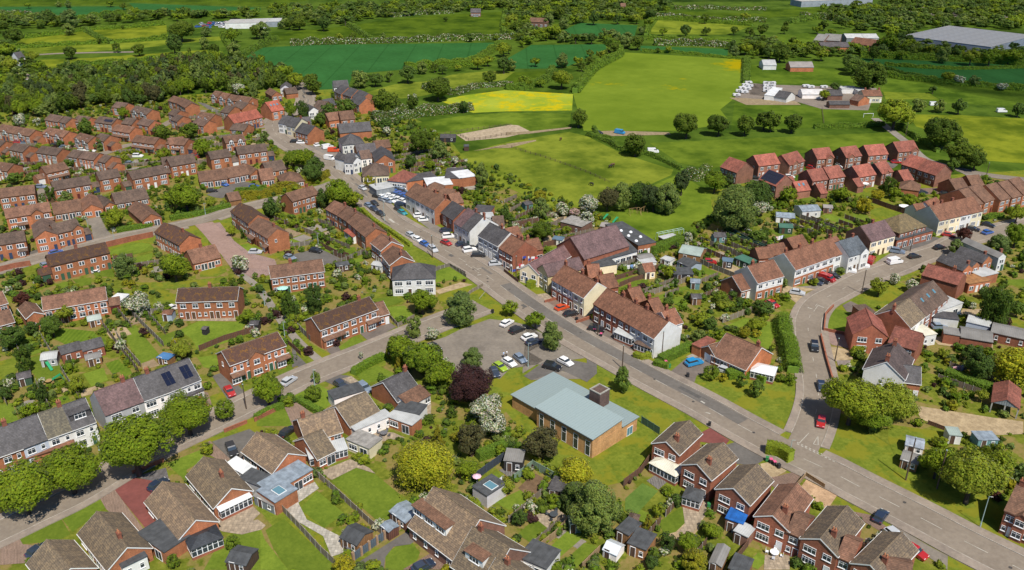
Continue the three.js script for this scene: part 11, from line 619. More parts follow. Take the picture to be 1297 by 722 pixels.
// hedges: foliage filling a strip
const hedgeTint={may:tintHedgeMay},HCORE={green:mat('hedge green',[0.155,0.255,0.024],'grass'),gold:mat('hedge gold',[0.30,0.28,0.02],'grass'),lime:mat('hedge lime',[0.28,0.34,0.024],'grass')};
for (const [pts,h,w,col,label] of DATA.hedges){
 const c=new THREE.CatmullRomCurve3(pts.map(([x,z])=>V(x,0,z)),false,'centripetal'),len=c.getLength(),mid=c.getPoint(0.5),dist=Math.hypot(mid.x,mid.z,106),wild=col==='may'||col==='wild'||dist>330;
 const leaf=Math.max(0.12,dist/1500),n=Math.min(16000,Math.round(len*(2*h+w)/(leaf*leaf)*1.15)),P=[],org=c.getPoint(0.5);
 for (let i=0;i<n;i++){
  const t=rnd(),p=c.getPoint(t),d=c.getTangent(t),nx=V(d.z,0,-d.x),lump=wild?0.7+0.55*Math.abs(Math.sin(t*len*0.21+1.3))*(0.6+0.4*Math.sin(t*len*0.077)):1,hh=h*lump,f=rnd()*(2*hh+w);let u,y,o;
  if (f<w){u=f-w/2;y=hh;o=V(0,1,0);} else if (f<w+hh){u=w/2;y=f-w;o=nx.clone();} else {u=-w/2;y=f-w-hh;o=nx.clone().negate();}
  const j=wild?0.35*w/3:0.10;u+=rr(-j,j)-Math.sign(u)*(wild?(y/hh) ** 2*w*0.25:0);y+=rr(-j,j*0.6);
  P.push([V(p.x+nx.x*u-org.x,Math.max(0.03,y),p.z+nx.z*u-org.z),o.add(V(0,0.3,0)).normalize()]);
 }
 const kind=col==='gold'?'gold':col==='lime'?'lime':col==='may'?'may':'green',o=add(new THREE.Group(),'hedge'),m=pick(LEAF[kind]),cb=new MB(),k=Math.max(2,Math.ceil(len/2.5)),cw=w*(wild?0.3:0.44),ch=h*(wild?0.6:0.94);
 for (let i=0;i<k;i++){const a=c.getPoint(i/k),b=c.getPoint((i+1)/k),ta=c.getTangent(i/k),tb=c.getTangent((i+1)/k),q=(p,d,s)=>V(p.x+d.z*s-org.x,ch,p.z-d.x*s-org.z);cb.prism([q(a,ta,cw),q(b,tb,cw),q(b,tb,-cw),q(a,ta,-cw)].reverse(),ch);}
 part('foliage',leafGeo(P,leaf,hedgeTint[col]??tintLeaf),m,o);part('stems',cb.geo(),col==='may'?HCORE.green:HCORE[kind]??HCORE.green,o);
 o.position.set(org.x,0,org.z);tag(o,label,'hedge');
}
// garden plots: fences between long back gardens, beds and lawns laid along them, borders of planting
const BORDER=[];
{
 const fm=[mat('plot fence boards',[0.27,0.22,0.165],'planks'),mat('plot fence brown',[0.20,0.12,0.075],'planks')],post=new MB().box(-0.06,0.06,0,1.75,-0.06,0.06).geo(),pan=new MB().box(0.05,1.85,0,1.6,-0.025,0.025).geo(),bedm=[GM.dirt2,GM.patio,GM.lawn,GM.lawn,GM.stripe,GM.gravel,GM.path];
 let bedY=0;
 for (const [poly,ang,gap] of DATA.plots){
  const [x0,x1,z0,z1]=bbox(poly),cx=(x0+x1)/2,cz=(z0+z1)/2,R=Math.hypot(x1-x0,z1-z0)/2,d=[Math.cos(ang),-Math.sin(ang)],n=[-d[1],d[0]];
  const ok=(x,z,m)=>inside(x,z,poly)&&!inBuilding(x,z,m)&&roadDist(x,z)>2.8&&!inAny(x,z,HARDPOLYS);
  for (let o=-R;o<R;o+=gap*rr(0.8,1.2)){
   let run=[];
   const flush=()=>{if (run.length>2){const g=add(new THREE.Group(),'fence'),m=pick(fm),[fx,fz]=run[0];g.position.set(fx,0,fz);g.rotation.y=ang;run.forEach((q,i)=>{part('panel',pan,m,g).position.set(i*1.9,0,0);part('post',post,M.conc,g).position.set(i*1.9,0,0);BORDER.push([q[0]+n[0]*0.7,q[1]+n[1]*0.7],[q[0]-n[0]*0.7,q[1]-n[1]*0.7]);});const lb=(m===fm[0]?'grey':'brown') + ' panel fence dividing back gardens near ' + near(fx,fz);tag(g,lb,'fence',lb);} run=[];};
   for (let s=-R;s<R;s+=1.9){const x=cx+n[0]*o+d[0]*s,z=cz+n[1]*o+d[1]*s;if (ok(x,z,0.5)&&ok(x+d[0]*1.9,z+d[1]*1.9,0.5)&&!inAny(x,z,LAWNS)) run.push([x,z]);else flush();}
   flush();
   for (let s=-R+rr(0,4);s<R;){const l=rr(2.5,8),w=gap*rr(0.22,0.36),oo=o+gap*0.5,c=[[s,oo-w],[s+l,oo-w],[s+l,oo+w],[s,oo+w]].map(([a,b])=>[cx+n[0]*b+d[0]*a,cz+n[1]*b+d[1]*a]);s+=l+rr(0.6,2.5);if (c.every(([x,z])=>ok(x,z,0.3))&&!inAny(c[0][0],c[0][1],LAWNS)&&!inAny(c[2][0],c[2][1],LAWNS)){const m=pick(bedm);sheet(m===GM.lawn||m===GM.stripe?'lawn':'garden_bed',c,0.045+(bedY=(bedY+1) % 40)*0.0003,m);if (m===GM.dirt2) for (let k=0;k<l*3;k++) BORDER.push([c[0][0]+d[0]*rr(0,l)+n[0]*rr(0,2*w),c[0][1]+d[1]*rr(0,l)+n[1]*rr(0,2*w),0.35]);}}
  }
 }
}
// garden shrubs: the larger ones as things, low planting as a mass
const SHRUB=[0,1,2].map(()=>crown('shrub',13,22,0.20,tintLeaf)),SHRUBMAY=crown('shrub',13,22,0.20,tintMay);
{
 const kinds=[['green','rounded green'],['lime','bright green'],['dark','dark green'],['ash','grey green'],['yellow','yellow'],['copper','purple leaved'],['broad','leafy green'],['may','white flowering'],['oak','dense dark'],['pink','pink flowering']],weights=[5,5,5,3,2,1,5,1.2,3,0.5];
 const wsum=weights.reduce((a,b)=>a+b),draw=()=>{let k=rnd()*wsum;for (let i=0;i<weights.length;i++) if ((k-=weights[i])<0) return kinds[i];return kinds[0];};
 const mass=new Map(),big=[];
 DATA.zones.forEach((poly,zi)=>{
  const [x0,x1,z0,z1]=bbox(poly),n=Math.round((x1-x0)*(z1-z0)/[6,4.6,5,5.5,4,20,7,16][zi]);
  for (let i=0;i<n;i++){
   const x=rr(x0,x1),z=rr(z0,z1);if (!inside(x,z,poly)||inBuilding(x,z,0.5)||roadDist(x,z)<2.6) continue;
   if (inAny(x,z,HARDPOLYS)) continue;if ([[0,0],[0.8,0],[-0.8,0],[0,0.8],[0,-0.8]].some(([a,b])=>inAny(x+a,z+b,LAWNS))) continue;
   const kind=draw(),s=rnd() ** 2*1.5+0.45;
   big.push([x,z,s,s*rr(1.0,1.9),kind]);
  }
 });
 for (const [x,z,k=1] of BORDER) if (rnd()<0.75&&!inAny(x,z,HARDPOLYS)&&!inAny(x,z,LAWNS)){const s=(rnd() ** 2*1.0+0.35)*k;big.push([x+rr(-0.5,0.5),z+rr(-0.5,0.5),s,s*rr(1,2),draw()]);}
 big.sort((a,b)=>b[2]/Math.hypot(b[0],b[1])-a[2]/Math.hypot(a[0],a[1]));
 big.forEach(([x,z,s,h,[kind,nm]],i)=>{
  if (i<280){const o=new THREE.Mesh(kind==='may'||kind==='pink'?SHRUBMAY:pick(SHRUB),pick(LEAF[kind]));o.position.set(x,0,z);o.rotation.y=rnd()*6.28;o.scale.set(s,h,s);const lb=nm + ' garden shrub near ' + near(x,z);tag(add(o,'shrub'),lb,'shrub',lb);}
  else {if (!mass.has(kind)) mass.set(kind,[]);mass.get(kind).push([x,z,s,h]);}
 });
 for (const [kind,list] of mass) instances('garden_planting',kind==='may'||kind==='pink'?SHRUBMAY:pick(SHRUB),pick(LEAF[kind]),list);
}
// --- fences and garden walls
const FEN={conc:[mat('pale fence boards',[0.34,0.29,0.22],'planks'),M.conc],grey:[mat('weathered boards',[0.26,0.235,0.20],'planks'),M.conc],wood:[mat('new fence boards',[0.45,0.32,0.18],'planks'),mat('timber post',[0.42,0.30,0.18],'planks')],dwood:[mat('dark fence boards',[0.19,0.095,0.06],'planks'),mat('dark post',[0.20,0.14,0.10],'planks')],navy:[mat('navy boards',[0.055,0.075,0.11],'planks'),mat('navy post',[0.05,0.065,0.1],null)],sage:[mat('sage boards',[0.26,0.38,0.29],'planks'),mat('sage post',[0.22,0.33,0.25],null)],green:[mat('green mesh',[0.10,0.20,0.14],'planks'),mat('green post',[0.08,0.16,0.11],null)],bluep:[mat('blue grey panel',[0.13,0.18,0.24],'planks'),mat('buff brick pier',[0.50,0.33,0.20],'brick')],brickw:[WALL.rbrick,WALL.rbrick],rail:[M.pole,M.pole]};
const panelGeos=new Map();
function panelGeo(len,h,kind){
 const key=len.toFixed(1)+h+kind;if (panelGeos.has(key)) return panelGeos.get(key);
 const b=new MB();if (kind==='rail'){b.box(0,len,h*0.82,h*0.9,-0.03,0.03);b.box(0,len,h*0.4,h*0.48,-0.03,0.03);}
 else {b.box(0,len,0,h-0.05,-0.03,0.03);b.box(0,len,h-0.05,h,-0.06,0.06);}
 const g=b.geo();panelGeos.set(key,g);return g;
}
for (const [pts,h,kind,label] of DATA.fences){
 const g=add(new THREE.Group(),kind==='brickw'?'garden_wall':'fence'),[ox,oz]=pts[0];g.position.set(ox,0,oz);tag(g,label,kind==='brickw'?'wall':'fence');
 for (let i=0;i+1<pts.length;i++){
  const [x0,z0]=pts[i],[x1,z1]=pts[i+1],len=Math.hypot(x1-x0,z1-z0),ang=Math.atan2(-(z1-z0),x1-x0);
  if (kind==='brickw'){const b=new MB();b.box(0,len,0,h,-0.13,0.13);b.box(0,len,h,h+0.07,-0.17,0.17);const o=part('wall',b.geo(),WALL.rbrick,g);o.position.set(x0-ox,0,z0-oz);o.rotation.y=ang;continue;}
  const bay=kind==='rail'?3:1.9,n=Math.max(1,Math.round(len/bay)),step=len/n,pg=panelGeo(Math.round(step*10)/10,h,kind),post=new MB().box(-0.07,0.07,0,h+0.1,-0.07,0.07).geo();
  for (let k=0;k<n;k++){
   const o=part(kind==='rail'?'rail':'panel',pg,FEN[kind][0],g);o.position.set(x0-ox+(x1-x0)*k/n,0,z0-oz+(z1-z0)*k/n);o.rotation.y=ang;
   const q=part('post',post,FEN[kind][1],g);q.position.copy(o.position);q.rotation.y=ang;if (kind==='bluep') q.scale.set(3,1.05,3);
  }
 }
}
// --- cars
const CARCOL={white:[0.78,0.78,0.77],silver:[0.46,0.48,0.50],steel:[0.17,0.22,0.29],black:[0.014,0.015,0.018],navy:[0.022,0.035,0.065],red:[0.38,0.018,0.02],blue:[0.03,0.11,0.36],cyan:[0.015,0.24,0.50],orange:[0.58,0.07,0.012],green:[0.28,0.42,0.02],teal:[0.02,0.24,0.28]};
const PAINT={};for (const k in CARCOL) PAINT[k]=new THREE.MeshPhysicalMaterial({name:'car paint ' + k,color:lin(...CARCOL[k]),roughness:0.4,clearcoat:1,clearcoatRoughness:0.08});
function ext(outline,width,bevel){const s=new THREE.Shape(outline.map(([x,y])=>new THREE.Vector2(x,y))),g=new THREE.ExtrudeGeometry(s,{depth:width-2*bevel,bevelEnabled:true,bevelSize:bevel,bevelThickness:bevel,bevelSegments:2,curveSegments:4});g.translate(0,0,-(width-2*bevel)/2);return g;}
const CARS={};
for (const [k,L,Wd,Hb,Ht,glass,roof] of [
 ['hatch',4.2,1.76,0.86,1.46,[[-1.75,0.80],[-1.45,1.38],[0.15,1.40],[0.95,0.80]],[[-1.5,1.34],[-1.4,1.42],[0.1,1.45],[0.28,1.34]]],
 ['suv',4.5,1.86,0.98,1.66,[[-2.0,0.92],[-1.85,1.56],[0.25,1.60],[1.0,0.92]],[[-1.9,1.52],[-1.8,1.64],[0.2,1.67],[0.38,1.52]]],
 ['van',4.9,1.95,1.25,2.0,[[0.3,1.15],[0.3,1.78],[1.1,1.78],[1.75,1.15]],[[-2.38,0.9],[-2.36,1.9],[-2.2,1.98],[1.0,1.98],[1.18,1.78],[0.25,1.76],[0.25,0.9]]]]){
 const hl=L/2,body=ext([[-hl+0.08,0.28],[hl-0.1,0.28],[hl,0.5],[hl-0.06,Hb*0.72],[hl-1.05,Hb],[-hl+0.2,Hb+0.02],[-hl,Hb*0.75]],Wd,0.07),gl=ext(glass,Wd-0.2,0.04),rf=ext(roof,Wd-(k==='van'?0.06:0.28),0.03);
 CARS[k]={body,gl,rf,L,Wd,Hb};
}
const wheelGeo=new THREE.CylinderGeometry(0.32,0.32,0.22,14).rotateX(Math.PI/2),hubGeo=new THREE.CylinderGeometry(0.19,0.19,0.235,8).rotateX(Math.PI/2),lampGeo=new MB().box(-0.06,0.06,-0.08,0.08,-0.2,0.2).geo(),plateGeo=new MB().box(-0.02,0.02,-0.06,0.06,-0.26,0.26).geo(),mirrorGeo=new MB().box(-0.08,0.08,-0.07,0.07,-0.09,0.09).geo();
const platem=mat('number plate',[0.62,0.48,0.08],null,0.5);
const carLabels=new Map();for (const c of DATA.cars) carLabels.set(c[5],(carLabels.get(c[5])??0)+1);
const carProto=new Map();
function makeCar(kind,col){
 const key=kind+col;if (carProto.has(key)) return carProto.get(key).clone();
 const {body,gl,rf,L,Wd,Hb}=CARS[kind],g=new THREE.Group();
 part('body',body,PAINT[col],g);part('window_glass',gl,M.pane,g);part('roof',rf,PAINT[col],g);
 for (const sx of [-1,1]) for (const sz of [-1,1]){const w=part('wheel',wheelGeo,M.tyre,g);w.position.set(sx*L*0.305,0.32,sz*(Wd/2-0.12));part('hub',hubGeo,M.hub,w);}
 for (const sz of [-1,1]){const a=part('headlight',lampGeo,M.lamp,g);a.position.set(L/2-0.06,Hb*0.72,sz*Wd*0.34);const b=part('tail_light',lampGeo,M.tail,g);b.position.set(-L/2+0.04,Hb*0.82,sz*Wd*0.38);const c=part('mirror',mirrorGeo,PAINT[col],g);c.position.set(kind==='van'?1.4:0.72,Hb+0.12,sz*(Wd/2+0.06));}
 part('number_plate',plateGeo,platem,g).position.set(-L/2-0.005,Hb*0.6,0);
 carProto.set(key,g);return g.clone();
}
for (const [x,z,a,kind,col,label] of DATA.cars){
 const far=z<-500,g=makeCar(kind,col);g.position.set(x,inAny(x,z,HARDPOLYS)||roadDist(x,z)<2?0.11:0.02,z);g.rotation.y=a;if (far) g.scale.setScalar(1.25);
 tag(add(g,kind==='van'?'van':'parked_car'),label,kind==='van'?'van':'car',carLabels.get(label)>1?'cars ' + label:undefined);
}
// --- poles and lamps
for (const [x,z,h,kind,label] of DATA.poles){
 const g=add(new THREE.Group(),kind==='tele'?'telegraph_pole':'lamp_post');g.position.set(x,0,z);tag(g,label,kind==='tele'?'pole':'lamp post');
 const hh=Math.max(h,kind==='tele'?6.5:4.5),c=new THREE.CylinderGeometry(kind==='tele'?0.11:0.06,kind==='tele'?0.16:0.09,hh,8).translate(0,hh/2,0);
 part('shaft',c,kind==='tele'?M.pole:M.steel,g);
 if (kind==='tele') part('cap',new THREE.CylinderGeometry(0.15,0.15,0.14,8).translate(0,hh+0.02,0),M.steel,g);
 else {part('arm',new MB().box(0,0.5,hh-0.06,hh,-0.025,0.025).geo(),M.steel,g);part('lantern',new MB().box(0.3,0.75,hh-0.14,hh-0.05,-0.09,0.09).geo(),M.conc,g);part('base',new THREE.CylinderGeometry(0.13,0.14,0.9,8).translate(0,0.45,0),M.steel,g);}
}
// --- bodies from joints (horses and people)
function flesh(bones,size,res){
 const mc=new MarchingCubes(res,new THREE.MeshBasicMaterial(),false,false,60000);mc.isolation=0;
 const c=size.c,s=size.s,p=V(),d=V(),e=V();
 for (let k=0;k<res;k++) for (let j=0;j<res;j++) for (let i=0;i<res;i++){
  p.set(i/res*2-1,j/res*2-1,k/res*2-1).multiplyScalar(s).add(c);let f=1e9;
  for (const [a,b,r0,r1] of bones){d.subVectors(b,a);e.subVectors(p,a);const t=Math.max(0,Math.min(1,e.dot(d)/d.dot(d))),q=e.addScaledVector(d,-t).length()-(r0+(r1-r0)*t),h=Math.max(0.06*s-Math.abs(f-q),0);f=Math.min(f,q)-h*h/(4*0.06*s);}
  mc.field[k*res*res+j*res+i]=-f;
 }
 mc.update();const n=mc.count,g=new THREE.BufferGeometry();g.setAttribute('position',new THREE.Float32BufferAttribute(mc.positionArray.slice(0,n*3),3));g.setAttribute('normal',new THREE.Float32BufferAttribute(mc.normalArray.slice(0,n*3),3));
 g.scale(s,s,s);g.translate(c.x,c.y,c.z);return g;
}
{
 const b=[];b.push([V(-0.55,1.15,0),V(0.5,1.12,0),0.30,0.29],[V(0.5,1.2,0),V(1.05,0.95,0),0.22,0.13],[V(1.05,0.95,0),V(1.45,0.35,0),0.13,0.11],[V(1.42,0.4,0),V(1.6,0.12,0),0.12,0.07],[V(-0.75,1.3,0),V(-0.95,0.6,0),0.07,0.05],[V(1.2,0.82,0.06),V(1.22,0.95,0.09),0.035,0.015]);
 for (const s of [-1,1]) b.push([V(0.42,1.0,s*0.16),V(0.46,0.52,s*0.17),0.15,0.075],[V(0.46,0.52,s*0.17),V(0.44+s*0.06,0.03,s*0.17),0.065,0.06],[V(-0.55,1.05,s*0.17),V(-0.42,0.68,s*0.18),0.20,0.10],[V(-0.42,0.68,s*0.18),V(-0.66,0.46,s*0.18),0.09,0.06],[V(-0.66,0.46,s*0.18),V(-0.62,0.03,s*0.18),0.055,0.06]);
 const hg=flesh(b,{c:V(0.3,0.8,0),s:1.45},64),hm=[mat('black horse coat',[0.018,0.015,0.013],null,0.6),mat('bay horse coat',[0.10,0.045,0.02],null,0.6)];
 [[DATA.horses[0],0,0.4,'black horse grazing beside the buttercup patches'],[DATA.horses[1],0,2.4,'black horse grazing near the pasture wire fence'],[DATA.horses[2],1,1.2,'bay horse grazing at the top of the pasture'],[DATA.horses[3],1,3.5,'bay horse grazing beside the black horse at the buttercups']].forEach(([[x,z],m,a,l])=>{const g=add(new THREE.Group(),'horse');g.position.set(x,0.02,z);g.rotation.y=a;part('body',hg,hm[m],g);tag(g,l,'horse');});
 // two people in the car park
 const man=(top,legs,hair)=>{
  const g=new THREE.Group(),q=[];q.push([V(0,0.98,0),V(0,1.38,0),0.155,0.17],[V(0,1.42,0),V(0,1.55,0),0.065,0.06]);
  const skin=[[V(0,1.52,0),V(0,1.60,0.01),0.055,0.06],[V(0,1.63,0.01),V(0,1.72,0.015),0.085,0.095],[V(0,1.645,0.09),V(0,1.66,0.115),0.02,0.014]],leg=[];
  for (const s of [-1,1]){q.push([V(s*0.18,1.40,0),V(s*0.26,1.12,0.02),0.06,0.05]);skin.push([V(s*0.26,1.14,0.02),V(s*0.24,0.90,0.12),0.042,0.034],[V(s*0.24,0.90,0.12),V(s*0.235,0.82,0.16),0.036,0.022]);leg.push([V(s*0.09,0.95,0),V(s*0.11,0.5,0.02),0.10,0.065],[V(s*0.11,0.5,0.02),V(s*0.12,0.07,0),0.06,0.045],[V(s*0.12,0.05,0),V(s*0.13,0.04,0.16),0.045,0.04]);}
  part('body',flesh([...skin,[V(0,0.9,0),V(0,1.5,0),0.10,0.07]],{c:V(0,1.25,0),s:0.75},56),mat('skin',[0.50,0.30,0.21],null,0.6),g);part('shirt',flesh(q,{c:V(0,1.2,0),s:0.55},44),top,g);part('trousers',flesh(leg,{c:V(0,0.5,0),s:0.62},44),legs,g);part('hair',flesh([[V(0,1.70,-0.02),V(0,1.735,-0.005),0.098,0.095]],{c:V(0,1.7,0),s:0.2},26),hair,g);return g;
 };
 const dk=mat('dark trousers',[0.03,0.035,0.05],null),hair=mat('brown hair',[0.06,0.035,0.02],null);
 [[DATA.people[0],mat('pale blue shirt',[0.42,0.52,0.66],null),'person in a pale blue top standing in the car park',0.9],[DATA.people[1],mat('white shirt',[0.78,0.77,0.75],null),'person in a white top standing in the car park',-1.2]].forEach(([[x,z],t,l,a])=>{const g=man(t,dk,hair);g.position.set(x,0.1,z);g.rotation.y=a;tag(add(g,'person'),l,'person');});
}
// --- small things
const col=(c,r=0.7)=>mat('paint ' + c.join('_'),c,null,r);
const binG=new MB().box(-0.28,0.28,0.08,0.95,-0.3,0.3).geo(),binLid=new MB().box(-0.31,0.31,0.95,1.05,-0.34,0.36).geo(),binW=new THREE.CylinderGeometry(0.1,0.1,0.5,8).rotateZ(Math.PI/2).translate(0,0.1,-0.26);
const BINC={black:col([0.02,0.02,0.022]),green:col([0.03,0.20,0.06]),pink:col([0.62,0.10,0.22])};
DATA.bins.forEach(([x,z,c,l,lid])=>{const g=add(new THREE.Group(),'wheelie_bin');g.position.set(x,0.06,z);g.rotation.y=rr(-0.6,0.6);part('bin_body',binG,BINC[c],g);part('bin_lid',binLid,BINC[lid??c],g);part('bin_wheel',binW,M.tyre,g);tag(g,l,'bin');});
const tubeBetween=(a,b,r)=>{const d=V().subVectors(b,a),g=new THREE.CylinderGeometry(r,r,d.length(),6);g.applyQuaternion(new THREE.Quaternion().setFromUnitVectors(V(0,1,0),d.clone().normalize()));g.translate((a.x+b.x)/2,(a.y+b.y)/2,(a.z+b.z)/2);return g;};
function frameThing(name,label,cat,x,z,a,bars,r,m){const g=add(new THREE.Group(),name);g.position.set(x,0.02,z);g.rotation.y=a;for (const [p,q,n='bar'] of bars) part(n,tubeBetween(V(...p),V(...q),r),m,g);tag(g,label,cat);return g;}
const P=DATA.spots,white=col([0.75,0.75,0.75]),greenm=col([0.02,0.28,0.12]),orange=col([0.34,0.22,0.09]);
frameThing('goal_frame','white football goal frame in the farm paddock','goal',...P.goal,0.1,[[[-2.5,0,0],[-2.5,2,0],'post'],[[2.5,0,0],[2.5,2,0],'post'],[[-2.5,2,0],[2.5,2,0],'crossbar']],0.09,white);
{const bars=[];for (let i=0;i<6;i++){const x=-5+i*2;bars.push([[x,0,-1],[x,2.6,-0.6],'post'],[[x,0,1],[x,2.6,0.6],'post'],[[x,2.6,-0.6],[x,2.6,0.6]]);} bars.push([[-5,2.6,-0.6],[5,2.6,-0.6]],[[-5,2.6,0.6],[5,2.6,0.6]]);frameThing('climbing_frame','pale green metal climbing frame by the playing field store','climbing frame',...P.frame,0.45,bars,0.07,col([0.38,0.52,0.46]));}
{const bars=[];for (const x of [-2,2]) bars.push([[x,0,-1.1],[x,2.4,0],'post'],[[x,0,1.1],[x,2.4,0],'post']);bars.push([[-2,2.4,0],[2,2.4,0],'crossbar']);for (const x of [-1,0.7]) bars.push([[x,2.4,0],[x,0.5,0],'chain'],[[x+0.4,2.4,0],[x+0.4,0.5,0],'chain']);frameThing('swing','wooden swing frame on the playing field','swing',...P.swing,0.3,bars,0.05,orange);frameThing('swing','smaller wooden swing frame beside the dark trees','swing',...P.swing2,0.9,bars,0.045,orange);}
function slide(x,z,a,label){const g=add(new THREE.Group(),'slide');g.position.set(x,0.02,z);g.rotation.y=a;const b=new MB();b.prism([V(-1.6,0.25,0.3),V(1.0,1.6,0.3),V(1.0,1.6,-0.3),V(-1.6,0.25,-0.3)].map((q)=>q),0.06);for (const s of [-1,1]) b.prism([V(-1.6,0.5,s*0.32+0.03),V(1,1.85,s*0.32+0.03),V(1,1.85,s*0.32-0.03),V(-1.6,0.5,s*0.32-0.03)],0.28);part('chute',b.geo(),greenm,g);for (const s of [-0.3,0.3]){part('ladder_rail',tubeBetween(V(1.0,1.6,s),V(1.6,0,s),0.04),greenm,g);} for (let i=1;i<5;i++) part('rung',tubeBetween(V(1+0.12*i,1.6-0.32*i,-0.3),V(1+0.12*i,1.6-0.32*i,0.3),0.03),greenm,g);tag(g,label,'slide');}
slide(...P.slide,0.8,'larger green playground slide on the playing field');slide(...P.slide2,0.8,'smaller green playground slide on the playing field');
slide(...P.toy,2.4,'little slide in the play garden beside the pale grey shed');slide(...P.toy2,0.4,'little slide in the play garden beside the round table');
// bunting and flags of the pub
{const cs=[col([0.55,0.03,0.05]),col([0.7,0.7,0.7]),col([0.03,0.06,0.32])];const fg=new MB().box(-0.55,0.55,0,0.7,-0.01,0.01).geo();
 P.flags.forEach(([x,z],i)=>{const g=add(new THREE.Group(),'flag');g.position.set(x,0,z);g.rotation.y=0.5+rr(-0.4,0.4);const y=rr(1.4,4.4);part('flag_pole',new THREE.CylinderGeometry(0.025,0.025,y+0.8,6).translate(-0.55,(y+0.8)/2,0),white,g);part('flag_cloth',fg,cs[i % 3],g).position.y=y;tag(g,['red','white','blue'][i % 3] + ' flag hung in front of the pub','flag',['red','white','blue'][i % 3] + ' pub flags');});}
// parasols, laundry, tables, trampoline
function parasol(x,z,m,label,s=1.4){const g=add(new THREE.Group(),'parasol');g.position.set(x,0.07,z);part('canopy',new THREE.ConeGeometry(s,0.5,8).translate(0,2.4,0),m,g);part('pole',new THREE.CylinderGeometry(0.03,0.03,2.3,6).translate(0,1.15,0),white,g);tag(g,label,'parasol');}
parasol(...P.par1,white,'white garden parasol behind the new red house',1.6);parasol(...P.par2,col([0.03,0.14,0.55]),'blue garden parasol outside the estate bungalows',1.5);parasol(...P.par3,col([0.72,0.45,0.55]),'pink parasol on the grey patio',0.9);parasol(...P.par4,col([0.35,0.62,0.55]),'mint green awning beside the brick semi',1.6);parasol(...P.par5,white,'white gazebo by the upper dark fence',2.0);
function laundry(x,z,a,cols,label){const g=add(new THREE.Group(),'washing_line');g.position.set(x,0,z);g.rotation.y=a;const L=cols.length*1.1+0.6;part('line',tubeBetween(V(-L/2,1.9,0),V(L/2,1.9,0),0.015),M.steel,g);for (const s of [-1,1]) part('post',tubeBetween(V(s*L/2,0,0),V(s*L/2,2,0),0.035),M.steel,g);cols.forEach((c,i)=>{const b=new MB();b.box(-0.48,0.48,-1.1-rnd()*0.4,0,-0.012,0.012);part('washing',b.geo(),col(c,0.95),g).position.set(-L/2+0.85+i*1.1,1.9,0);});tag(g,label,'washing line');}
laundry(...P.wash1,0.2,[[0.62,0.33,0.38],[0.66,0.36,0.40],[0.6,0.5,0.5]],'pink washing on a line behind the white gabled house');laundry(...P.wash2,0.9,[[0.7,0.72,0.76],[0.62,0.68,0.78],[0.75,0.75,0.78]],'white washing on a line beside the navy fence');laundry(...P.wash3,0.3,[[0.7,0.7,0.72],[0.2,0.35,0.65],[0.75,0.75,0.75]],'white and blue washing behind the social club');laundry(...P.wash4,0.5,[[0.72,0.5,0.52],[0.72,0.72,0.74],[0.55,0.6,0.75]],'pale washing across the strip garden');
function tableSet(x,z,m,label){const g=add(new THREE.Group(),'garden_table');g.position.set(x,0.08,z);part('table_top',new THREE.CylinderGeometry(0.8,0.8,0.06,14).translate(0,0.72,0),m,g);part('table_leg',new THREE.CylinderGeometry(0.08,0.25,0.7,8).translate(0,0.35,0),m,g);tag(g,label,'table');for (let i=0;i<4;i++){const a=i*1.57+0.4,c=add(new THREE.Group(),'garden_chair');c.position.set(x+Math.cos(a)*1.25,0.08,z+Math.sin(a)*1.25);c.rotation.y=-a-Math.PI/2;part('seat',new MB().box(-0.25,0.25,0.4,0.46,-0.25,0.25).geo(),m,c);part('backrest',new MB().box(-0.25,0.25,0.46,0.95,-0.27,-0.22).geo(),m,c);for (const sx of [-0.22,0.22]) for (const sz of [-0.22,0.22]) part('leg',tubeBetween(V(sx,0,sz),V(sx,0.42,sz),0.025),m,c);tag(c,'garden chair around the ' + label,'chair','chairs of the ' + label);}}
tableSet(...P.tab1,col([0.05,0.06,0.07]),'dark round garden table on the parasol patio');tableSet(...P.tab2,white,'white garden table behind the golden lichened terrace');tableSet(...P.tab3,col([0.10,0.10,0.11]),'dark garden table by the timber summerhouse');
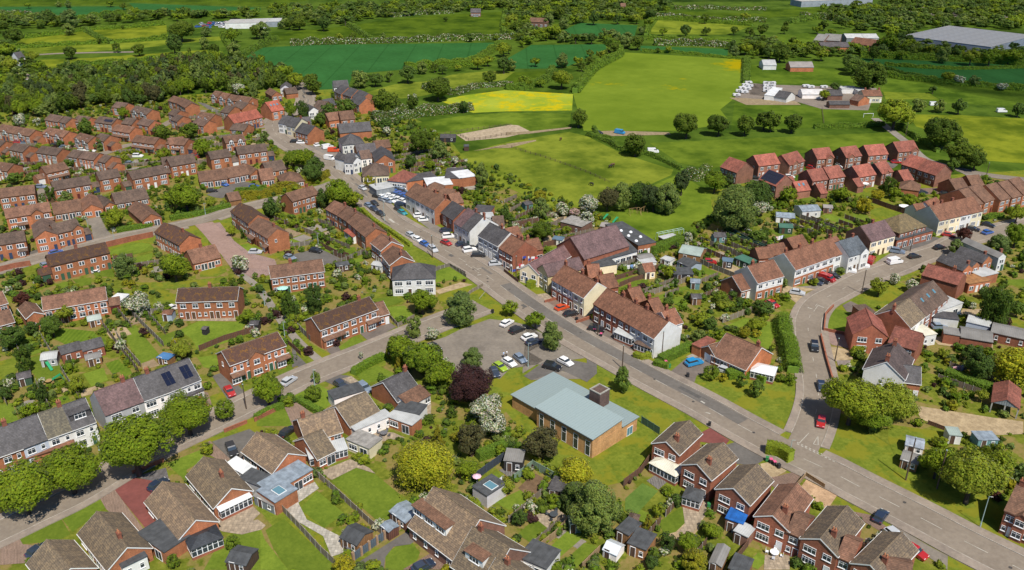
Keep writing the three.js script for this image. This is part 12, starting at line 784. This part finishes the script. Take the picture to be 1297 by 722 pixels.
tableSet(...P.tab4,orange,'orange table in the play garden');tableSet(...P.tab5,white,'white garden table behind the brown cross gable');tableSet(...P.tab6,col([0.12,0.12,0.13]),'dark garden table by the white glazed lean-to');
DATA.caravans.forEach(([x,z,L,D,h,a,c,l])=>{const g=add(new THREE.Group(),'caravan');g.position.set(x,0.1,z);g.rotation.y=a;const s=new THREE.Shape();s.moveTo(-L/2,0.45);s.lineTo(L/2,0.45);s.lineTo(L/2,h-0.4);s.quadraticCurveTo(L/2,h,L/2-0.5,h);s.lineTo(-L/2+0.5,h);s.quadraticCurveTo(-L/2,h,-L/2,h-0.4);part('body',new THREE.ExtrudeGeometry(s,{depth:D,bevelEnabled:true,bevelSize:0.04,bevelThickness:0.04,bevelSegments:1}).translate(0,0,-D/2),col(c,0.4),g);for (const sx of [-0.2,0.2]) for (const sz of [-1,1]) part('wheel',wheelGeo,M.tyre,g).position.set(sx*L,0.32,sz*(D/2-0.1));putWindow(g,'mid',0,h*0.6,D/2+0.04,0,false);tag(g,l,'caravan','caravans ' + l);});
// --- thin broken clouds above the far fields, outside the frame, whose shade the photograph shows
{
 const m=new THREE.MeshStandardMaterial({name:'thin cloud',color:lin(0.9,0.9,0.9),roughness:1,transparent:true,opacity:0.3});
 for (const [gx,gz,rx,rz] of [[340,-560,125,110],[60,-1010,420,80]]){
  const q=new THREE.IcosahedronGeometry(1,5),a=q.attributes.position,v=V(),lobes=Array.from({length:22},()=>[onSphere(),rr(0.15,0.45),rr(6,16)]);
  for (let i=0;i<a.count;i++){v.fromBufferAttribute(a,i);let f=0.75;for (const [d,k,e] of lobes) f+=k*Math.max(0,d.dot(v)) ** e;a.setXYZ(i,v.x*f*rx,v.y*f*22,v.z*f*rz);}
  q.computeVertexNormals();const o=new THREE.Mesh(q,m);o.position.copy(SUN).multiplyScalar(600/SUN.y).add(V(gx,0,gz));o.userData.kind='structure';add(o,'cloud');
 }
}
scene.traverse((o)=>{if (o.isMesh){o.castShadow=true;o.receiveShadow=true;}});
sky.castShadow=sky.receiveShadow=false;
renderer.render(scene,camera);
